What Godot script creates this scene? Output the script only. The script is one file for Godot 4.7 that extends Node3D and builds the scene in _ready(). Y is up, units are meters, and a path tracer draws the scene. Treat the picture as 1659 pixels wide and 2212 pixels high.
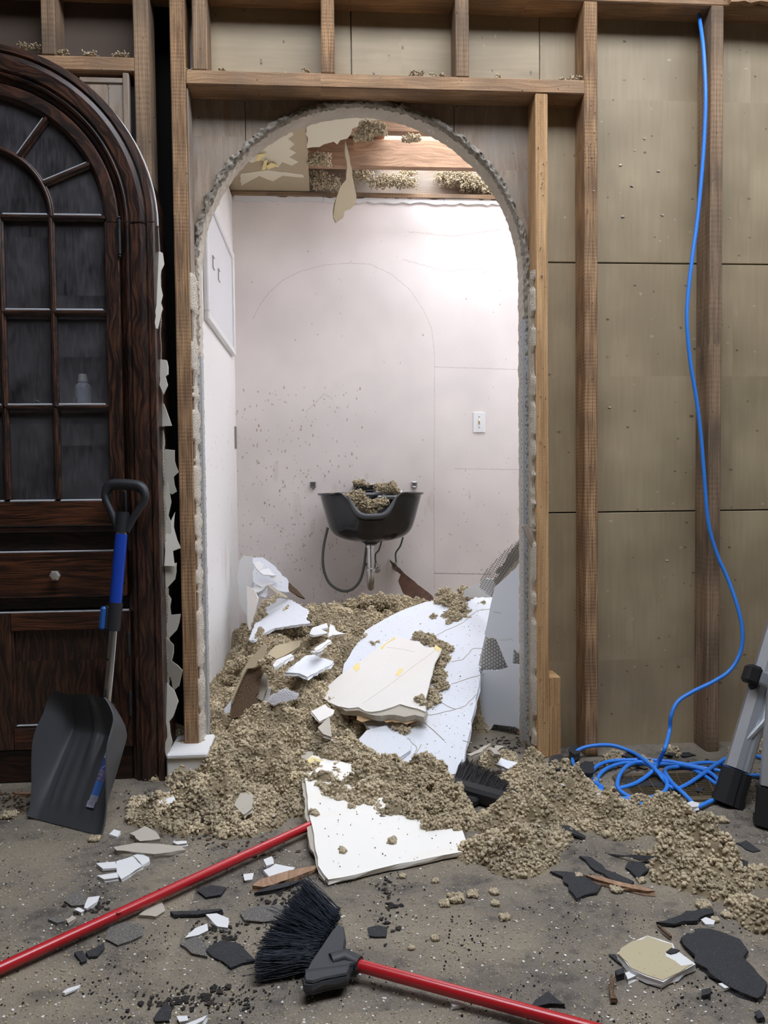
extends Node3D
# A half-demolished salon wall: open studs, an archway into a white alcove full of fallen plaster.

const F := 1725.0
const CX := 829.5
const CY := 1106.0
var EYE := Vector3(0, 0.9, 2.5)
var VIEW: Basis
var rng := RandomNumberGenerator.new()
var M := {}
var T := {}
var used := {}

class MB:
	var v := PackedVector3Array()
	var n := PackedVector3Array()
	var t := PackedVector2Array()
	var c := PackedColorArray()
	func tri(a: Vector3, b: Vector3, d: Vector3, na: Vector3, nb: Vector3, nd: Vector3, ua := Vector2.ZERO, ub := Vector2.ZERO, ud := Vector2.ZERO) -> void:
		if (b - a).cross(d - a).dot(na + nb + nd) > 0.0:
			v.append(a); v.append(d); v.append(b)
			n.append(na); n.append(nd); n.append(nb)
			t.append(ua); t.append(ud); t.append(ub)
		else:
			v.append(a); v.append(b); v.append(d)
			n.append(na); n.append(nb); n.append(nd)
			t.append(ua); t.append(ub); t.append(ud)
	func flat(a: Vector3, b: Vector3, d: Vector3, nn: Vector3, ua := Vector2.ZERO, ub := Vector2.ZERO, ud := Vector2.ZERO) -> void:
		var g := (b - a).cross(d - a).normalized()
		if g.dot(nn) < 0.0: g = -g
		if g == Vector3.ZERO: return
		tri(a, b, d, g, g, g, ua, ub, ud)
	func quad(a: Vector3, b: Vector3, d: Vector3, e: Vector3, nn: Vector3, ua := Vector2.ZERO, ub := Vector2.ZERO, ud := Vector2.ZERO, ue := Vector2.ZERO) -> void:
		flat(a, b, d, nn, ua, ub, ud)
		flat(a, d, e, nn, ua, ud, ue)
	func mesh() -> ArrayMesh:
		var arr := []
		arr.resize(Mesh.ARRAY_MAX)
		arr[Mesh.ARRAY_VERTEX] = v
		arr[Mesh.ARRAY_NORMAL] = n
		arr[Mesh.ARRAY_TEX_UV] = t
		if c.size() == v.size() and c.size() > 0: arr[Mesh.ARRAY_COLOR] = c
		var m := ArrayMesh.new()
		m.add_surface_from_arrays(Mesh.PRIMITIVE_TRIANGLES, arr)
		return m

# ---------- where a ray of the photograph meets the place
func ray(px: float, py: float) -> Vector3:
	return VIEW * Vector3((px - CX) / F, -(py - CY) / F, -1.0)
func atz(px: float, py: float, z: float) -> Vector3:
	var r := ray(px, py)
	return EYE + r * ((z - EYE.z) / r.z)
func atx(px: float, py: float, x: float) -> Vector3:
	var r := ray(px, py)
	return EYE + r * ((x - EYE.x) / r.x)
func fl(px: float, py: float, y := 0.0) -> Vector3:
	var r := ray(px, py)
	return EYE + r * ((y - EYE.y) / r.y)
func onplane(px: float, py: float, xf: Transform3D) -> Vector3:
	var r := ray(px, py)
	var nn := xf.basis.z
	return EYE + r * ((xf.origin - EYE).dot(nn) / r.dot(nn))

# ---------- debris height
var ctl: Array = []
var gx0 := -0.56
var gz0 := -1.93
var gs := 0.005
var gw := 416
var gh := 596
var hf := PackedFloat32Array()
func hraw(x: float, z: float) -> float:
	var s := 0.0
	var w := 0.0
	for p: Vector3 in ctl:
		var d := (p.x - x) * (p.x - x) + (p.z - z) * (p.z - z) + 0.0004
		var k := 1.0 / (d * d)
		s += k * p.y
		w += k
	return s / w
func H(x: float, z: float) -> float:
	var fx := (x - gx0) / gs
	var fz := (z - gz0) / gs
	if fx < 0.0 or fz < 0.0 or fx >= gw - 1 or fz >= gh - 1: return 0.0
	var i := int(fx)
	var j := int(fz)
	var a := fx - i
	var b := fz - j
	var k := j * gw + i
	return maxf(0.0, lerpf(lerpf(hf[k], hf[k + 1], a), lerpf(hf[k + gw], hf[k + gw + 1], a), b))
func hit(px: float, py: float) -> Vector3:
	var r := ray(px, py)
	var t := 0.8
	while t < 6.0:
		var p := EYE + r * t
		if p.z < -1.94: return atz(px, py, -1.94)
		if p.y <= H(p.x, p.z): return p
		t += 0.004
	return fl(px, py)

# ---------- naming and placing
func numbered(called: String) -> String:
	if not used.has(called):
		used[called] = 0
		return called
	used[called] += 1
	return "%s_%03d" % [called, used[called]]
func tag(o: Node, label := "", category := "", group := "", kind := "") -> Node:
	if label: o.set_meta("label", label)
	if category: o.set_meta("category", category)
	if group: o.set_meta("group", group)
	if kind: o.set_meta("kind", kind)
	return o
func thing(called: String, label: String, category: String, at := Vector3.ZERO, group := "", kind := "") -> Node3D:
	var o := Node3D.new()
	o.name = numbered(called)
	o.position = at
	add_child(o, true)
	tag(o, label, category, group, kind)
	return o
func part(mb: MB, called: String, m: Material, parent: Node3D, label := "", kind := "") -> MeshInstance3D:
	var o := MeshInstance3D.new()
	o.name = called
	o.mesh = mb.mesh()
	o.material_override = m
	if parent.get_parent() == self and parent is not MeshInstance3D: o.position = -parent.position
	parent.add_child(o, true)
	tag(o, label, "", "", kind)
	return o
func solo(mb: MB, called: String, m: Material, label: String, category: String, group := "", kind := "") -> MeshInstance3D:
	var o := MeshInstance3D.new()
	o.name = numbered(called)
	o.mesh = mb.mesh()
	o.material_override = m
	add_child(o, true)
	tag(o, label, category, group, kind)
	return o

# ---------- shapes
func rnd(a := 0.0, b := 1.0) -> float:
	return rng.randf_range(a, b)
func box(mb: MB, lo: Vector3, hi: Vector3, bev := 0.002, xf := Transform3D.IDENTITY) -> void:
	var ce := (lo + hi) * 0.5
	var h := (hi - lo).abs() * 0.5
	bev = minf(bev, minf(h.x, minf(h.y, h.z)) * 0.9)
	var off := Vector2(rnd(0, 3), rnd(0, 3))
	var la := 0
	if h.y > h[la]: la = 1
	if h.z > h[la]: la = 2
	var P := func(a: int, sa: float, b: int, sb: float, d: int, sd: float) -> Vector3:
		var p := Vector3.ZERO
		p[a] = sa * h[a]
		p[b] = sb * (h[b] - bev)
		p[d] = sd * (h[d] - bev)
		return xf * (ce + p)
	for a in 3:
		var b := (a + 1) % 3
		var d := (a + 2) % 3
		var uaxis := b
		var vaxis := d
		if b == la:
			uaxis = d
			vaxis = b
		for sa in [-1.0, 1.0]:
			var nn := Vector3.ZERO
			nn[a] = sa
			nn = xf.basis * nn
			var q := []
			var uvs := []
			for s in [[-1, -1], [1, -1], [1, 1], [-1, 1]]:
				q.append(P.call(a, sa, b, s[0], d, s[1]))
				var lp := Vector3.ZERO
				lp[b] = s[0] * h[b]
				lp[d] = s[1] * h[d]
				uvs.append(Vector2(lp[uaxis] + off.x + a * 0.37, lp[vaxis] + off.y))
			mb.quad(q[0], q[1], q[2], q[3], nn, uvs[0], uvs[1], uvs[2], uvs[3])
			for sb in [-1.0, 1.0]:
				var en := Vector3.ZERO
				en[a] = sa
				en[b] = sb
				en = xf.basis * en
				var w1 := Vector2(off.x + sb * h[b], off.y - h[d])
				var w2 := Vector2(off.x + sb * h[b], off.y + h[d])
				mb.quad(P.call(a, sa, b, sb, d, -1.0), P.call(a, sa, b, sb, d, 1.0), P.call(b, sb, a, sa, d, 1.0), P.call(b, sb, a, sa, d, -1.0), en, w1, w2, w2, w1)
	for sx in [-1.0, 1.0]:
		for sy in [-1.0, 1.0]:
			for sz in [-1.0, 1.0]:
				mb.flat(P.call(0, sx, 1, sy, 2, sz), P.call(1, sy, 0, sx, 2, sz), P.call(2, sz, 0, sx, 1, sy), xf.basis * Vector3(sx, sy, sz), off, off, off)
func plane_of(p: Vector3, q: Vector3, r: Vector3, towards := Vector3(0, 0.9, 2.5)) -> Transform3D:
	var nn := (q - p).cross(r - p).normalized()
	if nn.dot(towards - p) < 0.0: nn = -nn
	var x := (q - p).normalized()
	return Transform3D(Basis(x, nn.cross(x), nn), p)
func local(xf: Transform3D, pts: Array) -> PackedVector2Array:
	var out := PackedVector2Array()
	var inv := xf.affine_inverse()
	for p: Vector3 in pts:
		var l := inv * p
		out.append(Vector2(l.x, l.y))
	return out
func pxpoly(xf: Transform3D, pts: Array) -> PackedVector2Array:
	var w := []
	for p in pts: w.append(onplane(p[0], p[1], xf))
	return local(xf, w)
func jag(poly: PackedVector2Array, amp: float, step: float) -> PackedVector2Array:
	if amp <= 0.0: return poly
	var out := PackedVector2Array()
	for i in poly.size():
		var a := poly[i]
		var b := poly[(i + 1) % poly.size()]
		var k := maxi(1, int(a.distance_to(b) / step))
		for j in k:
			var p := a.lerp(b, float(j) / k)
			out.append(p + Vector2(rnd(-amp, amp), rnd(-amp, amp)) * (1.0 if j > 0 else 0.4))
	if Geometry2D.triangulate_polygon(out).is_empty(): return poly
	return out
# a plate lying in xf's x-y plane, its face at z = 0, with rough edges
func plate(mb: MB, poly: PackedVector2Array, th: float, xf: Transform3D, rough := 0.0, inset := 0.0) -> void:
	var tri := Geometry2D.triangulate_polygon(poly)
	var cw := Geometry2D.is_polygon_clockwise(poly)
	var off := Vector2(rnd(0, 2), rnd(0, 2))
	var top := []
	var bot := []
	for p in poly:
		top.append(xf * Vector3(p.x, p.y, 0))
		bot.append(xf * Vector3(p.x + rnd(-rough, rough), p.y + rnd(-rough, rough), -th))
	for i in range(0, tri.size(), 3):
		var a := tri[i]
		var b := tri[i + 1]
		var d := tri[i + 2]
		mb.flat(top[a], top[b], top[d], xf.basis.z, poly[a] + off, poly[b] + off, poly[d] + off)
		mb.flat(bot[a], bot[b], bot[d], -xf.basis.z, poly[a] + off, poly[b] + off, poly[d] + off)
	var mid := []
	for i in poly.size():
		var e := poly[(i + 1) % poly.size()] - poly[i - 1]
		var o := Vector2(e.y, -e.x).normalized() * (-1.0 if cw else 1.0)
		o *= rnd(-rough, rough * 0.5) - inset
		mid.append(xf * Vector3(poly[i].x + o.x, poly[i].y + o.y, -th * rnd(0.35, 0.65)))
	for i in poly.size():
		var j := (i + 1) % poly.size()
		var e := poly[j] - poly[i]
		var o := Vector2(e.y, -e.x) * (-1.0 if cw else 1.0)
		var nn := xf.basis * Vector3(o.x, o.y, 0)
		var l := e.length()
		mb.quad(top[i], top[j], mid[j], mid[i], nn, off, off + Vector2(l, 0), off + Vector2(l, th * 0.5), off + Vector2(0, th * 0.5))
		mb.quad(mid[i], mid[j], bot[j], bot[i], nn, off + Vector2(0, th * 0.5), off + Vector2(l, th * 0.5), off + Vector2(l, th), off + Vector2(0, th))
func smooth_path(pts: Array, per := 8) -> PackedVector3Array:
	var out := PackedVector3Array()
	for i in pts.size() - 1:
		var a: Vector3 = pts[maxi(i - 1, 0)]
		var b: Vector3 = pts[i]
		var d: Vector3 = pts[i + 1]
		var e: Vector3 = pts[mini(i + 2, pts.size() - 1)]
		for k in per: out.append(b.cubic_interpolate(d, a, e, float(k) / per))
	out.append(pts[-1])
	return out
# a round bar along points, radius r (a number or an array)
func tube(mb: MB, pts: PackedVector3Array, r, sides := 10, squash := Vector2.ONE, up := Vector3.UP, cap := true) -> void:
	var k := pts.size()
	var rings := []
	var norms := []
	var ref := up
	var along := 0.0
	var lens := []
	for i in k:
		var d := (pts[mini(i + 1, k - 1)] - pts[maxi(i - 1, 0)]).normalized()
		if absf(d.dot(ref)) > 0.95: ref = Vector3.RIGHT if absf(d.x) < 0.8 else Vector3.FORWARD
		var s := d.cross(ref).normalized()
		var u := s.cross(d).normalized()
		ref = u
		var rr: float = r if r is float else r[i]
		var ring := []
		var nr := []
		for j in sides:
			var a := TAU * j / sides
			var o := s * cos(a) * squash.x + u * sin(a) * squash.y
			ring.append(pts[i] + o * rr)
			nr.append((s * cos(a) / squash.x + u * sin(a) / squash.y).normalized())
		rings.append(ring)
		norms.append(nr)
		if i > 0: along += pts[i].distance_to(pts[i - 1])
		lens.append(along)
	for i in k - 1:
		for j in sides:
			var q := (j + 1) % sides
			var u0 := float(j) / sides * 0.1
			var u1 := float(j + 1) / sides * 0.1
			mb.tri(rings[i][j], rings[i][q], rings[i + 1][q], norms[i][j], norms[i][q], norms[i + 1][q], Vector2(u0, lens[i]), Vector2(u1, lens[i]), Vector2(u1, lens[i + 1]))
			mb.tri(rings[i][j], rings[i + 1][q], rings[i + 1][j], norms[i][j], norms[i + 1][q], norms[i + 1][j], Vector2(u0, lens[i]), Vector2(u1, lens[i + 1]), Vector2(u0, lens[i + 1]))
	if cap:
		for e in [0, k - 1]:
			var d := (pts[0] - pts[1]).normalized() if e == 0 else (pts[k - 1] - pts[k - 2]).normalized()
			for j in range(1, sides - 1): mb.flat(rings[e][0], rings[e][j], rings[e][j + 1], d)
func bar(mb: MB, a: Vector3, b: Vector3, r, sides := 10) -> void:
	tube(mb, PackedVector3Array([a, b]), r, sides)
# profile: pairs (radius, height) turned about xf's y axis
func lathe(mb: MB, prof: Array, xf: Transform3D, seg := 24, facet := false) -> void:
	for i in prof.size() - 1:
		var a: Vector2 = prof[i]
		var b: Vector2 = prof[i + 1]
		var d := b - a
		var pn := Vector2(d.y, -d.x).normalized()
		for j in seg:
			var t0 := TAU * j / seg
			var t1 := TAU * (j + 1) / seg
			var P := func(p: Vector2, t: float) -> Vector3: return xf * Vector3(cos(t) * p.x, p.y, sin(t) * p.x)
			var N := func(t: float) -> Vector3: return xf.basis * Vector3(cos(t) * pn.x, pn.y, sin(t) * pn.x)
			var n0: Vector3 = N.call((t0 + t1) * 0.5) if facet else N.call(t0)
			var n1: Vector3 = N.call((t0 + t1) * 0.5) if facet else N.call(t1)
			var p0: Vector3 = P.call(a, t0)
			var p1: Vector3 = P.call(a, t1)
			var p2: Vector3 = P.call(b, t1)
			var p3: Vector3 = P.call(b, t0)
			if a.x > 1e-6: mb.tri(p0, p1, p2, n0, n1, n1, Vector2(t0, a.y), Vector2(t1, a.y), Vector2(t1, b.y))
			if b.x > 1e-6: mb.tri(p0, p2, p3, n0, n1, n0, Vector2(t0, a.y), Vector2(t1, b.y), Vector2(t0, b.y))
# a grid of points (rows of equal length) as a smooth skin; towards: a point on its outer side
func skin(mb: MB, rows: Array, flip := false, closed := false) -> void:
	var R := rows.size()
	var C: int = rows[0].size()
	var nm := []
	for i in R:
		var nr := []
		for j in C:
			var ja := (j + 1) % C if closed else mini(j + 1, C - 1)
			var jb := (j + C - 1) % C if closed else maxi(j - 1, 0)
			var du: Vector3 = rows[i][ja] - rows[i][jb]
			var dv: Vector3 = rows[mini(i + 1, R - 1)][j] - rows[maxi(i - 1, 0)][j]
			var g := du.cross(dv).normalized()
			nr.append(-g if flip else g)
		nm.append(nr)
	for i in R - 1:
		for j in (C if closed else C - 1):
			var q := (j + 1) % C
			var u0 := Vector2(float(j) / C, float(i) / R)
			var u1 := Vector2(float(j + 1) / C, float(i) / R)
			var u2 := Vector2(float(j + 1) / C, float(i + 1) / R)
			var u3 := Vector2(float(j) / C, float(i + 1) / R)
			mb.tri(rows[i][j], rows[i][q], rows[i + 1][q], nm[i][j], nm[i][q], nm[i + 1][q], u0, u1, u2)
			mb.tri(rows[i][j], rows[i + 1][q], rows[i + 1][j], nm[i][j], nm[i + 1][q], nm[i + 1][j], u0, u2, u3)
func nodule(sd: int, lumps := 0.45, sub := 2) -> ArrayMesh:
	var nz := FastNoiseLite.new()
	nz.seed = sd
	nz.frequency = 1.1
	nz.fractal_octaves = 3
	var sp := SphereMesh.new()
	sp.radius = 1.0
	sp.height = 2.0
	sp.radial_segments = 6 * sub
	sp.rings = 3 * sub
	var a := sp.get_mesh_arrays()
	var vs: PackedVector3Array = a[Mesh.ARRAY_VERTEX]
	for i in vs.size():
		var p := vs[i]
		vs[i] = p * (1.0 + lumps * 1.6 * nz.get_noise_3d(p.x * 1.4, p.y * 1.4, p.z * 1.4)) * Vector3(1, 0.85, 1)
	a[Mesh.ARRAY_VERTEX] = vs
	var am := ArrayMesh.new()
	am.add_surface_from_arrays(Mesh.PRIMITIVE_TRIANGLES, a)
	var st := SurfaceTool.new()
	st.create_from(am, 0)
	st.generate_normals()
	return st.commit()
func chip_mesh(sd: int, th: float) -> ArrayMesh:
	var r := RandomNumberGenerator.new()
	r.seed = sd
	var mb := MB.new()
	var poly := PackedVector2Array()
	for i in 6: poly.append(Vector2.from_angle(TAU * i / 6.0 + r.randf_range(-0.4, 0.4)) * r.randf_range(0.55, 1.1))
	plate(mb, poly, th, Transform3D(Basis(Vector3.RIGHT, -PI / 2), Vector3(0, th, 0)), 0.12)
	return mb.mesh()
func scatter(called: String, mesh: Mesh, xfs: Array, cols: Array, m: Material, parent: Node3D, label := "", category := "") -> MultiMeshInstance3D:
	var mm := MultiMesh.new()
	mm.transform_format = MultiMesh.TRANSFORM_3D
	mm.use_colors = true
	mm.mesh = mesh
	mm.instance_count = xfs.size()
	for i in xfs.size():
		mm.set_instance_transform(i, xfs[i])
		mm.set_instance_color(i, cols[i])
	var o := MultiMeshInstance3D.new()
	o.name = numbered(called) if parent == self else called
	o.multimesh = mm
	o.material_override = m
	if parent != self: o.position = -parent.position
	parent.add_child(o, true)
	tag(o, label, category, "", "stuff")
	return o
func any_basis(s: float) -> Basis:
	return Basis(Vector3(rnd(-1, 1), rnd(-1, 1), rnd(-1, 1)).normalized(), rnd(0, TAU)).scaled(Vector3.ONE * s)

# ---------- colours and textures
func lin(r: float, g: float, b: float) -> Color:
	return Color(r / 255.0, g / 255.0, b / 255.0)
func noise(sd: int, f: float, oct := 3) -> FastNoiseLite:
	var z := FastNoiseLite.new()
	z.seed = sd
	z.frequency = f
	z.fractal_octaves = oct
	return z
func spots(im: Image, k: int, r0: float, r1: float, col: Color, where := Rect2(0, 0, 1, 1), stretch := Vector2.ONE, a := 1.0) -> void:
	var w := im.get_width()
	var h := im.get_height()
	for i in k:
		var c := Vector2(rnd(where.position.x, where.end.x) * w, rnd(where.position.y, where.end.y) * h)
		var r := rnd(r0, r1)
		var ex := Vector2(r * stretch.x * rnd(0.6, 1.3), r * stretch.y * rnd(0.6, 1.3))
		var aa := a * rnd(0.5, 1.0)
		for y in range(int(c.y - ex.y), int(c.y + ex.y) + 1):
			for x in range(int(c.x - ex.x), int(c.x + ex.x) + 1):
				var d := Vector2((x - c.x) / maxf(ex.x, 0.5), (y - c.y) / maxf(ex.y, 0.5)).length_squared()
				if d <= 1.0:
					var xx := posmod(x, w)
					var yy := posmod(y, h)
					im.set_pixel(xx, yy, im.get_pixel(xx, yy).lerp(col, aa * (1.0 - d * 0.5)))
func stroke(im: Image, pts: Array, wid: float, col: Color, a := 1.0, wob := 1.5) -> void:
	for i in pts.size() - 1:
		var p: Vector2 = pts[i]
		var q: Vector2 = pts[i + 1]
		var k := int(p.distance_to(q)) + 1
		for j in k:
			var o := p.lerp(q, float(j) / k) + Vector2(rnd(-wob, wob), rnd(-wob, wob)) * 0.5
			for y in range(int(o.y - wid), int(o.y + wid) + 1):
				for x in range(int(o.x - wid), int(o.x + wid) + 1):
					if x >= 0 and y >= 0 and x < im.get_width() and y < im.get_height() and Vector2(x, y).distance_to(o) <= wid:
						im.set_pixel(x, y, im.get_pixel(x, y).lerp(col, a))
func tex(im: Image) -> ImageTexture:
	return ImageTexture.create_from_image(im)
func bumps(im: Image, k := 3.0) -> ImageTexture:
	var g: Image = im.duplicate()
	g.convert(Image.FORMAT_RGB8)
	g.bump_map_to_normal_map(k)
	return tex(g)
# v runs along the grain
func wood_image(w: int, h: int, sd: int, ca: Color, cb: Color, ribs: float, period: float, dirt: float, dirtc: Color, holes: int, streak := 1.0, contrast := 1.0, wave := 0.0) -> Image:
	var im := Image.create(w, h, false, Image.FORMAT_RGB8)
	var g := noise(sd, 0.02, 3)
	var lo := noise(sd + 5, 0.006, 3)
	var fi := noise(sd + 9, 0.35, 1)
	for y in h:
		var rib := sin(TAU * y / period + 2.0 * lo.get_noise_2d(y, 900)) * ribs * clampf(0.55 + 2.0 * lo.get_noise_2d(y * 1.7, 50), 0.0, 1.0)
		for x in w:
			var xs := float(x) + wave * lo.get_noise_2d(x * 1.5, y * 0.8)
			var q := g.get_noise_2d(xs * 9.0 * streak, y * 0.28) * contrast
			var t := clampf(0.5 + q * 0.9 + 0.5 * lo.get_noise_2d(x * 3.0, y) + rib + 0.16 * fi.get_noise_2d(x, y * 0.3), 0.0, 1.0)
			var c := ca.lerp(cb, t)
			if dirt > 0.0: c = c.lerp(dirtc, clampf(dirt * (0.35 + 1.8 * lo.get_noise_2d(x * 0.8 + 700, y * 1.1)), 0.0, 1.0))
			im.set_pixel(x, y, c)
	for i in holes:
		spots(im, 1, 0.8, 1.6, Color(0.05, 0.035, 0.03), Rect2(0, 0, 1, 1))
	return im
func mat(col: Color, rough := 0.8, t: Texture2D = null, sc := Vector3.ONE, metal := 0.0, spec := 0.5) -> StandardMaterial3D:
	var m := StandardMaterial3D.new()
	m.albedo_color = col
	m.roughness = rough
	m.metallic = metal
	m.metallic_specular = spec
	if t: m.albedo_texture = t
	m.uv1_scale = sc
	return m
func bumpy(m: StandardMaterial3D, t: Texture2D, k := 1.0) -> StandardMaterial3D:
	m.normal_enabled = true
	m.normal_texture = t
	m.normal_scale = k
	return m

func _ready() -> void:
	rng.seed = 7
	# camera
	VIEW = Basis(Vector3.UP, -deg_to_rad(4.2)) * Basis(Vector3.RIGHT, -deg_to_rad(2.26)) * Basis(Vector3.BACK, -0.0105)
	var cam := Camera3D.new()
	cam.name = "camera"
	cam.fov = rad_to_deg(2.0 * atan(1106.0 / F))
	cam.near = 0.05
	cam.far = 60.0
	cam.transform = Transform3D(VIEW, EYE)
	add_child(cam)
	cam.current = true
	# overcast sky, which comes in through the open roofs
	var sm := ProceduralSkyMaterial.new()
	sm.sky_top_color = Color(0.93, 0.955, 1.0)
	sm.sky_horizon_color = Color(0.96, 0.975, 1.0)
	sm.ground_bottom_color = Color(0.3, 0.29, 0.28)
	sm.ground_horizon_color = Color(0.5, 0.5, 0.5)
	var sky := Sky.new()
	sky.sky_material = sm
	var env := Environment.new()
	env.background_mode = Environment.BG_SKY
	env.sky = sky
	env.background_energy_multiplier = 11.0
	env.tonemap_mode = Environment.TONE_MAPPER_LINEAR
	env.tonemap_exposure = 1.0
	env.sdfgi_enabled = true
	env.ssao_enabled = true
	env.ssil_enabled = true
	var we := WorldEnvironment.new()
	we.name = "sky_environment"
	we.environment = env
	add_child(we)
	materials()
	terrain()
	shell()
	framing()
	alcove()
	jambs()
	cabinet()
	ladder()
	cable()
	floor_grate()
	shampoo_bowl()
	alcove_fittings()
	debris_slabs()
	insulation()
	shovel()
	brooms()
	floor_scraps()
	torn_paper()
	crumbs()

func materials() -> void:
	var dirtc := Color(0.30, 0.26, 0.22)
	var im: Image
	# framing timber
	im = wood_image(96, 2048, 3, lin(120, 90, 64), lin(186, 148, 108), 0.2, 9.4, 0.16, dirtc, 60)
	M.stud = mat(Color.WHITE, 0.85, tex(im), Vector3(10, 1 / 2.4, 1))
	im = wood_image(96, 1024, 13, lin(116, 94, 74), lin(170, 140, 110), 0.14, 7.0, 0.4, lin(80, 70, 60), 26)
	M.stud_grey = mat(Color.WHITE, 0.9, tex(im), Vector3(10, 1 / 2.4, 1))
	im = wood_image(96, 1024, 23, lin(160, 122, 82), lin(214, 174, 126), 0.05, 4.0, 0.0, dirtc, 55, 1.6)
	M.stud_clean = mat(Color.WHITE, 0.8, tex(im), Vector3(10, 1 / 2.4, 1))
	im = wood_image(96, 1024, 29, lin(140, 108, 80), lin(192, 154, 116), 0.03, 6.0, 0.3, lin(120, 104, 90), 30, 0.8, 0.8, 14.0)
	M.beam = mat(Color.WHITE, 0.85, tex(im), Vector3(8, 1 / 1.6, 1))
	im = wood_image(128, 1024, 33, lin(140, 108, 84), lin(186, 150, 120), 0.0, 6.0, 0.15, lin(120, 98, 80), 4, 0.5, 0.8, 22.0)
	M.joist = mat(Color.WHITE, 0.8, tex(im), Vector3(6, 1 / 1.5, 1))
	im = wood_image(256, 512, 37, lin(138, 120, 104), lin(168, 150, 132), 0.0, 6.0, 0.55, lin(150, 140, 130), 20, 0.4, 0.7, 20.0)
	M.arch_board = mat(Color.WHITE, 0.85, tex(im), Vector3(3, 1 / 0.8, 1))
	# dark varnished cabinet timber
	im = wood_image(160, 1024, 43, lin(24, 15, 12), lin(84, 52, 36), 0.0, 6.0, 0.0, dirtc, 0, 0.9, 1.3, 16.0)
	M.dark = mat(Color.WHITE, 0.38, tex(im), Vector3(5, 1 / 1.0, 1), 0.0, 0.5)
	M.dark.clearcoat_enabled = true
	M.dark.clearcoat = 0.25
	M.dark.clearcoat_roughness = 0.35
	M.dark_plain = mat(lin(38, 24, 19), 0.42, tex(im), Vector3(5, 1, 1))
	M.dark_plain.albedo_color = Color(0.72, 0.66, 0.66)
	M.dark_stripe = mat(Color(1.2, 1.15, 1.08), 0.36, tex(im), Vector3(9, 1 / 1.4, 1))
	M.dark_inside = mat(lin(30, 23, 22), 0.8)
	M.bay_brown = mat(lin(92, 78, 68), 0.85)
	# sheathing board
	im = Image.create(512, 512, false, Image.FORMAT_RGB8)
	var a := noise(51, 0.006)
	var b := noise(52, 0.08, 2)
	for y in 512:
		for x in 512:
			var t := 0.5 + 0.7 * a.get_noise_2d(x, y) + 0.18 * b.get_noise_2d(x * 0.12, y * 1.6) + 0.1 * b.get_noise_2d(x * 7.0, y * 7.0)
			im.set_pixel(x, y, lin(150, 133, 106).lerp(lin(176, 158, 128), clampf(t, 0, 1)))
	spots(im, 90, 0.6, 1.8, lin(60, 52, 40), Rect2(0, 0, 1, 1), Vector2(1, 1.6), 0.8)
	spots(im, 60, 0.5, 1.4, lin(214, 206, 190), Rect2(0, 0, 1, 1), Vector2(1, 1.8), 0.7)
	spots(im, 26, 4, 16, lin(196, 182, 152), Rect2(0, 0, 1, 1), Vector2(1.6, 0.5), 0.2)
	spots(im, 14, 10, 34, lin(132, 118, 96), Rect2(0, 0, 1, 1), Vector2(1.8, 0.5), 0.18)
	M.sheath = mat(Color.WHITE, 0.5, tex(im), Vector3(0.85, 0.85, 1), 0.0, 0.45)
	M.sheath_dim = mat(Color(0.8, 0.8, 0.8), 0.6, tex(im), Vector3(0.85, 0.85, 1))
	# alcove paint
	im = Image.create(1024, 1024, false, Image.FORMAT_RGB8)
	im.fill(lin(236, 226, 224))
	for y in 1024:
		for x in 1024:
			var t := a.get_noise_2d(x * 0.7, y * 0.7)
			im.set_pixel(x, y, lin(242, 233, 229).darkened(clampf(0.02 - 0.05 * t, 0, 0.08)))
	var spk := lin(146, 120, 88)
	spots(im, 330, 0.7, 2.2, spk, Rect2(0.0, 0.42, 0.34, 0.5), Vector2(0.9, 1.6), 0.75)
	spots(im, 220, 0.7, 1.8, spk, Rect2(0.0, 0.6, 0.75, 0.4), Vector2(0.9, 1.6), 0.6)
	spots(im, 130, 0.7, 1.7, spk, Rect2(0.0, 0.0, 1, 1), Vector2(1, 1.4), 0.6)
	spots(im, 16, 5, 20, lin(196, 182, 166), Rect2(0.0, 0.6, 0.7, 0.4), Vector2(0.7, 1.6), 0.22)
	M.alcove_image = im
	im = Image.create(512, 512, false, Image.FORMAT_RGB8)
	im.fill(lin(240, 236, 233))
	spots(im, 260, 0.5, 1.5, spk, Rect2(0, 0.3, 1, 0.7), Vector2(0.8, 1.6), 0.6)
	spots(im, 12, 6, 20, lin(205, 192, 176), Rect2(0, 0.5, 1, 0.5), Vector2(0.7, 1.6), 0.25)
	M.alcove = mat(Color.WHITE, 0.55, tex(im), Vector3(0.5, 0.5, 1))
	M.white_paint = mat(lin(232, 230, 228), 0.45)
	# broken plaster
	im = Image.create(512, 512, false, Image.FORMAT_RGB8)
	im.fill(lin(222, 224, 230))
	spots(im, 900, 0.4, 1.0, lin(120, 112, 104), Rect2(0, 0, 1, 1), Vector2(0.8, 1.5), 0.75)
	spots(im, 160, 0.8, 2.2, lin(140, 124, 104), Rect2(0, 0, 1, 1), Vector2(0.8, 1.4), 0.7)
	spots(im, 8, 16, 40, lin(222, 220, 220), Rect2(0, 0, 1, 1), Vector2.ONE, 0.4)
	M.plaster_speck = mat(Color.WHITE, 0.75, tex(im), Vector3(1.7, 1.7, 1))
	im = Image.create(512, 512, false, Image.FORMAT_RGB8)
	im.fill(lin(230, 224, 217))
	spots(im, 160, 0.5, 1.2, lin(150, 138, 124), Rect2(0, 0, 1, 1), Vector2.ONE, 0.6)
	spots(im, 10, 14, 44, lin(232, 222, 206), Rect2(0, 0, 1, 1), Vector2(2, 0.6), 0.35)
	M.plaster_cream = mat(Color.WHITE, 0.7, tex(im), Vector3(1.4, 1.4, 1))
	im = Image.create(256, 256, false, Image.FORMAT_RGB8)
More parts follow.
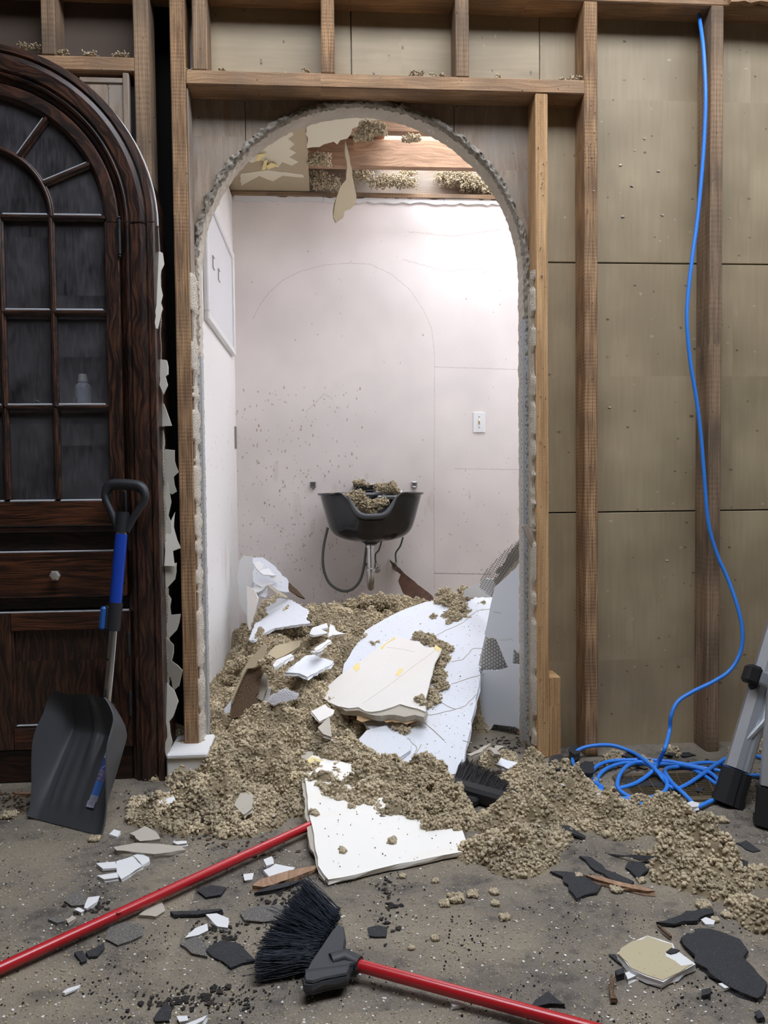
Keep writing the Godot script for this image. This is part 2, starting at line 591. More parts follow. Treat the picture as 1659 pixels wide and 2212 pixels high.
	for y in 256:
		for x in 256:
			im.set_pixel(x, y, lin(118, 108, 94).lerp(lin(206, 198, 186), clampf(0.42 + 1.1 * b.get_noise_2d(x * 1.2, y * 1.2), 0, 1)))
	M.plaster_edge = bumpy(mat(Color.WHITE, 0.95, tex(im), Vector3(7, 7, 1)), bumps(im, 6.0), 1.0)
	M.plaster_white = mat(lin(226, 225, 224), 0.8)
	M.pale_board = mat(lin(186, 176, 158), 0.9)
	M.plaster_blue = mat(lin(230, 233, 240), 0.6)
	M.plaster_grey = mat(lin(184, 176, 162), 0.95)
	M.tan_paper = mat(lin(196, 164, 122), 0.85)
	M.gyp_paper = mat(lin(178, 162, 134), 0.9)
	M.cream_paper = mat(lin(222, 212, 188), 0.85)
	M.brown_board = mat(lin(158, 134, 112), 0.9, M.plaster_edge.albedo_texture, Vector3(9, 9, 1))
	M.yellow_paint = mat(lin(236, 216, 150), 0.7)
	# old wool insulation
	M.wool = mat(lin(188, 173, 146), 1.0)
	M.wool.vertex_color_use_as_albedo = true
	M.wool.metallic_specular = 0.1
	M.wool_plain = mat(lin(150, 135, 110), 1.0)
	M.wool_plain.metallic_specular = 0.1
	M.tuft = nodule(5, 0.6, 1)
	M.tuft2 = nodule(6, 0.8, 1)
	M.tuft3 = nodule(7, 0.7, 1)
	M.plaster_rough = bumpy(mat(lin(222, 218, 212), 0.95, M.plaster_edge.albedo_texture, Vector3(1, 5, 1)), M.plaster_edge.normal_texture, 1.0)
	M.plaster_rough.uv1_scale = Vector3(1, 14, 1)
	M.plaster_rough.albedo_color = Color(1.25, 1.25, 1.25)
	M.plaster_cream2 = mat(Color(1.07, 1.08, 1.08), 0.75, M.plaster_cream.albedo_texture, Vector3(1.8, 1.8, 1))
	M.crumb = mat(Color.WHITE, 0.95)
	M.crumb.vertex_color_use_as_albedo = true
	M.crumb.metallic_specular = 0.2
	# asphalt scraps
	im = Image.create(256, 256, false, Image.FORMAT_RGB8)
	for y in 256:
		for x in 256:
			var q := rnd()
			im.set_pixel(x, y, lin(60, 60, 63).lerp(lin(120, 120, 122) if q > 0.85 else lin(34, 34, 36), rnd(0.0, 0.9)))
	spots(im, 60, 0.4, 1.0, lin(170, 166, 156), Rect2(0, 0, 1, 1), Vector2.ONE, 0.8)
	M.asphalt = bumpy(mat(Color.WHITE, 0.85, tex(im), Vector3(5, 5, 1)), bumps(im, 10.0), 1.0)
	M.asphalt_dusty = bumpy(mat(Color(1.9, 1.85, 1.7), 0.9, tex(im), Vector3(5, 5, 1)), bumps(im, 10.0), 1.0)
	# floor
	im = Image.create(1024, 1024, false, Image.FORMAT_RGB8)
	var f1 := noise(61, 0.0045, 4)
	var f2 := noise(62, 0.03, 3)
	for y in 1024:
		for x in 1024:
			var p := f1.get_noise_2d(x, y)
			var q := f2.get_noise_2d(x, y)
			var c := lin(116, 107, 96).lerp(lin(146, 134, 115), clampf(0.5 + 1.2 * p, 0, 1))
			c = c.lerp(lin(66, 62, 58), clampf(-0.25 + 1.0 * q - 0.8 * p, 0, 0.7))
			im.set_pixel(x, y, c.lightened(rnd(-0.0, 0.12)).darkened(rnd(0, 0.16)))
	spots(im, 9000, 0.4, 1.1, lin(34, 32, 32), Rect2(0, 0, 1, 1), Vector2.ONE, 0.85)
	spots(im, 5000, 0.4, 0.9, lin(206, 196, 168), Rect2(0, 0, 1, 1), Vector2.ONE, 0.7)
	spots(im, 900, 0.5, 1.2, lin(232, 230, 226), Rect2(0, 0, 1, 1), Vector2.ONE, 0.9)
	spots(im, 120, 6, 22, lin(58, 54, 52), Rect2(0, 0, 1, 1), Vector2(1.6, 0.8), 0.25)
	spots(im, 30, 8, 30, lin(164, 150, 128), Rect2(0, 0, 1, 1), Vector2(1.4, 0.9), 0.22)
	M.floor = mat(Color.WHITE, 0.8, tex(im), Vector3(0.62, 0.62, 1), 0.0, 0.35)
	# fittings
	M.black_gloss = mat(lin(30, 30, 33), 0.16)
	M.black_plastic = mat(lin(38, 38, 42), 0.5)
	M.black_rubber = mat(lin(24, 24, 26), 0.65)
	M.chrome = mat(lin(200, 200, 200), 0.16, null, Vector3.ONE, 1.0)
	M.steel = mat(lin(178, 178, 180), 0.3, null, Vector3.ONE, 1.0)
	M.dull_metal = mat(lin(150, 146, 138), 0.45, null, Vector3.ONE, 0.8)
	M.alu = mat(lin(206, 210, 216), 0.42, null, Vector3.ONE, 0.75)
	M.red = mat(lin(190, 32, 40), 0.3)
	M.red.clearcoat_enabled = true
	M.red.clearcoat = 0.5
	M.red.clearcoat_roughness = 0.2
	M.blue_hose = mat(lin(58, 138, 238), 0.42)
	M.blue_tube = mat(lin(28, 66, 168), 0.3)
	M.blue_lever = mat(lin(38, 92, 168), 0.45)
	M.shovel = mat(lin(70, 71, 74), 0.45)
	M.grey_hose = mat(lin(104, 106, 102), 0.45)
	M.bristle = mat(lin(44, 52, 66), 0.5)
	M.bristle_black = mat(lin(36, 36, 39), 0.5)
	M.lath_wire = mat(lin(92, 92, 94), 0.5, null, Vector3.ONE, 0.5)
	M.grate = mat(lin(112, 98, 76), 0.6, null, Vector3.ONE, 0.4)
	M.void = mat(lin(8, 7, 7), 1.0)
	M.room = mat(lin(104, 98, 90), 0.9)
	M.dust = mat(lin(176, 178, 182), 0.95)
	M.seam = mat(lin(26, 22, 18), 1.0)
	M.glass = mat(Color(0.08, 0.08, 0.09, 0.06), 0.08)
	M.glass.transparency = BaseMaterial3D.TRANSPARENCY_ALPHA
	im = Image.create(256, 256, false, Image.FORMAT_RGBA8)
	for y in 256:
		for x in 256:
			var q := 0.11 + 0.08 * a.get_noise_2d(x * 1.4, y * 1.4) + 0.05 * b.get_noise_2d(x * 2.0, y * 0.3)
			im.set_pixel(x, y, Color(0.55, 0.54, 0.56, clampf(q, 0.01, 0.25)))
	M.glass_dust = mat(Color.WHITE, 0.9, tex(im), Vector3(2.4, 2.4, 1))
	M.glass_dust.transparency = BaseMaterial3D.TRANSPARENCY_ALPHA
	im = Image.create(64, 256, false, Image.FORMAT_RGB8)
	im.fill(lin(184, 184, 184))
	for k in 14: spots(im, 1, 5, 6, lin(60, 58, 56), Rect2(0.5 + (0.12 if k % 2 else -0.12), (k + 0.5) / 14.0, 0.001, 0.001))
	spots(im, 30, 1, 4, lin(150, 140, 126))
	M.bead = mat(Color.WHITE, 0.6, tex(im), Vector3(1, 1, 1), 0.2)
	M.switch_white = mat(lin(240, 240, 240), 0.3)
	M.ivory = mat(lin(222, 206, 170), 0.4)
	M.bottle = mat(lin(176, 184, 200), 0.35)
	M.bottle_label = mat(lin(70, 72, 80), 0.6)
	M.orange = mat(lin(226, 66, 44), 0.5)
	M.paper_white = mat(lin(240, 240, 244), 0.8)
	M.paper_dust = mat(lin(196, 190, 178), 0.95, null, Vector3(9, 9, 1))

func terrain() -> void:
	# what the debris pile is known to pass through: pixel and distance from the wall
	for q in [
		[470, 1600, -0.15], [560, 1600, -0.1], [640, 1610, -0.05], [455, 1560, -0.3], [540, 1545, -0.25], [620, 1500, -0.42], [680, 1480, -0.45], [480, 1500, -0.5],
		[505, 1450, -0.7], [560, 1450, -0.65], [620, 1390, -0.85], [700, 1330, -1.08], [760, 1330, -1.15], [850, 1308, -1.3], [900, 1338, -1.2], [560, 1320, -1.3], [570, 1380, -0.95],
		[700, 1400, -0.8], [760, 1400, -0.85], [640, 1330, -1.25], [720, 1325, -1.3], [930, 1330, -1.1],
		[640, 1660, 0.14], [560, 1660, 0.1], [480, 1650, 0.1], [420, 1690, 0.19], [470, 1720, 0.25], [400, 1720, 0.24], [560, 1720, 0.28], [700, 1590, -0.1], [735, 1612, -0.03], [765, 1636, 0.05], [830, 1655, 0.1],
		[905, 1668, 0.24], [860, 1672, 0.2], [780, 1668, 0.17], [720, 1650, 0.14], [950, 1710, 0.32], [880, 1720, 0.36], [1000, 1760, 0.44], [820, 1680, 0.28],
		[1180, 1720, 0.25], [1060, 1775, 0.45], [1100, 1780, 0.42],
	]: ctl.append(atz(q[0], q[1], q[2]))
	for q in [[330, 1780], [420, 1810], [500, 1810], [580, 1825], [660, 1830], [760, 1880], [900, 1870], [1020, 1850], [1120, 1830], [1200, 1800], [1280, 1760], [1300, 1720], [1240, 1690], [1180, 1660], [1120, 1640], [1060, 1640], [1050, 1690], [1100, 1705], [1020, 1670], [1080, 1720], [1140, 1690], [350, 1730],
		[1400, 1700], [1500, 1700], [1400, 1800], [1300, 1850], [1600, 1800], [1100, 1900], [900, 1950], [600, 1900], [300, 1850]]: ctl.append(fl(q[0], q[1], -0.012))
	for q in [[-0.2, -1.9, 0.15], [0.2, -1.9, 0.12], [0.6, -1.9, 0.15], [1.0, -1.5, 0.25], [1.0, -1.0, 0.12], [0.9, -0.5, 0.0], [0.6, -0.3, 0.0], [1.3, -0.2, -0.02]]: ctl.append(Vector3(q[0], q[2], q[1]))
	# low drifts further out on the floor: pixel, radius, height
	var drift := []
	for q in [[1110, 1782, 0.09, 0.045], [1170, 1755, 0.09, 0.05], [1330, 1645, 0.05, 0.02], [1390, 1652, 0.05, 0.018], [1450, 1630, 0.04, 0.02], [1600, 1632, 0.05, 0.022], [1640, 1622, 0.05, 0.02], [1100, 1640, 0.05, 0.02], [1060, 1650, 0.05, 0.02], [1150, 1645, 0.04, 0.03], [1180, 1700, 0.12, 0.05], [1230, 1735, 0.1, 0.05], [1290, 1760, 0.1, 0.045], [1330, 1790, 0.06, 0.04], [1150, 1790, 0.1, 0.04], [1110, 1850, 0.09, 0.045], [1190, 1830, 0.05, 0.02],
		[1460, 1790, 0.07, 0.055], [1440, 1765, 0.06, 0.045], [1500, 1830, 0.075, 0.05], [1440, 1850, 0.05, 0.03], [1540, 1890, 0.075, 0.06], [1505, 1900, 0.06, 0.045], [1440, 1890, 0.045, 0.035], [1550, 1930, 0.04, 0.02],
		[1380, 1745, 0.05, 0.025], [1390, 1850, 0.04, 0.02], [1545, 1770, 0.03, 0.015], [1610, 1965, 0.04, 0.02], [1650, 1990, 0.05, 0.03], [1650, 1900, 0.05, 0.025], [1030, 1850, 0.05, 0.03], [1250, 1690, 0.06, 0.03],
		[440, 1750, 0.13, 0.05], [350, 1760, 0.09, 0.03], [520, 1770, 0.11, 0.035], [300, 1740, 0.05, 0.02], [30, 1770, 0.03, 0.02]]:
		var p := fl(q[0], q[1])
		drift.append([p.x, p.z, q[2], q[3]])
	slab_a = plane_of(atz(998, 1669, 0.125), atz(1067, 1289, -0.82), atz(789, 1362, -0.86))
	for q in [[1040, 1300], [960, 1310], [880, 1330], [810, 1370], [760, 1440], [750, 1510], [790, 1590], [850, 1630], [960, 1650], [900, 1560], [840, 1480], [900, 1420], [980, 1400], [960, 1500], [1020, 1450]]: ctl.append(onplane(q[0], q[1], slab_a) - Vector3(0, 0.055, 0))
	for q in [[518, 1380], [497, 1410], [482, 1440], [476, 1470], [470, 1500], [458, 1560]]: ctl.append(atx(q[0], q[1], -0.484) - Vector3(0, 0.06, 0))
	for q in [[-0.41, -0.92, 0.0], [-0.42, -1.1, 0.0], [-0.38, -1.3, 0.02], [-0.32, -1.12, 0.05], [-0.34, -1.25, 0.04], [-0.38, -1.0, 0.02], [-0.3, -1.4, 0.1], [-0.47, -0.5, 0.02], [-0.47, -0.75, 0.03], [-0.46, -1.0, 0.04], [-0.45, -1.3, 0.08], [-0.4, -1.1, 0.14], [-0.47, -1.6, 0.12], [0.55, -0.1, -0.02], [0.62, -0.25, -0.02], [0.6, 0.02, -0.01], [0.5, -0.25, -0.01], [0.55, -0.45, 0.03]]: ctl.append(Vector3(q[0], q[2], q[1]))
	hf.resize(gw * gh)
	var n1 := noise(71, 9.0, 3)
	var n2 := noise(72, 60.0, 2)
	var cl := FastNoiseLite.new()
	cl.seed = 73
	cl.noise_type = FastNoiseLite.TYPE_CELLULAR
	cl.cellular_return_type = FastNoiseLite.RETURN_DISTANCE
	cl.frequency = 19.0
	cl.fractal_type = FastNoiseLite.FRACTAL_NONE
	# a coarse grid first
	var step := 4
	var cw := gw / step + 2
	var ch := gh / step + 2
	var coarse := PackedFloat32Array()
	for j in ch:
		for i in cw: coarse.append(hraw(gx0 + i * step * gs, gz0 + j * step * gs))
	for j in gh:
		for i in gw:
			var x := gx0 + i * gs
			var z := gz0 + j * gs
			var ci := i / step
			var cj := j / step
			var fa := float(i % step) / step
			var fb := float(j % step) / step
			var k0 := cj * cw + ci
			var h := maxf(-0.02, lerpf(lerpf(coarse[k0], coarse[k0 + 1], fa), lerpf(coarse[k0 + cw], coarse[k0 + cw + 1], fa), fb)) * (1.0 - smoothstep(0.45, 0.8, z))
			for d in drift:
				var k: float = ((x - d[0]) * (x - d[0]) + (z - d[1]) * (z - d[1])) / (d[2] * d[2])
				if k < 4.0: h = maxf(h, d[3] * exp(-k * 1.4) * 1.15 - 0.004)
			if h > 0.0:
				var w := n1.get_noise_2d(x * 3.0, z * 3.0) * 0.02
				h += (n1.get_noise_2d(x, z) * 0.06 + sqrt(maxf(0.0, 1.0 - pow(cl.get_noise_2d(x + w, z + w) + 1.0, 2.0) * 1.15)) * 0.046 - 0.038 + sqrt(maxf(0.0, 1.0 - pow(cl.get_noise_2d(x * 2.4 + w, z * 2.4) + 1.0, 2.0) * 1.15)) * 0.012) * minf(1.0, h / 0.035)
			if h < 0.007: h = 0.0
			hf[j * gw + i] = h

func shell() -> void:
	var mb := MB.new()
	box(mb, Vector3(-2.7, -0.1, -2.2), Vector3(3.4, 0.0, 4.7), 0.0)
	solo(mb, "floor", M.floor, "grey-brown gritty floor strewn with rubble", "floor", "", "structure")
	mb = MB.new()
	box(mb, Vector3(-2.8, 0, 4.6), Vector3(3.4, 3.6, 4.75), 0.0)
	solo(mb, "wall_front", M.room, "plain wall of the room behind the viewer", "wall", "", "structure")
	mb = MB.new()
	box(mb, Vector3(-2.8, 0, -0.2), Vector3(-2.65, 3.6, 4.6), 0.0)
	solo(mb, "wall_left", M.room, "plain side wall on the cabinet side of the room", "wall", "", "structure")
	mb = MB.new()
	box(mb, Vector3(3.3, 0, -0.2), Vector3(3.45, 3.6, 4.6), 0.0)
	solo(mb, "wall_right", M.room, "plain side wall on the ladder side of the room", "wall", "", "structure")
	mb = MB.new()
	# ceiling with the stretch that has been torn open
	var x0 := -0.7
	var x1 := 2.4
	var z0 := 0.7
	var z1 := 1.85
	box(mb, Vector3(-2.8, 3.2, -0.2), Vector3(3.45, 3.3, z0), 0.0)
	box(mb, Vector3(-2.8, 3.2, z1), Vector3(3.45, 3.3, 4.75), 0.0)
	box(mb, Vector3(-2.8, 3.2, z0), Vector3(x0, 3.3, z1), 0.0)
	box(mb, Vector3(x1, 3.2, z0), Vector3(3.45, 3.3, z1), 0.0)
	solo(mb, "ceiling", M.room, "room ceiling with a large stretch torn open to the sky", "ceiling", "", "structure")

const AX := 0.132
const AY := 1.567
const AR := 0.526
func arch_y(x: float, r := AR) -> float:
	var d := absf(x - AX)
	return -1.0 if d >= r else AY + sqrt(r * r - d * d)

func framing() -> void:
	var w := thing("wall_back", "stripped partition wall of bare timber studs and grey-tan sheathing round an archway", "wall", Vector3.ZERO, "", "structure")
	var mb: MB
	# sheathing behind the studs on the right: rows of board with open joints
	var rows := [[-0.03, 0.785], [0.789, 1.605], [1.609, 2.42], [2.424, 3.6]]
	for r in rows:
		for c in [[0.712, 1.995], [2.0, 3.35]]:
			mb = MB.new()
			box(mb, Vector3(c[0], r[0], -0.107), Vector3(c[1], r[1], -0.095 + rnd(-0.001, 0.001)), 0.0015)
			part(mb, "sheathing_panel", M.sheath, w)
	mb = MB.new()
	box(mb, Vector3(0.7, -0.03, -0.125), Vector3(3.35, 3.6, -0.1075), 0.0)
	part(mb, "backing_felt", M.seam, w)
	# boards behind the header bays
	for c in [[-0.40, 0.1], [0.103, 0.44], [0.443, 0.71]]:
		mb = MB.new()
		box(mb, Vector3(c[0], 2.1, -0.108), Vector3(c[1], 3.6, -0.0955), 0.001)
		part(mb, "sheathing_panel", M.sheath, w)
	# old boards with the arch cut through them
	var bx := [-0.452, -0.236, 0.124, 0.43, 0.712]
	for i in 4:
		var poly := PackedVector2Array()
		var a: float = bx[i] + 0.0012
		var b: float = bx[i + 1] - 0.0012
		poly.append(Vector2(a, 2.14))
		poly.append(Vector2(b, 2.14))
		var xs := []
		for k in 41: xs.append(lerpf(b, a, k / 40.0))
		var r := AR + 0.012
		if i == 0: poly.append(Vector2(b, arch_y(b, r)))
		for x in xs:
			var y := arch_y(x, r)
			if y > 0.0: poly.append(Vector2(x, y + rnd(-0.003, 0.003)))
			elif i == 0:
				poly.append(Vector2(AX - r, AY))
				poly.append(Vector2(AX - r, 0.0))
				poly.append(Vector2(a, 0.0))
				break
			elif i == 3 and x == xs[0]:
				poly.append(Vector2(b, 0.0))
				poly.append(Vector2(AX + r, 0.0))
				poly.append(Vector2(AX + r, AY))
		mb = MB.new()
		plate(mb, poly, 0.014, Transform3D(Basis.IDENTITY, Vector3(0, 0, -0.095 + rnd(-0.0015, 0.0015))))
		part(mb, "arch_board", M.arch_board, w)
	# timber
	var stud := func(x0: float, x1: float, y0: float, y1: float, m: Material, lean := 0.0, z1 := 0.0) -> void:
		var s := MB.new()
		var xf := Transform3D(Basis(Vector3.BACK, lean), Vector3((x0 + x1) * 0.5, 0, 0))
		box(s, Vector3(-(x1 - x0) * 0.5, y0, -0.095), Vector3((x1 - x0) * 0.5, y1, z1), 0.003, xf)
		part(s, "stud", m, w)
	stud.call(0.671, 0.711, 0.0, 2.103, M.stud_clean)
	stud.call(0.7115, 0.75, 0.0, 0.262, M.stud_clean, 0.0, -0.002)
	stud.call(0.829, 0.872, 0.0, 2.39, M.stud, 0.001)
	stud.call(1.236, 1.277, 0.0, 2.39, M.stud_grey, -0.001)
	stud.call(1.645, 1.69, 0.0, 2.39, M.stud)
	stud.call(2.05, 2.095, 0.0, 2.39, M.stud)
	stud.call(-0.449, -0.404, 0.0, 2.39, M.stud, 0.0)
	stud.call(-0.55, -0.505, 0.0, 2.39, M.stud_grey, 0.003)
	stud.call(-0.826, -0.785, 2.18, 2.39, M.stud_grey)
	stud.call(-1.235, -1.19, 2.18, 2.39, M.stud_grey)
	stud.call(-0.382, -0.338, 2.147, 2.39, M.stud_grey)
	stud.call(0.006, 0.047, 2.147, 2.39, M.stud)
	stud.call(0.421, 0.463, 2.147, 2.39, M.stud_grey)
	mb = MB.new()
	box(mb, Vector3(-0.403, 2.104, -0.095), Vector3(0.829, 2.147, 0.001), 0.003)
	part(mb, "header_beam", M.beam, w, "brown header beam above the archway")
	mb = MB.new()
	box(mb, Vector3(-1.6, 2.138, -0.095), Vector3(-0.551, 2.18, -0.002), 0.003)
	part(mb, "header_beam", M.beam, w)
	mb = MB.new()
	box(mb, Vector3(-2.65, 2.39, -0.11), Vector3(3.35, 2.44, 0.0), 0.003)
	part(mb, "top_plate", M.beam, w)
	# splintered board end hanging under the plate
	mb = MB.new()
	plate(mb, jag(PackedVector2Array([Vector2(1.29, 2.392), Vector2(1.6, 2.392), Vector2(1.6, 2.42), Vector2(1.29, 2.42)]), 0.006, 0.02), 0.02, Transform3D(Basis.IDENTITY, Vector3(0, 0, 0.02)), 0.003)
	part(mb, "broken_board", M.beam, w)
	# left of the arch: dark bays and the back of the cabinet recess
	mb = MB.new()
	box(mb, Vector3(-2.65, 2.1, -0.108), Vector3(-0.552, 3.6, -0.0955), 0.001)
	part(mb, "bay_panel", M.bay_brown, w)
	mb = MB.new()
	box(mb, Vector3(-2.65, 0.0, -0.108), Vector3(-1.6, 2.1, -0.0955), 0.001)
	part(mb, "bay_panel", M.bay_brown, w)
	mb = MB.new()
	box(mb, Vector3(-0.56, 2.4, -0.115), Vector3(-0.40, 3.6, -0.1), 0.0)
	part(mb, "bay_panel", M.bay_brown, w)
	mb = MB.new()
	box(mb, Vector3(-0.637, 1.55, -0.03), Vector3(-0.592, 2.118, -0.012), 0.002)
	box(mb, Vector3(-0.74, 1.95, -0.03), Vector3(-0.6375, 2.118, -0.012), 0.002)
	part(mb, "framed_panel", M.arch_board, w)
	mb = MB.new()
	box(mb, Vector3(-0.592, 1.55, -0.03), Vector3(-0.574, 2.135, -0.004), 0.002)
	box(mb, Vector3(-0.72, 2.105, -0.029), Vector3(-0.592, 2.121, -0.007), 0.002)
	part(mb, "panel_frame", M.arch_board, w)
	# the black gap between the two studs
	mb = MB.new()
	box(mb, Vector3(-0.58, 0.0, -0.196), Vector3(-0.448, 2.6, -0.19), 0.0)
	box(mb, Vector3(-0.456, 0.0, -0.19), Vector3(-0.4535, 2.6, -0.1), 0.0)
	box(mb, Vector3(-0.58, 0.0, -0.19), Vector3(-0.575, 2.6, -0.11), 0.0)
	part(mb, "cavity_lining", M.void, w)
	# nails along the right post, some bent
	mb = MB.new()
	for k in 34:
		var s := 0 if k < 18 else 1
		var p := Vector3([0.671, 0.712][0] + rnd(0.006, 0.03) if s == 0 else rnd(0.833, 0.868), rnd(0.25, 2.05), 0.001)
		bar(mb, p + Vector3(0, 0, -0.004), p + Vector3(rnd(-0.004, 0.004), rnd(-0.004, 0.004), rnd(0.002, 0.012)), 0.0013, 5)
	part(mb, "nail_row", M.dull_metal, w, "", "stuff")
	mb = MB.new()
	for q in [[1128, 470, 0.0], [300, 352, -0.01], [316, 260, 0.0]]:
		var p := atz(q[0], q[1], -0.06)
		bar(mb, p, p + Vector3(0.032, 0.002, 0.02), 0.0013, 5)
	part(mb, "bent_nail", M.dull_metal, w)
	# knots of wool and grit left on the ledges
	var xs := []
	var cs := []
	for q in [[410, 153, 0.02], [660, 150, 0.012], [900, 158, 0.022], [945, 163, 0.024], [1240, 170, 0.028], [1215, 172, 0.014], [480, 150, 0.01], [60, 100, 0.03], [85, 104, 0.02], [195, 115, 0.022], [260, 118, 0.026], [132, 112, 0.02], [1075, 164, 0.008]]:
		var p := atz(q[0], q[1], -0.02)
		for k in int(q[2] * 2200):
			xs.append(Transform3D(any_basis(rnd(0.0015, 0.0038)), p + Vector3(rnd(-1, 1) * q[2], absf(rnd(-0.5, 0.5)) * q[2] * 0.6 - 0.002, rnd(-0.02, 0.01))))
			cs.append(Color.WHITE * rnd(0.7, 1.2))
	scatter("ledge_fluff", M.tuft2, xs, cs, M.wool, w)
	# flakes still stuck to the sheathing
	xs = []
	cs = []
	for q in [[1370, 325], [1430, 465], [1365, 402], [1345, 468], [1340, 357], [1422, 370], [1575, 472], [1392, 300], [1316, 880], [1440, 1210]]:
		xs.append(Transform3D(Basis(Vector3.RIGHT, PI / 2) * Basis(Vector3.UP, rnd(0, 6)).scaled(Vector3(0.005, 0.003, 0.0025) * rnd(0.8, 1.6)), atz(q[0], q[1], -0.0955)))
		cs.append(Color(0.6, 0.56, 0.48) * rnd(0.6, 1.2))
	scatter("paint_flake", chip_mesh(3, 1.0), xs, cs, M.crumb, w)
	# end of the old skirting left of the arch
	var b := thing("baseboard_left", "short white painted baseboard end standing beside the dark cabinet foot", "baseboard", Vector3(-0.43, 0, 0.05), "", "structure")
	mb = MB.new()
	box(mb, Vector3(-0.487, 0, -0.09), Vector3(-0.372, 0.068, 0.085), 0.004)
	part(mb, "board", M.white_paint, b)
	mb = MB.new()
	box(mb, Vector3(-0.487, 0.069, -0.09), Vector3(-0.365, 0.086, 0.093), 0.005)
	part(mb, "moulded_cap", M.white_paint, b)

func alcove() -> void:
	var mb := MB.new()
	var im: Image = M.alcove_image
	# back wall: paint, cracks of an older arch, board joints
	var px := func(x: int, y: int) -> Vector2:
		var p := atz(x, y, -1.95)
		return Vector2((p.x + 0.49) / 2.1 * 1024.0, (2.45 - p.y) / 2.45 * 1024.0)
	var crack := lin(140, 126, 116)
	var arc := []
	for q in [[545, 690], [560, 660], [580, 632], [610, 605], [650, 585], [700, 572], [750, 568], [800, 570], [845, 592], [885, 625], [915, 670], [932, 710], [938, 760], [938, 900], [937, 1050], [938, 1290]]: arc.append(px.call(q[0], q[1]))
	stroke(im, arc, 0.7, crack, 0.26)
	stroke(im, [px.call(938, 792), px.call(1125, 798)], 0.7, crack, 0.3)
	stroke(im, [px.call(938, 1238), px.call(1060, 1240)], 1.0, crack, 0.5)
	stroke(im, [px.call(980, 1012), px.call(1120, 1014)], 0.8, lin(190, 180, 172), 0.6)
	for q in [[[760, 1290], [775, 1275], [790, 1268], [770, 1262]], [[690, 1215], [700, 1235], [690, 1262]], [[660, 890], [700, 850], [718, 862]], [[870, 560], [960, 585], [1060, 580]], [[880, 500], [980, 510], [1080, 495]]]:
		var l := []
		for p in q: l.append(px.call(p[0], p[1]))
		stroke(im, l, 0.8, crack, 0.22, 3.0)
	var t := MB.new()
	var q := [Vector3(-0.49, 2.45, -1.95), Vector3(1.61, 2.45, -1.95), Vector3(1.61, 0, -1.95), Vector3(-0.49, 0, -1.95)]
	t.quad(q[0], q[1], q[2], q[3], Vector3.BACK, Vector2(0, 0), Vector2(1, 0), Vector2(1, 1), Vector2(0, 1))
	box(t, Vector3(-0.6, -0.05, -2.05), Vector3(1.7, 2.449, -1.9505), 0.0)
	solo(t, "wall_alcove_back", mat(Color.WHITE, 0.55, tex(im)), "pinkish white alcove wall behind the black bowl, cracked along an old arch", "wall", "", "structure")
	M.erase("alcove_image")
	mb = MB.new()
	box(mb, Vector3(-0.6, -0.05, -1.95), Vector3(-0.484, 2.45, -0.2), 0.0)
	box(mb, Vector3(-0.484, -0.05, -0.215), Vector3(-0.452, 2.45, -0.198), 0.0)
	solo(mb, "wall_alcove_left", M.alcove, "white alcove side wall carrying the framed panel", "wall", "", "structure")
	mb = MB.new()
	box(mb, Vector3(1.6, -0.05, -1.95), Vector3(1.7, 2.45, -0.2), 0.0)
	solo(mb, "wall_alcove_right", M.alcove, "white alcove side wall out of sight round the archway", "wall", "", "structure")
	# alcove side of the arch wall
	var poly := PackedVector2Array([Vector2(-0.452, -0.02), Vector2(-0.452, 2.75), Vector2(1.7, 2.75), Vector2(1.7, -0.02), Vector2(AX + AR, -0.02)])
	for k in 49:
		var a := PI * k / 48.0
		poly.append(Vector2(AX + cos(a) * AR, AY + sin(a) * AR))
	poly.append(Vector2(AX - AR, -0.02))
	mb = MB.new()
	plate(mb, poly, 0.045, Transform3D(Basis.IDENTITY, Vector3(0, 0, -0.125)))
	solo(mb, "wall_alcove_front", M.white_paint, "white plastered inner face of the archway wall", "wall", "", "structure")
	# torn ceiling: laths, joists and boards over an open roof
	var c := thing("ceiling_alcove", "torn open alcove ceiling of plasterboard remains under bare joists", "ceiling", Vector3(0.2, 2.45, -1.0), "", "structure")
	for z in [-0.82, -1.22, -1.63]:
		mb = MB.new()
		box(mb, Vector3(-0.6, 2.5, z - 0.045), Vector3(1.7, 2.64, z), 0.003)
		part(mb, "joist", M.joist, c)
	mb = MB.new()
	box(mb, Vector3(-0.6, 2.452, -2.05), Vector3(1.7, 2.475, -1.93), 0.002)
	part(mb, "nailing_strip", M.stud_grey, c)
	mb = MB.new()
	box(mb, Vector3(-0.6, 2.475, -2.06), Vector3(1.7, 3.0, -2.0), 0.002)
	part(mb, "rim_board", M.arch_board, c)
	mb = MB.new()
	box(mb, Vector3(-0.6, 2.45, -2.05), Vector3(-0.5, 2.75, -0.2), 0.002)
	box(mb, Vector3(1.6, 2.45, -2.05), Vector3(1.7, 2.75, -0.1), 0.002)
	part(mb, "rim_board", M.arch_board, c)
	for k in 6:
		mb = MB.new()
		box(mb, Vector3(-0.6 + k * 0.155, 2.652, -2.05), Vector3(-0.448 + k * 0.155, 2.672, -0.1), 0.002)
		part(mb, "roof_board", M.joist, c)
	mb = MB.new()
	box(mb, Vector3(0.33, 2.652, -0.6), Vector3(1.7, 2.672, -0.1), 0.002)
	part(mb, "roof_sheet", M.joist, c)
	var up := Transform3D(Basis(Vector3.RIGHT, Vector3.BACK, Vector3.DOWN), Vector3(0, 2.478, 0))
	# tan board on the left with its cream paper torn off in tongues
	mb = MB.new()
	plate(mb, PackedVector2Array([Vector2(-0.52, -1.94), Vector2(-0.062, -1.94), Vector2(-0.062, -0.2), Vector2(-0.52, -0.2)]), 0.012, up)
	part(mb, "ceiling_board", M.gyp_paper, c)
	var up2 := up
	up2.origin.y = 2.4755
	mb = MB.new()
	var sh := []
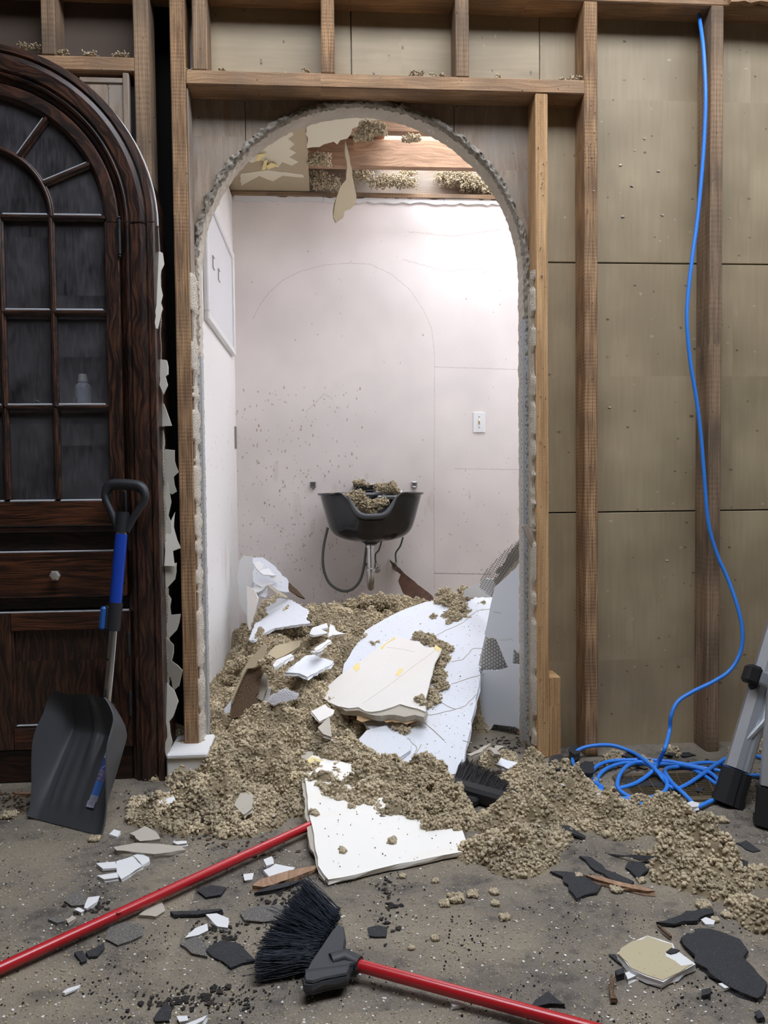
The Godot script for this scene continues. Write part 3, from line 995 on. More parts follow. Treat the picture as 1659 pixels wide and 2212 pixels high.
	for p in [[500, 395], [530, 320], [560, 290], [600, 290], [628, 278], [634, 292], [622, 300], [636, 312], [625, 322], [640, 330], [625, 340], [645, 350], [630, 358], [610, 350], [600, 362], [575, 350], [560, 345], [545, 352], [528, 345]]: sh.append(onplane(p[0], p[1], up2))
	plate(mb, local(up2, sh), 0.002, up2)
	part(mb, "torn_paper", M.cream_paper, c)
	mb = MB.new()
	plate(mb, jag(pxpoly(up2, [[520, 402], [520, 375], [580, 368], [655, 378], [656, 384], [610, 380], [590, 392], [560, 380]]), 0.004, 0.03), 0.002, up2)
	part(mb, "torn_paper", M.cream_paper, c)
	up2.origin.y = 2.462
	for p in [[[556, 335], [575, 332], [560, 348], [552, 348]], [[585, 352], [600, 358], [580, 366], [575, 360]], [[570, 348], [578, 345], [574, 366], [566, 368]]]:
		mb = MB.new()
		plate(mb, pxpoly(up2, p), 0.003, up2)
		part(mb, "paint_curl", M.yellow_paint, c)
	# second sheet, broken off raggedly
	up2.origin.y = 2.474
	mb = MB.new()
	plate(mb, jag(pxpoly(up2, [[663, 320], [663, 240], [760, 225], [870, 238], [842, 256], [800, 262], [760, 278], [750, 300], [735, 303], [728, 312], [722, 306], [700, 312], [690, 318]]), 0.006, 0.03), 0.012, up2, 0.004)
	part(mb, "ceiling_board", M.cream_paper, c)
	# peeling edge strips above the back wall
	for p in [[505, 700, 424], [700, 820, 428], [820, 960, 434], [960, 1100, 440]]:
		mb = MB.new()
		var a0 := atz(p[0], p[2], -1.935)
		var a1 := atz(p[1], p[2] + 2, -1.935)
		plate(mb, jag(PackedVector2Array([Vector2(a0.x, 2.425), Vector2(a1.x, 2.425), Vector2(a1.x, 2.452), Vector2(a0.x, 2.452)]), 0.007, 0.03), 0.006, Transform3D(Basis.IDENTITY, Vector3(0, 0, -1.94)), 0.002)
		part(mb, "plaster_lip", M.plaster_white, c)
	# wool hanging out of the ceiling
	var xs := []
	var cs := []
	for w in [[800, 275, -0.75, 0.03, 260], [785, 292, -0.75, 0.026, 200], [815, 280, -0.75, 0.025, 160], [690, 345, -1.5, 0.04, 160], [680, 385, -1.85, 0.05, 200], [705, 395, -1.85, 0.05, 150], [780, 380, -1.88, 0.05, 130], [850, 390, -1.9, 0.05, 170], [880, 393, -1.9, 0.04, 120], [820, 395, -1.9, 0.04, 100], [990, 385, -1.95, 0.07, 330], [1030, 395, -1.95, 0.07, 330], [960, 380, -1.95, 0.04, 120], [1060, 410, -1.95, 0.05, 160], [880, 300, -1.2, 0.016, 60], [895, 298, -1.2, 0.02, 70], [880, 372, -1.95, 0.04, 60]]:
		var p := atz(w[0], w[1], w[2])
		for k in w[4] * 4:
			xs.append(Transform3D(any_basis(rnd(0.0022, 0.0055)), p + Vector3(rnd(-1.6, 1.6), rnd(-0.7, 0.7), rnd(-1, 1)) * w[3] * sqrt(rnd())))
			cs.append(Color.WHITE * rnd(0.75, 1.25))
	scatter("hanging_wool", M.tuft2, xs, cs, M.wool, c)
	# flap of ceiling paper dangling on a strip
	var f := plane_of(atz(745, 305, -0.95), atz(722, 480, -0.93), atz(772, 400, -0.98))
	mb = MB.new()
	plate(mb, jag(pxpoly(f, [[746, 304], [752, 325], [760, 365], [764, 395], [770, 425], [768, 440], [756, 452], [745, 455], [742, 470], [726, 480], [720, 470], [724, 440], [735, 405], [748, 388], [750, 360], [745, 325]]), 0.002, 0.02), 0.006, f, 0.003)
	solo(mb, "ceiling_flap", M.gyp_paper, "tan flap of ceiling board dangling on a thin strip under the arch", "debris")

func jambs() -> void:
	# broken plaster round the archway, and the metal corner beads at its sides
	var j := thing("trim_1", "ragged grey-white plaster edge running round the archway", "trim", Vector3(AX, 0, -0.1), "", "structure")
	var n := noise(81, 42.0, 4)
	var path := []
	for k in 260: path.append([Vector2(AX - AR, k / 260.0 * AY), Vector2(-1, 0)])
	for k in 280:
		var a := PI - PI * k / 279.0
		path.append([Vector2(AX + cos(a) * AR, AY + sin(a) * AR), Vector2(cos(a), sin(a))])
	for k in 261: path.append([Vector2(AX + AR, AY * (1.0 - k / 260.0)), Vector2(1, 0)])
	var rim := []
	var sof := []
	for k in path.size():
		var p: Vector2 = path[k][0]
		var o: Vector2 = path[k][1]
		var w := 0.019 + 0.012 * n.get_noise_1d(k * 0.003)
		if k >= 540: w = 0.042 + 0.006 * n.get_noise_1d(k * 0.004)
		elif k < 260: w = 0.03 + 0.012 * n.get_noise_1d(k * 0.004)
		var prof := [[w, -0.098], [w, -0.088], [w * 0.72, -0.078], [w * 0.45, -0.082], [w * 0.2, -0.078], [0.001, -0.084], [-0.002, -0.1]]
		var row := []
		for i in prof.size():
			var e := n.get_noise_3d(p.x * 1.6, p.y * 1.6, i * 0.5)
			var e2 := n.get_noise_3d(p.x * 1.6 + 7.0, p.y * 1.6, i * 0.5)
			var q: Vector2 = p + o * (prof[i][0] + 0.008 * e)
			row.append(Vector3(q.x, q.y, prof[i][1] + 0.012 * e2))
		rim.append(row)
		var r2 := []
		for i in 6:
			var e := n.get_noise_3d(p.x, p.y, i * 0.2 + 3.0)
			var q := p - o * (0.002 + 0.004 * e)
			r2.append(Vector3(q.x, q.y, lerpf(row[6].z, -0.172, i / 5.0)))
		r2[0] = row[6]
		sof.append(r2)
	var mb := MB.new()
	skin(mb, rim, true)
	part(mb, "broken_edge", M.plaster_edge, j)
	mb = MB.new()
	skin(mb, sof, true)
	part(mb, "soffit", mat(lin(202, 190, 174), 0.9), j)
	# beads: thin metal angles with punched holes
	for s in [-1.0, 1.0]:
		mb = MB.new()
		var x: float = AX + s * (AR - 0.007)
		var y1 := 1.42 if s > 0 else 1.3
		for k in 26:
			var y := 0.03 + k * (y1 - 0.03) / 26.0
			var d := (y1 - 0.03) / 26.0
			var q := [Vector3(x, y, -0.085), Vector3(x, y + d, -0.085), Vector3(x - s * 0.001, y + d, -0.125), Vector3(x - s * 0.001, y, -0.125)]
			mb.quad(q[0], q[1], q[2], q[3], Vector3(-s, 0, 0), Vector2(0, k * 0.25), Vector2(0, k * 0.25 + 0.25), Vector2(1, k * 0.25 + 0.25), Vector2(1, k * 0.25))
			var e := [Vector3(x, y, -0.085), Vector3(x, y + d, -0.085), Vector3(x + s * 0.016, y + d, -0.079), Vector3(x + s * 0.016, y, -0.079)]
			mb.quad(e[0], e[1], e[2], e[3], Vector3.BACK, Vector2(0, k * 0.25), Vector2(0, k * 0.25 + 0.25), Vector2(1, k * 0.25 + 0.25), Vector2(1, k * 0.25))
		bar(mb, Vector3(x, 0.03, -0.085), Vector3(x, y1, -0.085), 0.0025, 6)
		part(mb, "corner_bead", M.bead, j, "perforated metal corner bead")
	# plaster broken off flush with the studs at both sides
	for s in [-1.0, 1.0]:
		var rows := []
		var x: float = -0.404 if s < 0.0 else 0.671
		for k in 150:
			var y := 0.04 + k * 0.0102
			var row := []
			var gap := smoothstep(0.05, 0.25, n.get_noise_1d(y * 0.25 + s * 5.0))
			for q in [[0.0, -0.004], [0.004, -0.004], [0.009, -0.012], [0.011, -0.05 if s < 0.0 else -0.024], [0.011, -0.09 if s < 0.0 else -0.03], [0.0, -0.09 if s < 0.0 else -0.03]]:
				var e := n.get_noise_3d(q[1] * 2.0, y, q[0] * 4.0)
				row.append(Vector3(x - s * q[0] * (1.0 - 0.45 * gap + 0.5 * e), y, q[1] * (1.0 + 0.4 * e) - 0.02 * gap))
			rows.append(row)
		mb = MB.new()
		skin(mb, rows, s > 0.0)
		part(mb, "plaster_column", M.plaster_rough, j)
	mb = MB.new()
	box(mb, Vector3(0.665, 0.05, -0.08), Vector3(0.6705, 1.5, -0.03), 0.001)
	part(mb, "pale_board", M.pale_board, j)
	# splintered lath leaning out of the right jamb
	mb = MB.new()
	var a := atz(1137, 1143, -0.06)
	var b := atz(1152, 1180, -0.02)
	box(mb, Vector3(-0.008, 0, -0.003), Vector3(0.008, a.distance_to(b) * 1.1, 0.003), 0.001, Transform3D(Basis(Vector3.BACK, 0.42), b))
	part(mb, "loose_lath", M.arch_board, j)
	mb = MB.new()
	box(mb, Vector3(0.664, 0.05, -0.086), Vector3(0.6705, 0.68, -0.066), 0.0005)
	part(mb, "board_edge", M.plaster_grey, j)
	mb = MB.new()
	box(mb, Vector3(-0.4035, 0.1, -0.09), Vector3(-0.3995, 2.1, -0.012), 0.001)
	part(mb, "plywood_edge", M.arch_board, j)

const KX := -0.998
const KY := 1.67
func cabinet() -> void:
	var c := thing("cabinet", "dark varnished built-in cabinet with an arched glass door, drawer and lower doors", "cabinet", Vector3(KX, 0, 0.08))
	var mb := MB.new()
	# architrave: a moulding swept up one side, over the arch and down the other
	var prof := [[0.0, -0.09], [0.0, 0.068], [0.004, 0.078], [0.02, 0.079], [0.024, 0.071], [0.028, 0.074], [0.04, 0.077], [0.07, 0.075], [0.076, 0.066], [0.081, 0.069], [0.087, 0.066], [0.092, 0.056], [0.099, 0.051], [0.105, 0.045], [0.105, -0.09]]
	var path := []
	for k in 12: path.append([Vector2(KX + 0.507, KY * k / 12.0), Vector2(1, 0)])
	for k in 73:
		var a := PI * k / 72.0
		path.append([Vector2(KX, KY) + Vector2.from_angle(a) * 0.507, Vector2.from_angle(a)])
	for k in 12: path.append([Vector2(KX - 0.507, KY * (1.0 - (k + 1) / 12.0)), Vector2(-1, 0)])
	for i in prof.size() - 1:
		var al := 0.0
		for k in path.size() - 1:
			var q := []
			var l: float = path[k][0].distance_to(path[k + 1][0])
			for e in [[k, i], [k + 1, i], [k + 1, i + 1], [k, i + 1]]:
				var b: Vector2 = path[e[0]][0] - path[e[0]][1] * prof[e[1]][0]
				q.append(Vector3(b.x, b.y, prof[e[1]][1]))
			var dn := Vector2(prof[i + 1][1] - prof[i][1], prof[i + 1][0] - prof[i][0]).normalized()
			var nn := Vector3(path[k][1].x * dn.x, path[k][1].y * dn.x, dn.y)
			var u0: float = prof[i][0]
			var u1: float = prof[i + 1][0]
			mb.quad(q[0], q[1], q[2], q[3], nn, Vector2(u0, al), Vector2(u0, al + l), Vector2(u1, al + l), Vector2(u1, al))
			al += l
	part(mb, "casing", M.dark, c)
	mb = MB.new()
	box(mb, Vector3(KX + 0.402, 1.666, 0.0772), Vector3(KX + 0.508, 1.668, 0.0792), 0.0)
	part(mb, "casing_joint", M.seam, c)
	# carcass
	mb = MB.new()
	var x0 := KX - 0.42
	var x1 := KX + 0.42
	box(mb, Vector3(x0 - 0.02, 0, -0.42), Vector3(x1 + 0.02, 2.12, -0.4), 0.0)
	box(mb, Vector3(x0 - 0.02, 0, -0.4), Vector3(x0, 2.12, 0.03), 0.0)
	box(mb, Vector3(x1, 0, -0.4), Vector3(x1 + 0.02, 1.76, 0.03), 0.0)
	box(mb, Vector3(x1, 1.76, -0.4), Vector3(x1 + 0.02, 2.12, -0.04), 0.0)
	box(mb, Vector3(x0, 2.11, -0.4), Vector3(x1, 2.13, -0.12), 0.0)
	part(mb, "carcass", M.dark_inside, c)
	for y in [0.835, 1.13, 1.409]:
		mb = MB.new()
		box(mb, Vector3(x0, y - 0.018, -0.4), Vector3(x1, y, 0.02), 0.002)
		part(mb, "shelf", M.dark_inside, c)
	# face frame around the drawer and doors
	mb = MB.new()
	for q in [[0.757, 0.02, 0.775, 0.058], [0.70, 0.0, 0.757, 0.03], [0.522, 0.0, 0.561, 0.03], [0.0, 0.0, 0.1, 0.05]]:
		mb = MB.new()
		box(mb, Vector3(x0, q[0], q[1]), Vector3(KX + 0.403, q[2], q[3]), 0.002)
		part(mb, "face_rail", M.dark_plain, c)
	mb = MB.new()
	box(mb, Vector3(x0, 0.772, 0.022), Vector3(KX + 0.36, 0.7775, 0.0565), 0.0)
	part(mb, "dust_line", M.dust, c)
	# glazed door
	var door := MB.new()
	var ring := []
	for k in 61:
		var a := PI * k / 60.0
		var d := Vector2.from_angle(a)
		var row := []
		for e in [[0.4, 0.02], [0.4, 0.06], [0.397, 0.063], [0.368, 0.063], [0.362, 0.056], [0.358, 0.05], [0.358, 0.02]]: row.append(Vector3(KX + d.x * e[0], KY + d.y * e[0], e[1]))
		ring.append(row)
	for k in 60:
		for i in 6:
			var e: float = k / 60.0 * PI * 0.38
			var dd := Vector2.from_angle(PI * (k + 0.5) / 60.0)
			var nn := Vector3(0, 0, 1) if i in [1, 2, 3, 4] else Vector3(dd.x, dd.y, 0) * (1.0 if i == 0 else -1.0)
			if i == 4 or i == 3: nn = Vector3(-dd.x, -dd.y, 1)
			door.quad(ring[k][i], ring[k + 1][i], ring[k + 1][i + 1], ring[k][i + 1], nn, Vector2(i * 0.013, e), Vector2(i * 0.013, e + 0.02), Vector2(i * 0.013 + 0.013, e + 0.02), Vector2(i * 0.013 + 0.013, e))
	for s in [-1.0, 1.0]: box(door, Vector3(KX + s * 0.379 - 0.021, 0.776, 0.02), Vector3(KX + s * 0.379 + 0.021, KY, 0.063), 0.003)
	var dr := part(door, "door", M.dark, c)
	mb = MB.new()
	box(mb, Vector3(KX - 0.358, 0.776, 0.02), Vector3(KX + 0.358, 0.849, 0.0625), 0.003)
	part(mb, "bottom_rail", M.dark_stripe, dr)
	var vx := [-0.203, -0.057, 0.057, 0.203]
	var hy := [0.853, 1.128, 1.407, 1.684]
	var muntin := func(a: Vector2, b: Vector2) -> void:
		var s := MB.new()
		var d := b - a
		var xf := Transform3D(Basis(Vector3.BACK, d.angle() - PI / 2), Vector3(a.x, a.y, 0))
		box(s, Vector3(-0.0095, 0, 0.036), Vector3(0.0095, d.length(), 0.053), 0.004, xf)
		box(s, Vector3(-0.0055, 0, 0.05), Vector3(0.0055, d.length(), 0.0605), 0.003, xf)
		part(s, "muntin", M.dark, dr)
	for x in vx: muntin.call(Vector2(KX + x, 0.853), Vector2(KX + x, 1.684))
	for y in hy:
		if y > 0.9: muntin.call(Vector2(KX - 0.36, y), Vector2(KX + 0.36, y))
		var edges := [-0.358] + vx + [0.358]
		var d := MB.new()
		for i in 5: box(d, Vector3(KX + edges[i] + 0.009, y + (0.004 if y > 0.9 else -0.006), 0.04), Vector3(KX + edges[i + 1] - 0.009, y + (0.0105 if y > 0.9 else 0.0005), 0.0575 if y > 0.9 else 0.0615), 0.002)
		part(d, "dust_line", M.dust, dr)
	for a in [28.0, 56.4, 90.0, 123.6, 152.0]:
		var d := Vector2.from_angle(deg_to_rad(a))
		muntin.call(Vector2(KX, KY + 0.012) + d * 0.21, Vector2(KX, KY) + d * 0.362)
		if a < 90.0:
			var s := MB.new()
			var o := Vector2(-d.y, d.x) * 0.009
			bar(s, Vector3(KX + d.x * 0.215 + o.x, KY + 0.012 + d.y * 0.215 + o.y, 0.052), Vector3(KX + d.x * 0.355 + o.x, KY + d.y * 0.355 + o.y, 0.052), 0.0026, 6)
			part(s, "dust_line", M.dust, dr)
	mb = MB.new()
	for e in [[0.0095, 0.036, 0.053], [0.0055, 0.05, 0.0605]]:
		var ro := []
		for k in 49:
			var d := Vector2.from_angle(PI * k / 48.0)
			var row := []
			for r in [[0.205 + e[0], e[1]], [0.205 + e[0], e[2] - 0.003], [0.205 + e[0] - 0.003, e[2]], [0.205 - e[0] + 0.003, e[2]], [0.205 - e[0], e[2] - 0.003], [0.205 - e[0], e[1]]]: row.append(Vector3(KX + d.x * r[0], KY + 0.014 + d.y * r[0], r[1]))
			ro.append(row)
		skin(mb, ro)
	part(mb, "fan_ring", M.dark, dr)
	# panes: a row of three by five, the half round and its six lights
	var pane := func(poly: PackedVector2Array) -> void:
		var s := MB.new()
		plate(s, poly, 0.003, Transform3D(Basis.IDENTITY, Vector3(0, 0, 0.04)))
		var g := part(s, "pane", M.glass, dr)
		var d := MB.new()
		plate(d, poly, 0.0003, Transform3D(Basis.IDENTITY, Vector3(0, 0, 0.0408)))
		part(d, "dust_film", M.glass_dust, g)
	var ex := [-0.358] + vx + [0.358]
	for i in 5:
		for k in 3: pane.call(PackedVector2Array([Vector2(KX + ex[i], hy[k]), Vector2(KX + ex[i + 1], hy[k]), Vector2(KX + ex[i + 1], hy[k + 1]), Vector2(KX + ex[i], hy[k + 1])]))
	var half := PackedVector2Array()
	for k in 25: half.append(Vector2(KX, KY + 0.014) + Vector2.from_angle(PI * k / 24.0) * 0.205)
	pane.call(half)
	var angs := [0.0, 28.0, 56.4, 90.0, 123.6, 152.0, 180.0]
	for i in 6:
		var s := PackedVector2Array()
		for k in 7: s.append(Vector2(KX, KY + 0.014) + Vector2.from_angle(deg_to_rad(lerpf(angs[i], angs[i + 1], k / 6.0))) * 0.205)
		for k in 7: s.append(Vector2(KX, KY + 0.014) + Vector2.from_angle(deg_to_rad(lerpf(angs[i + 1], angs[i], k / 6.0))) * 0.36)
		pane.call(s)
	# hinges
	for y in [1.625, 0.84, 0.42, 0.235]:
		mb = MB.new()
		var hx := -0.5945
		lathe(mb, [Vector2(0, -0.062), Vector2(0.003, -0.06), Vector2(0.005, -0.056), Vector2(0.0025, -0.052), Vector2(0.005, -0.05), Vector2(0.005, 0.05), Vector2(0.0025, 0.052), Vector2(0.005, 0.056), Vector2(0.003, 0.06), Vector2(0, 0.062)], Transform3D(Basis.IDENTITY.scaled(Vector3(1, 0.62 if y < 1.0 else 1.0, 1)), Vector3(hx, y, 0.0665)), 10)
		part(mb, "hinge", M.black_plastic, c)
	# drawer
	mb = MB.new()
	box(mb, Vector3(KX - 0.401, 0.563, -0.2), Vector3(KX + 0.401, 0.698, 0.068), 0.003)
	var dw := part(mb, "drawer", M.dark_stripe, c)
	mb = MB.new()
	var k0 := atz(123, 1242, 0.068)
	lathe(mb, [Vector2(0.009, 0), Vector2(0.009, 0.008), Vector2(0.0155, 0.012), Vector2(0.0165, 0.02), Vector2(0.011, 0.026), Vector2(0, 0.027)], Transform3D(Basis(Vector3.RIGHT, PI / 2), k0), 6, true)
	part(mb, "knob", mat(lin(210, 205, 196), 0.12, null, Vector3.ONE, 0.6), dw, "faceted clear knob")
	# lower doors
	for s in [0, 1]:
		var a: float = KX - 0.408 + s * 0.411
		var b: float = a + 0.405
		mb = MB.new()
		box(mb, Vector3(a + 0.004, 0.107, 0.02), Vector3(b - 0.004, 0.514, 0.046), 0.0)
		var ld := part(mb, "lower_door", M.dark, c)
		for e in [[a, a + 0.055], [b - 0.055, b]]:
			mb = MB.new()
			box(mb, Vector3(e[0], 0.103, 0.02), Vector3(e[1], 0.518, 0.063), 0.003)
			part(mb, "stile", M.dark, ld)
		for e in [[0.462, 0.518], [0.103, 0.168]]:
			mb = MB.new()
			box(mb, Vector3(a + 0.055, e[0], 0.02), Vector3(b - 0.055, e[1], 0.0628), 0.003)
			part(mb, "rail", M.dark_stripe, ld)
		mb = MB.new()
		for q in [[Vector3(a + 0.055, 0.168, 0.048), Vector3(b - 0.055, 0.168, 0.048)], [Vector3(a + 0.055, 0.168, 0.048), Vector3(a + 0.055, 0.462, 0.048)], [Vector3(b - 0.055, 0.168, 0.048), Vector3(b - 0.055, 0.462, 0.048)]]: bar(mb, q[0], q[1], 0.0075, 8)
		part(mb, "bead_moulding", M.dark, ld)
		mb = MB.new()
		box(mb, Vector3(a + 0.062, 0.1735, 0.046), Vector3(b - 0.062, 0.1765, 0.056), 0.001)
		part(mb, "dust_line", M.dust, ld)
		mb = MB.new()
		box(mb, Vector3(a + 0.005, 0.5165, 0.024), Vector3(b - 0.005, 0.519, 0.062), 0.001)
		part(mb, "dust_line", M.dust, ld)
	mb = MB.new()
	box(mb, Vector3(KX - 0.39, 0.697, 0.03), Vector3(KX + 0.385, 0.6995, 0.067), 0.001)
	part(mb, "dust_line", M.dust, dw)
	# what stands behind the glass
	var p := atz(180, 868, -0.06)
	p.y = 1.13
	var bt := thing("bottle", "small pale plastic bottle with a cap on the cabinet shelf", "bottle", p)
	mb = MB.new()
	lathe(mb, [Vector2(0, 0), Vector2(0.022, 0), Vector2(0.024, 0.003), Vector2(0.024, 0.068), Vector2(0.021, 0.077), Vector2(0.013, 0.083), Vector2(0.013, 0.088)], Transform3D(Basis.IDENTITY, p), 24)
	part(mb, "body", M.bottle, bt)
	mb = MB.new()
	lathe(mb, [Vector2(0.014, 0.086), Vector2(0.0145, 0.088), Vector2(0.012, 0.108), Vector2(0.011, 0.11), Vector2(0, 0.11)], Transform3D(Basis.IDENTITY, p), 20)
	part(mb, "cap", M.switch_white, bt)
	mb = MB.new()
	box(mb, Vector3(-0.021, 0.004, 0.0215), Vector3(-0.006, 0.034, 0.0248), 0.0, Transform3D(Basis(Vector3.UP, -0.2), p))
	part(mb, "label", M.bottle_label, bt)
	p = atz(60, 868, 0.0)
	p.y = 1.1305
	var kr := thing("key_ring", "bright metal key and split ring lying on the cabinet shelf", "keys", p)
	mb = MB.new()
	box(mb, Vector3(-0.03, 0, -0.006), Vector3(0.008, 0.007, 0.006), 0.001, Transform3D(Basis(Vector3.UP, 0.15), p))
	part(mb, "key", M.chrome, kr)
	mb = MB.new()
	var pts := PackedVector3Array()
	for k in 25: pts.append(p + Vector3(0.028, 0.011, 0) + Vector3(cos(TAU * k / 24.0) * 0.013, sin(TAU * k / 24.0) * 0.0105, sin(TAU * k / 24.0) * 0.012))
	tube(mb, pts, 0.0013, 6)
	part(mb, "ring", M.chrome, kr)

func ladder() -> void:
	var o := fl(1572, 1752)
	var l := thing("ladder", "grey aluminium ladder with black rubber feet at the picture's edge", "ladder", o)
	# rails leaning out of the frame: a flared outer pair near and far, joined by rungs
	var rails := [[fl(1570, 1738), atz(1729, 1200, 0.25)], [fl(1664, 1786), fl(1664, 1786) + Vector3(0.16, 0.86, -0.16)]]
	for i in 2:
		var a: Vector3 = rails[i][0]
		var b: Vector3 = rails[i][1]
		var d := (b - a).normalized()
		var top := a + d * 1.9
		var side := d.cross(Vector3(-0.35, 0.0, 1.0)).normalized()
		var out := side.cross(d).normalized()
		# channel section, lips turned towards the viewer's left
		var sec := [Vector2(-0.028, -0.03), Vector2(-0.032, 0.01), Vector2(-0.012, 0.03), Vector2(0.005, 0.03), Vector2(0.008, 0.026), Vector2(0.013, 0.026), Vector2(0.016, 0.03), Vector2(0.026, 0.027), Vector2(0.032, 0.016), Vector2(0.028, -0.03)]
		var mb := MB.new()
		var put := func(s: MB, sc: float, c: Vector3, e: Vector3) -> void:
			for k in sec.size():
				var p: Vector2 = sec[k] * sc
				var q: Vector2 = sec[(k + 1) % sec.size()] * sc
				var nn := Vector2(q.y - p.y, p.x - q.x)
				if nn.dot((p + q) * 0.5) < 0.0: nn = -nn
				s.quad(c + side * p.x + out * p.y, c + side * q.x + out * q.y, e + side * q.x + out * q.y, e + side * p.x + out * p.y, side * nn.x + out * nn.y)
			for f in [[c, -1.0], [e, 1.0]]:
				for k in range(1, sec.size() - 1):
					s.flat(f[0] + side * sec[0].x * sc + out * sec[0].y * sc, f[0] + side * sec[k].x * sc + out * sec[k].y * sc, f[0] + side * sec[k + 1].x * sc + out * sec[k + 1].y * sc, d * f[1])
		put.call(mb, 1.0, a + d * 0.1, top)
		var r := part(mb, "rail", M.alu, l)
		mb = MB.new()
		put.call(mb, 1.16, a + d * 0.014, a + d * 0.095)
		put.call(mb, 1.26, a + d * 0.0, a + d * 0.022)
		part(mb, "rubber_foot", M.black_rubber, r, "black rubber foot")
		if i == 0:
			# forged gusset and strap with its black end cap
			var h := a + d * 0.36
			mb = MB.new()
			box(mb, Vector3(-0.03, -0.019, -0.01), Vector3(0.5, 0.019, 0.045), 0.005, Transform3D(Basis(side, d.lerp(Vector3.UP, 0.3).normalized(), out).orthonormalized(), h + out * 0.02))
			part(mb, "strap", M.alu, l)
			mb = MB.new()
			box(mb, Vector3(-0.062, -0.026, -0.014), Vector3(-0.024, 0.026, 0.05), 0.008, Transform3D(Basis(side, d.lerp(Vector3.UP, 0.3).normalized(), out).orthonormalized(), h + out * 0.02))
			box(mb, Vector3(-0.042, -0.042, 0.0), Vector3(-0.022, 0.0, 0.034), 0.008, Transform3D(Basis(side, d, out), h + out * 0.02))
			part(mb, "end_cap", M.black_rubber, l, "black plastic end cap")
			mb = MB.new()
			var g := smooth_path([h + side * 0.05 + out * 0.04, h - d * 0.06 + side * 0.04 + out * 0.036, h - d * 0.14 + side * 0.012 + out * 0.03, h - d * 0.19 - side * 0.01 + out * 0.022], 8)
			var rr := []
			for k in g.size(): rr.append(lerpf(0.012, 0.005, float(k) / g.size()))
			tube(mb, g, rr, 10)
			part(mb, "brace", M.alu, l)
			# warning label on the narrow face
			mb = MB.new()
			var fx: Vector2 = (sec[1] + sec[2]) * 0.5
			var fn := (side * -0.02 + out * 0.02).normalized()
			var ft := d.cross(fn).normalized()
			var c: Vector3 = a + d * 0.56 + side * fx.x + out * fx.y + fn * 0.0006
			box(mb, Vector3(-0.0105, -0.035, 0), Vector3(0.0105, 0.035, 0.0006), 0.0, Transform3D(Basis(ft, d, fn).orthonormalized(), c))
			var w := part(mb, "warning_label", M.orange, l, "small red warning label")
			mb = MB.new()
			for k in 8: box(mb, Vector3(-0.005, -0.02 + k * 0.006, 0.0006), Vector3(0.002 + rnd(0, 0.004), -0.0172 + k * 0.006, 0.0009), 0.0, Transform3D(Basis(ft, d, fn).orthonormalized(), c))
			part(mb, "print", M.black_plastic, w)
			mb = MB.new()
			box(mb, Vector3(-0.0105, 0.036, 0), Vector3(0.0105, 0.075, 0.0006), 0.0, Transform3D(Basis(ft, d, fn).orthonormalized(), c))
			part(mb, "black_label", M.black_plastic, l, "black label above the red one")
	for k in 4:
		var mb := MB.new()
		var p: Vector3 = rails[1][0] + (rails[1][1] - rails[1][0]).normalized() * (0.42 + k * 0.3)
		bar(mb, p, p + Vector3(0.46, 0, 0.06), 0.018, 12)
		part(mb, "rung", M.alu, l)
	var mb := MB.new()
	for r in rails:
		var a: Vector3 = r[0]
		var d: Vector3 = (r[1] - r[0]).normalized()
		bar(mb, a + Vector3(0.5, 0, 0.07), a + Vector3(0.5, 0, 0.07) + d * 1.9, 0.03, 8)
	part(mb, "far_rail", M.alu, l)

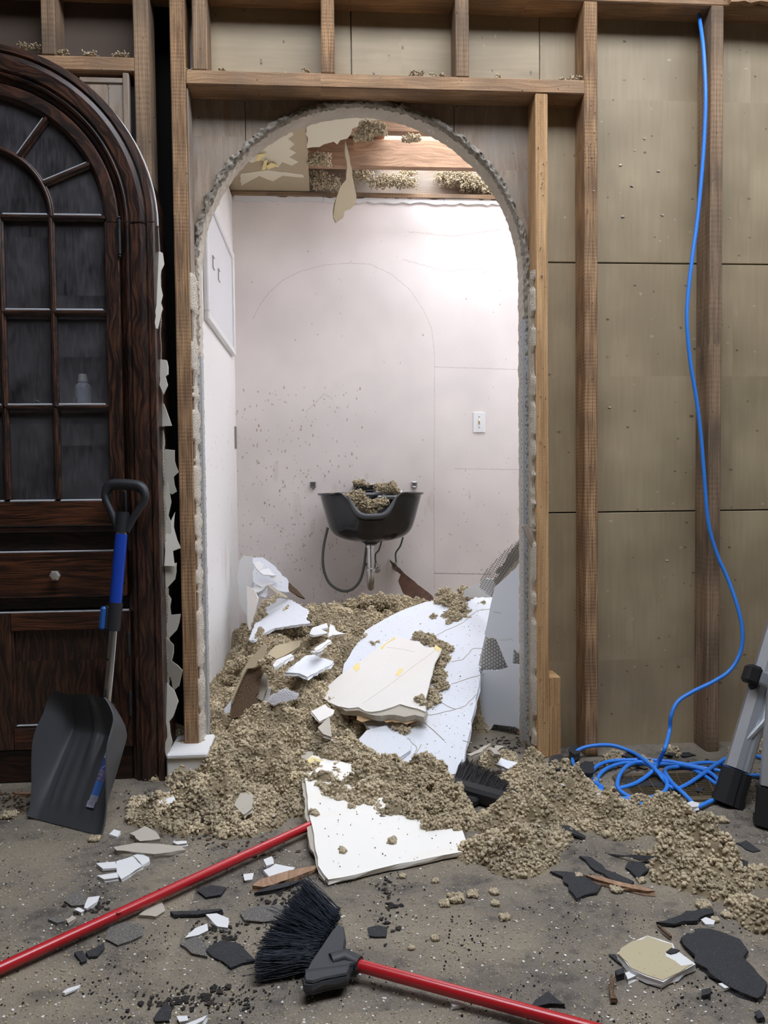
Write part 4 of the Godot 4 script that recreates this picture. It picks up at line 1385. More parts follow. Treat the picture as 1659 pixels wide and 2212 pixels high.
func cable() -> void:
	var pts := []
	for q in [[1508, 22, -0.06], [1514, 60, -0.03], [1520, 110, 0.0], [1524, 190, 0.014], [1523, 265, 0.016], [1518, 350, 0.014], [1507, 470, 0.012], [1495, 560, 0.015], [1486, 640, 0.016], [1484, 700, 0.018], [1491, 780, 0.016], [1504, 860, 0.014], [1513, 930, 0.014], [1520, 1010, 0.016], [1525, 1080, 0.016], [1532, 1140, 0.018], [1550, 1200, 0.024], [1572, 1250, 0.04], [1593, 1310, 0.07], [1604, 1365, 0.09], [1599, 1410, 0.1], [1577, 1448, 0.11], [1540, 1473, 0.12], [1497, 1494, 0.13], [1465, 1515, 0.14], [1450, 1545, 0.15], [1446, 1580, 0.15]]: pts.append(atz(q[0], q[1], q[2]))
	# coils on the floor
	var flo := func(x: float, y: float, h: float) -> Vector3:
		var p := fl(1220 + x / 3.779, 1580 + y / 3.779, h)
		return p if p.z > 0.018 else atz(1220 + x / 3.779, 1580 + y / 3.779, 0.018)
	for q in [[820, 130, 0.1], [770, 240, 0.05], [720, 320, 0.024], [650, 380, 0.016], [560, 432, 0.012], [450, 462, 0.01], [350, 466, 0.01], [265, 432, 0.01], [224, 370, 0.012], [240, 305, 0.014], [320, 256, 0.016], [450, 236, 0.016], [650, 234, 0.018], [850, 246, 0.018], [1000, 272, 0.016], [1150, 302, 0.014], [1290, 326, 0.012],
		[1400, 345, 0.01], [1515, 357, 0.01], [1640, 352, 0.01], [1760, 300, 0.01], [1660, 238, 0.01], [1570, 203, 0.01], [1450, 205, 0.02], [1330, 216, 0.022], [1240, 268, 0.022], [1150, 330, 0.02], [1060, 395, 0.016], [1000, 432, 0.012], [920, 468, 0.01], [860, 452, 0.012], [810, 400, 0.014], [740, 312, 0.03], [640, 225, 0.032], [540, 165, 0.026], [400, 117, 0.018], [250, 114, 0.014], [115, 150, 0.012], [66, 230, 0.01], [85, 290, 0.01], [125, 335, 0.01], [190, 410, 0.014], [255, 462, 0.02],
		[380, 525, 0.012], [520, 560, 0.01], [640, 597, 0.012], [580, 555, 0.01], [500, 520, 0.01], [445, 475, 0.014], [430, 425, 0.02], [455, 345, 0.022], [520, 275, 0.024], [620, 250, 0.024], [720, 300, 0.024], [800, 360, 0.02], [836, 425, 0.016], [815, 490, 0.01], [750, 525, 0.01], [650, 547, 0.01], [520, 548, 0.01], [390, 538, 0.01], [300, 480, 0.006], [265, 410, 0.008], [285, 355, 0.01], [350, 300, 0.012], [480, 258, 0.014], [620, 262, 0.012], [760, 265, 0.012], [880, 266, 0.012], [1000, 282, 0.02], [1130, 312, 0.02], [1220, 362, 0.016], [1256, 415, 0.012], [1230, 425, 0.01], [1150, 370, 0.01], [1040, 310, 0.01], [960, 288, 0.01], [910, 290, 0.01], [840, 300, 0.012], [818, 330, 0.016], [868, 410, 0.02], [940, 480, 0.018], [1030, 570, 0.008],
		[1060, 640, 0.007], [950, 646, 0.008], [800, 634, 0.008], [900, 640, 0.012], [1000, 640, 0.014], [1080, 622, 0.014], [1180, 574, 0.012], [1300, 520, 0.01], [1420, 400, 0.01], [1330, 290, 0.01], [1240, 260, 0.012], [1130, 256, 0.014], [1010, 272, 0.012]]: pts.append(flo.call(q[0], q[1], q[2]))
	var mb := MB.new()
	tube(mb, smooth_path(pts, 7), 0.0062, 8)
	solo(mb, "air_hose", M.blue_hose, "bright blue hose hanging down the wall and coiled on the floor", "hose")

func floor_grate() -> void:
	var a := fl(1330, 1678, 0.004)
	var b := fl(1552, 1664, 0.004)
	var d := fl(1576, 1724, 0.004)
	var e := fl(1368, 1730, 0.004)
	var o := thing("floor_grate", "rusty metal floor register under the blue hose coils", "grate", (a + d) * 0.5)
	var mb := MB.new()
	mb.quad(a, b, d, e, Vector3.UP)
	part(mb, "duct_mouth", M.void, o)
	mb = MB.new()
	for q in [[a, b], [b, d], [d, e], [e, a]]:
		var u: Vector3 = q[0]
		var v: Vector3 = q[1]
		var l := u.distance_to(v)
		box(mb, Vector3(-0.011, 0, -0.003), Vector3(0.011, l, 0.004), 0.001, Transform3D(Basis((v - u).normalized().cross(Vector3.UP), (v - u).normalized(), Vector3.UP), u))
	part(mb, "rim", M.grate, o)
	for k in range(1, 16):
		mb = MB.new()
		var u := a.lerp(e, k / 16.0)
		var v := b.lerp(d, k / 16.0)
		box(mb, Vector3(-0.0016, 0, -0.002), Vector3(0.0016, u.distance_to(v), 0.004), 0.0, Transform3D(Basis((v - u).normalized().cross(Vector3.UP), (v - u).normalized(), Vector3.UP), u))
		part(mb, "slat", M.grate, o)
	for k in range(1, 7):
		mb = MB.new()
		bar(mb, a.lerp(b, k / 7.0) + Vector3(0, 0.004, 0), e.lerp(d, k / 7.0) + Vector3(0, 0.004, 0), 0.0018, 5)
		part(mb, "cross_wire", M.grate, o)

func shampoo_bowl() -> void:
	var c := Vector3(0.237, 0.58, -1.69)
	var s := thing("shampoo_bowl", "black salon shampoo bowl on the alcove wall, full of fallen insulation", "sink", Vector3(c.x, 0.55, -1.95))
	var spow := func(v: float, e: float) -> float: return signf(v) * pow(absf(v), e)
	var top := 0.825
	var rimy := func(th: float) -> float:
		# dip for the neck at the front
		var d := wrapf(th - PI / 2 - 0.02, -PI, PI)
		return top - 0.115 * exp(-pow(absf(d) / 0.30, 3.0)) + 0.008 * exp(-pow((absf(d) - 0.5) / 0.16, 2.0))
	var shell := func(f: float, th: float, sh: float) -> Vector3:
		var y0 := c.y + sh
		var y: float = lerpf(y0, rimy.call(th), f)
		# side profile: full and rounded at the foot
		var k := pow(1.0 - pow(1.0 - clampf(f, 0, 1), 9.0), 0.5)
		var ax: float = 0.2 * k + 0.065 * f - sh * 0.5
		var bz: float = 0.165 * k + 0.06 * f - sh * 0.5
		var x: float = spow.call(cos(th), 0.72) * ax
		var z: float = spow.call(sin(th), 0.72) * bz
		if z < 0.0: z = maxf(z * 1.1, -0.25)
		# lip folded forward round the neck
		var d := wrapf(th - PI / 2 - 0.02, -PI, PI)
		if f > 0.9: z += 0.03 * exp(-pow(absf(d) / 0.24, 4.0)) * (f - 0.9) / 0.1
		return Vector3(c.x + x, y, c.z + z)
	var mb := MB.new()
	var rows := []
	for i in 31:
		var row := []
		for j in 96: row.append(shell.call(pow(i / 30.0, 1.8), TAU * j / 96.0, 0.0))
		rows.append(row)
	# rim, then the inside going down again
	var rim := []
	for j in 96:
		var p: Vector3 = rows[30][j]
		var o := Vector3(p.x - c.x, 0, p.z - c.z).normalized()
		rim.append(p + o * 0.012 + Vector3(0, 0.004, 0))
	rows.append(rim)
	var rim2 := []
	for j in 96: rim2.append(rim[j] + Vector3(0, 0.007, 0))
	rows.append(rim2)
	for i in 21:
		var row := []
		for j in 96: row.append(shell.call(pow(1.0 - i / 20.0, 1.8), TAU * j / 96.0, 0.014) + Vector3(0, 0.008 if i == 0 else 0.0, 0))
		rows.append(row)
	skin(mb, rows, false, true)
	part(mb, "bowl", M.black_gloss, s)
	mb = MB.new()
	var nr := PackedVector3Array()
	var nrr := []
	for k in 25:
		var e := k / 12.0 - 1.0
		var p: Vector3 = shell.call(1.0, PI / 2 + 0.02 + e * 0.36, 0.0)
		nr.append(p + Vector3(0, 0.014 + 0.012 * maxf(0.0, e - 0.6), 0.012 + 0.012 * (1.0 - e * e)))
		nrr.append(0.003 + 0.011 * (1.0 - pow(absf(e), 3.0)))
	tube(mb, nr, nrr, 10)
	part(mb, "neck_rest", mat(lin(64, 66, 70), 0.5), s)
	mb = MB.new()
	lathe(mb, [Vector2(0.05, 0.004), Vector2(0.05, -0.006), Vector2(0.036, -0.012), Vector2(0.03, -0.02), Vector2(0.0, -0.02)], Transform3D(Basis.IDENTITY, c + Vector3(0, 0.004, 0)), 24)
	part(mb, "strainer_nut", M.black_plastic, s)
	mb = MB.new()
	var d := c + Vector3(-0.002, -0.015, 0)
	tube(mb, PackedVector3Array([d, d + Vector3(0, -0.13, 0)]), 0.019, 18)
	lathe(mb, [Vector2(0.019, 0.0), Vector2(0.024, -0.002), Vector2(0.024, -0.014), Vector2(0.019, -0.016)], Transform3D(Basis.IDENTITY, d + Vector3(0, -0.004, 0)), 18)
	lathe(mb, [Vector2(0.019, 0.0), Vector2(0.026, -0.002), Vector2(0.026, -0.018), Vector2(0.019, -0.02)], Transform3D(Basis.IDENTITY, d + Vector3(0, -0.125, 0)), 18)
	tube(mb, smooth_path([d + Vector3(0, -0.13, 0), d + Vector3(0, -0.19, 0), d + Vector3(0, -0.225, -0.015), d + Vector3(0, -0.235, -0.05), d + Vector3(0, -0.215, -0.085), d + Vector3(0, -0.15, -0.1), d + Vector3(0, -0.13, -0.15), d + Vector3(0, -0.13, -0.26)], 6), 0.018, 16)
	part(mb, "drain_trap", M.chrome, s)
	mb = MB.new()
	var h := []
	for q in [[708, 1140, -1.84], [700, 1175, -1.86], [697, 1210, -1.86], [702, 1240, -1.86], [715, 1263, -1.86], [738, 1276, -1.86], [760, 1273, -1.87], [777, 1255, -1.88], [786, 1225, -1.88], [790, 1195, -1.86], [795, 1160, -1.8]]: h.append(atz(q[0], q[1], q[2]))
	tube(mb, smooth_path(h, 7), 0.0078, 10)
	part(mb, "spray_hose", M.grey_hose, s)
	mb = MB.new()
	var fz := -1.87
	var f0 := atz(838, 1068, fz)
	box(mb, f0 + Vector3(-0.06, -0.03, -0.03), f0 + Vector3(0.08, -0.005, 0.03), 0.006)
	lathe(mb, [Vector2(0.012, -0.01), Vector2(0.012, 0.012), Vector2(0.019, 0.016), Vector2(0.017, 0.035), Vector2(0, 0.037)], Transform3D(Basis.IDENTITY, f0 + Vector3(-0.02, 0, 0)), 14)
	lathe(mb, [Vector2(0.012, -0.01), Vector2(0.012, 0.008), Vector2(0.018, 0.012), Vector2(0.016, 0.03), Vector2(0, 0.032)], Transform3D(Basis(Vector3.BACK, -1.2), f0 + Vector3(0.055, 0.0, 0)), 14)
	part(mb, "faucet", M.steel, s)
	# wall vent behind it
	var v := thing("wall_vent", "small metal louvred wall plate behind the black bowl", "vent", atz(788, 1062, -1.94))
	mb = MB.new()
	var v0 := atz(763, 1046, -1.94)
	var v1 := atz(812, 1080, -1.94)
	for q in [[v0.x, v1.y, v0.x + 0.014, v0.y], [v1.x - 0.014, v1.y, v1.x, v0.y], [v0.x, v0.y - 0.014, v1.x, v0.y], [v0.x, v1.y, v1.x, v1.y + 0.012]]: box(mb, Vector3(q[0], q[1], -1.95), Vector3(q[2], q[3], -1.935), 0.002)
	part(mb, "frame", M.steel, v)
	mb = MB.new()
	box(mb, Vector3(v0.x + 0.01, v1.y + 0.01, -1.95), Vector3(v1.x - 0.01, v0.y - 0.01, -1.948), 0.0)
	part(mb, "recess", M.void, v)
	for k in 4:
		mb = MB.new()
		box(mb, Vector3(v0.x + 0.012, -0.004, -0.002), Vector3(v1.x - 0.012, 0.004, 0.002), 0.0, Transform3D(Basis(Vector3.RIGHT, 0.7), Vector3(0, v0.y - 0.022 - k * 0.014, -1.941)))
		part(mb, "louvre", M.steel, v)

func alcove_fittings() -> void:
	var mb := MB.new()
	# light switch
	var a := atz(1022, 890, -1.945)
	var b := atz(1048, 934, -1.945)
	var cc := (a + b) * 0.5
	var s := thing("light_switch", "white toggle light switch plate on the alcove back wall", "switch", Vector3(cc.x, cc.y, -1.95))
	box(mb, Vector3(a.x, b.y, -1.95), Vector3(b.x, a.y, -1.944), 0.002)
	part(mb, "plate", M.switch_white, s)
	mb = MB.new()
	box(mb, Vector3(-0.005, -0.012, 0), Vector3(0.005, 0.012, 0.0012), 0.0, Transform3D(Basis.IDENTITY, Vector3(cc.x, cc.y, -1.944)))
	part(mb, "slot", M.ivory, s)
	mb = MB.new()
	box(mb, Vector3(-0.004, -0.007, 0), Vector3(0.004, 0.007, 0.016), 0.0015, Transform3D(Basis(Vector3.RIGHT, -0.6), Vector3(cc.x, cc.y + 0.002, -1.944)))
	part(mb, "toggle", M.ivory, s)
	for k in [-0.03, 0.03]:
		mb = MB.new()
		lathe(mb, [Vector2(0.0035, 0), Vector2(0.003, 0.0012), Vector2(0, 0.0016)], Transform3D(Basis(Vector3.RIGHT, PI / 2), Vector3(cc.x, cc.y + k, -1.944)), 10)
		part(mb, "screw", M.dull_metal, s)
	# the two bracket clips
	for q in [[676, 1047, "small square metal bracket on the wall, left of the black bowl"], [895, 1047, "small square metal bracket on the wall, right of the black bowl"]]:
		var p := atz(q[0], q[1], -1.945)
		var t := thing("wall_bracket", q[2], "bracket", p, "wall brackets beside the bowl")
		mb = MB.new()
		for e in [[-0.016, -0.016, -0.009, 0.016], [0.009, -0.016, 0.016, 0.016], [-0.016, 0.009, 0.016, 0.016], [-0.016, -0.016, 0.016, -0.009]]: box(mb, Vector3(p.x + e[0], p.y + e[1], -1.951), Vector3(p.x + e[2], p.y + e[3], -1.936), 0.002)
		part(mb, "frame", M.steel, t)
		mb = MB.new()
		box(mb, p + Vector3(-0.01, -0.01, -0.006), p + Vector3(0.01, 0.01, -0.001), 0.0)
		bar(mb, p + Vector3(0, 0, -0.004), p + Vector3(0, 0, 0.006), 0.005, 8)
		part(mb, "catch", M.dull_metal, t)
		mb = MB.new()
		bar(mb, p + Vector3(0, -0.022, -0.004), p + Vector3(0, -0.022, 0.004), 0.005, 8)
		part(mb, "screw", M.dull_metal, t)
	# shutoff valves with their supply tubes
	for q in [[812, 1229, 820, 1176, "chrome shutoff valve beside the drain trap, with a grey supply tube"], [856, 1226, 866, 1168, "chrome shutoff valve above the broken brown board, with a green supply tube"]]:
		var p := atz(q[0], q[1], -1.9)
		var t := thing("shutoff_valve", q[4], "valve", Vector3(p.x, p.y, -1.95), "shutoff valves under the bowl")
		mb = MB.new()
		lathe(mb, [Vector2(0.022, 0), Vector2(0.02, 0.006), Vector2(0.008, 0.008), Vector2(0.008, 0.05)], Transform3D(Basis(Vector3.RIGHT, PI / 2), Vector3(p.x, p.y, -1.95)), 16)
		bar(mb, p + Vector3(-0.018, 0, 0), p + Vector3(0.018, 0, 0), 0.011, 12)
		bar(mb, p, p + Vector3(0, 0.032, 0), 0.009, 12)
		part(mb, "body", M.chrome, t)
		mb = MB.new()
		lathe(mb, [Vector2(0.006, 0), Vector2(0.016, 0.004), Vector2(0.018, 0.014), Vector2(0.014, 0.02), Vector2(0, 0.021)], Transform3D(Basis(Vector3.RIGHT, PI / 2).scaled(Vector3(1.1, 0.8, 1)), p + Vector3(0.004, -0.006, 0.01)), 12)
		part(mb, "handle", M.steel, t)
		mb = MB.new()
		var e := atz(q[2], q[3], -1.86)
		tube(mb, smooth_path([p + Vector3(0, 0.03, 0), p + Vector3(-0.002, 0.08, 0), e + Vector3(-0.004, -0.03, 0), e + Vector3(0.01, 0.02, 0.02)], 6), 0.005, 8)
		part(mb, "supply_tube", M.grey_hose if q[0] < 830 else mat(lin(84, 112, 98), 0.5), t)
	# framed panel on the left wall
	var f := thing("framed_panel", "white framed access panel high on the alcove side wall", "panel", Vector3(-0.484, 1.565, -1.32))
	for q in [[1.565, 1.6, -1.82, -0.83], [2.07, 2.105, -1.82, -0.83], [1.6, 2.07, -1.82, -1.785], [1.6, 2.07, -0.865, -0.83]]:
		mb = MB.new()
		box(mb, Vector3(-0.486, q[0], q[2]), Vector3(-0.462, q[1], q[3]), 0.005)
		part(mb, "frame_strip", M.white_paint, f)
	mb = MB.new()
	box(mb, Vector3(-0.486, 1.59, -1.79), Vector3(-0.474, 2.08, -0.86), 0.001)
	part(mb, "panel", mat(lin(222, 220, 222), 0.5), f)
	mb = MB.new()
	for q in [[460, 552, 7, 12], [472, 580, 8, 14]]:
		var p := atx(q[0], q[1], -0.47)
		var l := 0.05
		for e in [[Vector3(0, 0, 0), Vector3(0, 0, -l)], [Vector3(0, 0, 0), Vector3(0, -l, 0)], [Vector3(0, -l, 0), Vector3(0, -l, -l)]]: bar(mb, p + e[0], p + e[1], 0.0022, 5)
		part(mb, "wire_hook", M.dull_metal, f)
		mb = MB.new()
	# latch at the inner corner
	mb = MB.new()
	box(mb, Vector3(-0.486, 1.08, -1.9), Vector3(-0.474, 1.2, -1.87), 0.002)
	solo(mb, "strike_plate", M.dull_metal, "small metal strike plate at the alcove's inner corner", "latch")
	# broken brown board leaning against the back wall
	var pl := plane_of(atz(842, 1212, -1.93), atz(934, 1290, -1.6), atz(888, 1312, -1.6))
	mb = MB.new()
	var poly := pxpoly(pl, [[841, 1208], [848, 1214], [880, 1244], [934, 1287], [936, 1312], [890, 1318], [886, 1308], [875, 1290], [860, 1255], [866, 1240], [852, 1228]])
	plate(mb, jag(poly, 0.002, 0.03), 0.015, pl, 0.003)
	solo(mb, "broken_board", mat(Color(0.52, 0.44, 0.4), 0.7, M.joist.albedo_texture, Vector3(4, 2, 1)), "broken brown board leaning on the alcove wall under the bowl", "board")

# maps points read off an enlarged crop back to the photograph
func crop(ox: float, oy: float, s: float, pts: Array) -> Array:
	var out := []
	for p in pts: out.append([ox + p[0] / s, oy + p[1] / s])
	return out
func on_pile(pts: Array, lift := 0.012, tip := 0.0) -> Transform3D:
	var w := []
	for p in pts: w.append(hit(p[0], p[1]))
	var c := Vector3.ZERO
	var nn := Vector3.ZERO
	for i in w.size():
		var a: Vector3 = w[i]
		var b: Vector3 = w[(i + 1) % w.size()]
		c += a / w.size()
		nn += a.cross(b)
	nn = nn.normalized()
	if nn.y < 0.0: nn = -nn
	nn = nn.lerp(Vector3.UP, 0.3).normalized()
	if tip != 0.0: nn = (nn + Vector3(0, 0, tip)).normalized()
	var x := Vector3.RIGHT.slide(nn).normalized()
	return Transform3D(Basis(x, nn.cross(x), nn), c + nn * lift)
func crack(o: Node3D, xf: Transform3D, pts: Array, r := 0.0012) -> void:
	var mb := MB.new()
	var l := PackedVector3Array()
	for i in pts.size():
		var p := onplane(pts[i][0], pts[i][1], xf)
		if i > 0:
			var q := l[l.size() - 1]
			for k in range(1, 5): l.append(q.lerp(p, k / 5.0) + (xf.basis.x * rnd(-1, 1) + xf.basis.y * rnd(-1, 1)) * 0.003)
		l.append(p)
	tube(mb, l, r, 5)
	part(mb, "crack", M.plaster_grey, o)
func hexmesh(mb: MB, xf: Transform3D, poly: PackedVector2Array, s := 0.006, r := 0.0009, bulge := 0.0) -> void:
	var lo := poly[0]
	var hi := poly[0]
	for p in poly:
		lo = lo.min(p)
		hi = hi.max(p)
	var dx := s * sqrt(3.0)
	var rows := int((hi.y - lo.y) / (s * 1.5)) + 2
	var cols := int((hi.x - lo.x) / dx) + 2
	for j in rows:
		for i in cols:
			var c := lo + Vector2(i * dx + (dx * 0.5 if j % 2 else 0.0), j * s * 1.5)
			for k in 3:
				var a := c + Vector2.from_angle(PI / 6 + k * PI / 3) * s
				var b := c + Vector2.from_angle(PI / 6 + (k + 1) * PI / 3) * s
				if Geometry2D.is_point_in_polygon((a + b) * 0.5, poly):
					var z0 := bulge * sin(a.x * 30.0) * cos(a.y * 24.0)
					var z1 := bulge * sin(b.x * 30.0) * cos(b.y * 24.0)
					bar(mb, xf * Vector3(a.x, a.y, z0), xf * Vector3(b.x, b.y, z1), r, 3)
# a broken piece lying on the pile or on the floor
func piece(called: String, label: String, cat: String, pts: Array, m: Material, th := 0.008, group := "", lift := 0.012, amp := 0.003, tip := 0.0, edge: Material = null) -> MeshInstance3D:
	var xf := on_pile(pts, lift + th * 0.5, tip)
	var mb := MB.new()
	var poly := jag(pxpoly(xf, pts), amp, 0.018)
	plate(mb, poly, th, xf, minf(th * 0.4, 0.004))
	return solo(mb, called, m, label, cat, group)
# lumps of wool: each spot is a pixel with a radius, on a plane or at a distance
func clump(called: String, label: String, spots_: Array, xf, dens := 1.0, squash := 0.7) -> void:
	var c0: Vector3 = onplane(spots_[0][0], spots_[0][1], xf) if xf is Transform3D else atz(spots_[0][0], spots_[0][1], xf)
	var up: Vector3 = xf.basis.z if xf is Transform3D else Vector3(0, 0.5, 0.87)
	var o := thing(called, label, "insulation", c0, "", "stuff")
	var core := MB.new()
	var xs := []
	var cs := []
	for q in spots_:
		var p: Vector3 = onplane(q[0], q[1], xf) if xf is Transform3D else atz(q[0], q[1], xf)
		var r: float = q[2] * p.distance_to(EYE) / F
		var nz := noise(int(q[0] * 7 + q[1]), 1.3, 2)
		var rows := []
		for i in 9:
			var row := []
			for j in 14:
				var d := Vector3(sin(PI * i / 8.0) * cos(TAU * j / 14.0), cos(PI * i / 8.0), sin(PI * i / 8.0) * sin(TAU * j / 14.0))
				row.append(p + d * r * (0.72 + 0.35 * nz.get_noise_3dv(d * 1.5)) - up * d.dot(up) * r * (1.0 - squash) * 0.7)
			rows.append(row)
		skin(core, rows, false, true)
		var k := int(dens * 3.0 * r * r / (0.0032 * 0.0032)) + 8
		for i in k:
			var d := Vector3(rnd(-1, 1), rnd(-1, 1), rnd(-1, 1)).normalized()
			if d.dot(up) < -0.35: d -= 2.0 * d.dot(up) * up
			var e := (0.74 + 0.36 * nz.get_noise_3dv(d * 1.5)) * rnd(0.9, 1.12)
			xs.append(Transform3D(any_basis(rnd(0.0018, 0.0046)), p + d * r * e - up * d.dot(up) * r * (1.0 - squash) * 0.7))
			cs.append(Color.WHITE * rnd(0.75, 1.25))
	part(core, "core", M.wool_plain, o, "", "stuff")
	scatter("tufts", M.tuft if rnd() < 0.5 else M.tuft2, xs, cs, M.wool, o)

var slab_a: Transform3D
var slab_b: Transform3D
var slab_f: Transform3D
func debris_slabs() -> void:
	var mb: MB
	# the large speckled sheet
	var A := atz(1067, 1289, -0.82)
	var B := atz(998, 1669, 0.125)
	var C := atz(789, 1362, -0.86)
	slab_a = plane_of(B, A, C)
	var o := thing("plaster_slab", "largest white plaster slab, speckled and cracked, sloping up against the pile", "plaster slab", B, "fallen plaster slabs")
	var main := [[1068, 1289], [1054, 1360], [1040, 1440], [1022, 1545], [1010, 1600], [997, 1669], [965, 1675], [900, 1660], [846, 1650], [770, 1613], [800, 1575], [735, 1500], [743, 1434], [789, 1362], [830, 1338], [876, 1315], [920, 1300], [985, 1292], [1050, 1288]]
	mb = MB.new()
	plate(mb, jag(pxpoly(slab_a, main), 0.003, 0.03), 0.016, slab_a, 0.004)
	part(mb, "sheet", M.plaster_speck, o)
	for c in [[[940, 1373], [1000, 1345], [1030, 1320], [1060, 1315]], [[1050, 1400], [1020, 1402], [1000, 1425], [975, 1430]], [[1046, 1455], [1000, 1470], [975, 1478]], [[1028, 1500], [1005, 1525], [985, 1532], [950, 1518]], [[985, 1532], [930, 1545], [900, 1540]], [[770, 1560], [830, 1560]], [[880, 1595], [900, 1615], [890, 1640], [910, 1608]], [[1000, 1600], [1020, 1605]], [[900, 1545], [960, 1600]]]: crack(o, slab_a, c, 0.0017)
	# bits of it that have come away
	var xa := slab_a
	xa.origin += slab_a.basis.z * 0.012
	mb = MB.new()
	plate(mb, pxpoly(xa, crop(660, 1360, 3.95, [[410, 985], [520, 860], [690, 815], [720, 860], [840, 905], [905, 970], [895, 1030], [790, 1100], [730, 1160], [560, 1080], [480, 1040]])), 0.01, xa, 0.003)
	part(mb, "broken_corner", M.plaster_speck, o)
	# cream piece lying on top
	var off := func(px: float, py: float, d: float) -> Vector3:
		var x := slab_a
		x.origin += slab_a.basis.z * d
		return onplane(px, py, x)
	slab_b = plane_of(off.call(698, 1502, 0.05), off.call(852, 1374, 0.036), off.call(918, 1545, 0.056))
	# keep it clear of the sheet below
	o = thing("plaster_piece", "smooth cream plaster piece with a scalloped edge lying on the largest slab", "plaster slab", slab_b.origin, "fallen plaster slabs")
	var cream := crop(660, 1360, 3.95, [[150, 560], [170, 500], [300, 385], [470, 270], [650, 130], [770, 55], [830, 68], [900, 95], [960, 98], [1030, 155], [1130, 145], [1160, 170], [1100, 290], [1065, 430], [1040, 530], [1020, 620], [1022, 700], [960, 675], [890, 660], [805, 635], [740, 660], [640, 692], [560, 702], [510, 697], [450, 662], [370, 672], [280, 655], [200, 620], [160, 590]])
	mb = MB.new()
	plate(mb, jag(pxpoly(slab_b, cream), 0.0012, 0.03), 0.005, slab_b, 0.0012)
	part(mb, "finish_coat", M.plaster_cream, o)
	var xb := slab_b
	xb.origin -= slab_b.basis.z * 0.0055
	mb = MB.new()
	var under := crop(660, 1360, 3.95, [[160, 560], [180, 510], [300, 395], [470, 280], [650, 140], [760, 70], [960, 110], [1030, 165], [1120, 170], [1090, 290], [1050, 430], [1020, 560], [1025, 715], [1010, 745], [930, 725], [850, 745], [760, 725], [640, 735], [540, 720], [450, 690], [340, 690], [230, 650], [180, 610]])
	plate(mb, jag(pxpoly(xb, under), 0.003, 0.02), 0.022, xb, 0.004)
	part(mb, "base_coat", M.plaster_grey, o)
	xb.origin -= slab_b.basis.z * 0.023
	mb = MB.new()
	plate(mb, jag(pxpoly(xb, crop(660, 1360, 3.95, [[440, 700], [700, 680], [1000, 690], [1000, 780], [950, 770], [860, 810], [820, 790], [760, 790], [740, 780], [690, 790], [640, 760], [560, 770], [480, 790], [440, 770]])), 0.004, 0.02), 0.002, xb)
	part(mb, "torn_paper", M.tan_paper, o, "torn tan paper backing")
	var xc := slab_b
	xc.origin += slab_b.basis.z * 0.001
	for p in [[[640, 150], [760, 60], [765, 75], [690, 120], [650, 170]], [[400, 320], [455, 275], [465, 330], [430, 360]], [[765, 385], [800, 335], [830, 330], [830, 350], [790, 395]], [[1095, 160], [1110, 130], [1160, 165], [1130, 190]], [[160, 530], [180, 505], [175, 540]]]:
		mb = MB.new()
		plate(mb, jag(pxpoly(xc, crop(660, 1360, 3.95, p)), 0.001, 0.01), 0.0008, xc)
		part(mb, "chipped_paint", M.yellow_paint, o, "yellow chip in the paint")
	crack(o, slab_b, crop(660, 1360, 3.95, [[490, 630], [760, 440], [1100, 180]]), 0.0006)
	crack(o, slab_b, crop(660, 1360, 3.95, [[690, 150], [860, 175], [930, 190]]), 0.0006)
	# the front sheet, nearest the viewer
	slab_f = plane_of(fl(712, 1902, 0.015), fl(1004, 1840, 0.016), atz(657, 1640, 0.13))
	o = thing("front_slab", "white plaster slab lying nearest the viewer, corner over the red pole", "plaster slab", slab_f.origin, "fallen plaster slabs")
	mb = MB.new()
	plate(mb, jag(pxpoly(slab_f, crop(300, 1550, 1.843, [[655, 180], [690, 150], [760, 165], [845, 185], [900, 205], [1000, 260], [1100, 330], [1240, 405], [1275, 410], [1292, 460], [1308, 505], [1285, 535], [1150, 560], [1000, 590], [860, 625], [755, 645], [735, 620], [715, 590], [700, 500], [690, 430], [672, 360], [665, 270]])), 0.0022, 0.03), 0.012, slab_f, 0.003)
	part(mb, "sheet", M.plaster_cream2, o)
	var xg := slab_f
	xg.origin -= slab_f.basis.z * 0.006
	mb = MB.new()
	plate(mb, jag(pxpoly(xg, crop(300, 1550, 1.843, [[645, 170], [655, 140], [690, 130], [700, 240], [705, 360], [720, 500], [745, 620], [740, 650], [715, 620], [680, 500], [662, 370], [650, 250]])), 0.003, 0.02), 0.008, xg, 0.003)
	part(mb, "broken_edge", M.plaster_grey, o)
	xg = slab_f
	xg.origin += slab_f.basis.z * 0.0006
	mb = MB.new()
	plate(mb, jag(pxpoly(xg, crop(300, 1550, 1.843, [[660, 175], [690, 155], [735, 170], [700, 185], [735, 190], [690, 200], [655, 205]])), 0.002, 0.02), 0.001, xg)
	part(mb, "yellow_paint", M.yellow_paint, o, "patch of old yellow paint")
	crack(o, slab_f, [[655, 1682], [700, 1676], [740, 1668]], 0.0006)
	# plaster on metal lath still hanging behind the slabs
	var L := plane_of(atz(1122, 1240, -0.24), atz(1122, 1560, -0.22), atz(1010, 1560, -0.36))
	o = thing("hanging_plaster", "bluish white plaster panel on metal lath standing behind the largest slab", "plaster panel", L.origin, "fallen plaster slabs")
	mb = MB.new()
	plate(mb, jag(pxpoly(L, crop(980, 1130, 3.75, [[330, 520], [440, 420], [530, 340], [552, 330], [552, 1000], [535, 1060], [485, 1020], [472, 1140], [555, 1150], [555, 1680], [490, 1650], [325, 1630], [270, 1720], [230, 1680], [150, 1595], [120, 1640], [100, 1500], [240, 1190], [350, 1195], [440, 1165], [430, 1150], [340, 935], [270, 930], [250, 900]])), 0.001, 0.03), 0.012, L, 0.002)
	part(mb, "plaster", M.plaster_blue, o)
	var Lb := L
	Lb.origin -= L.basis.z * 0.008
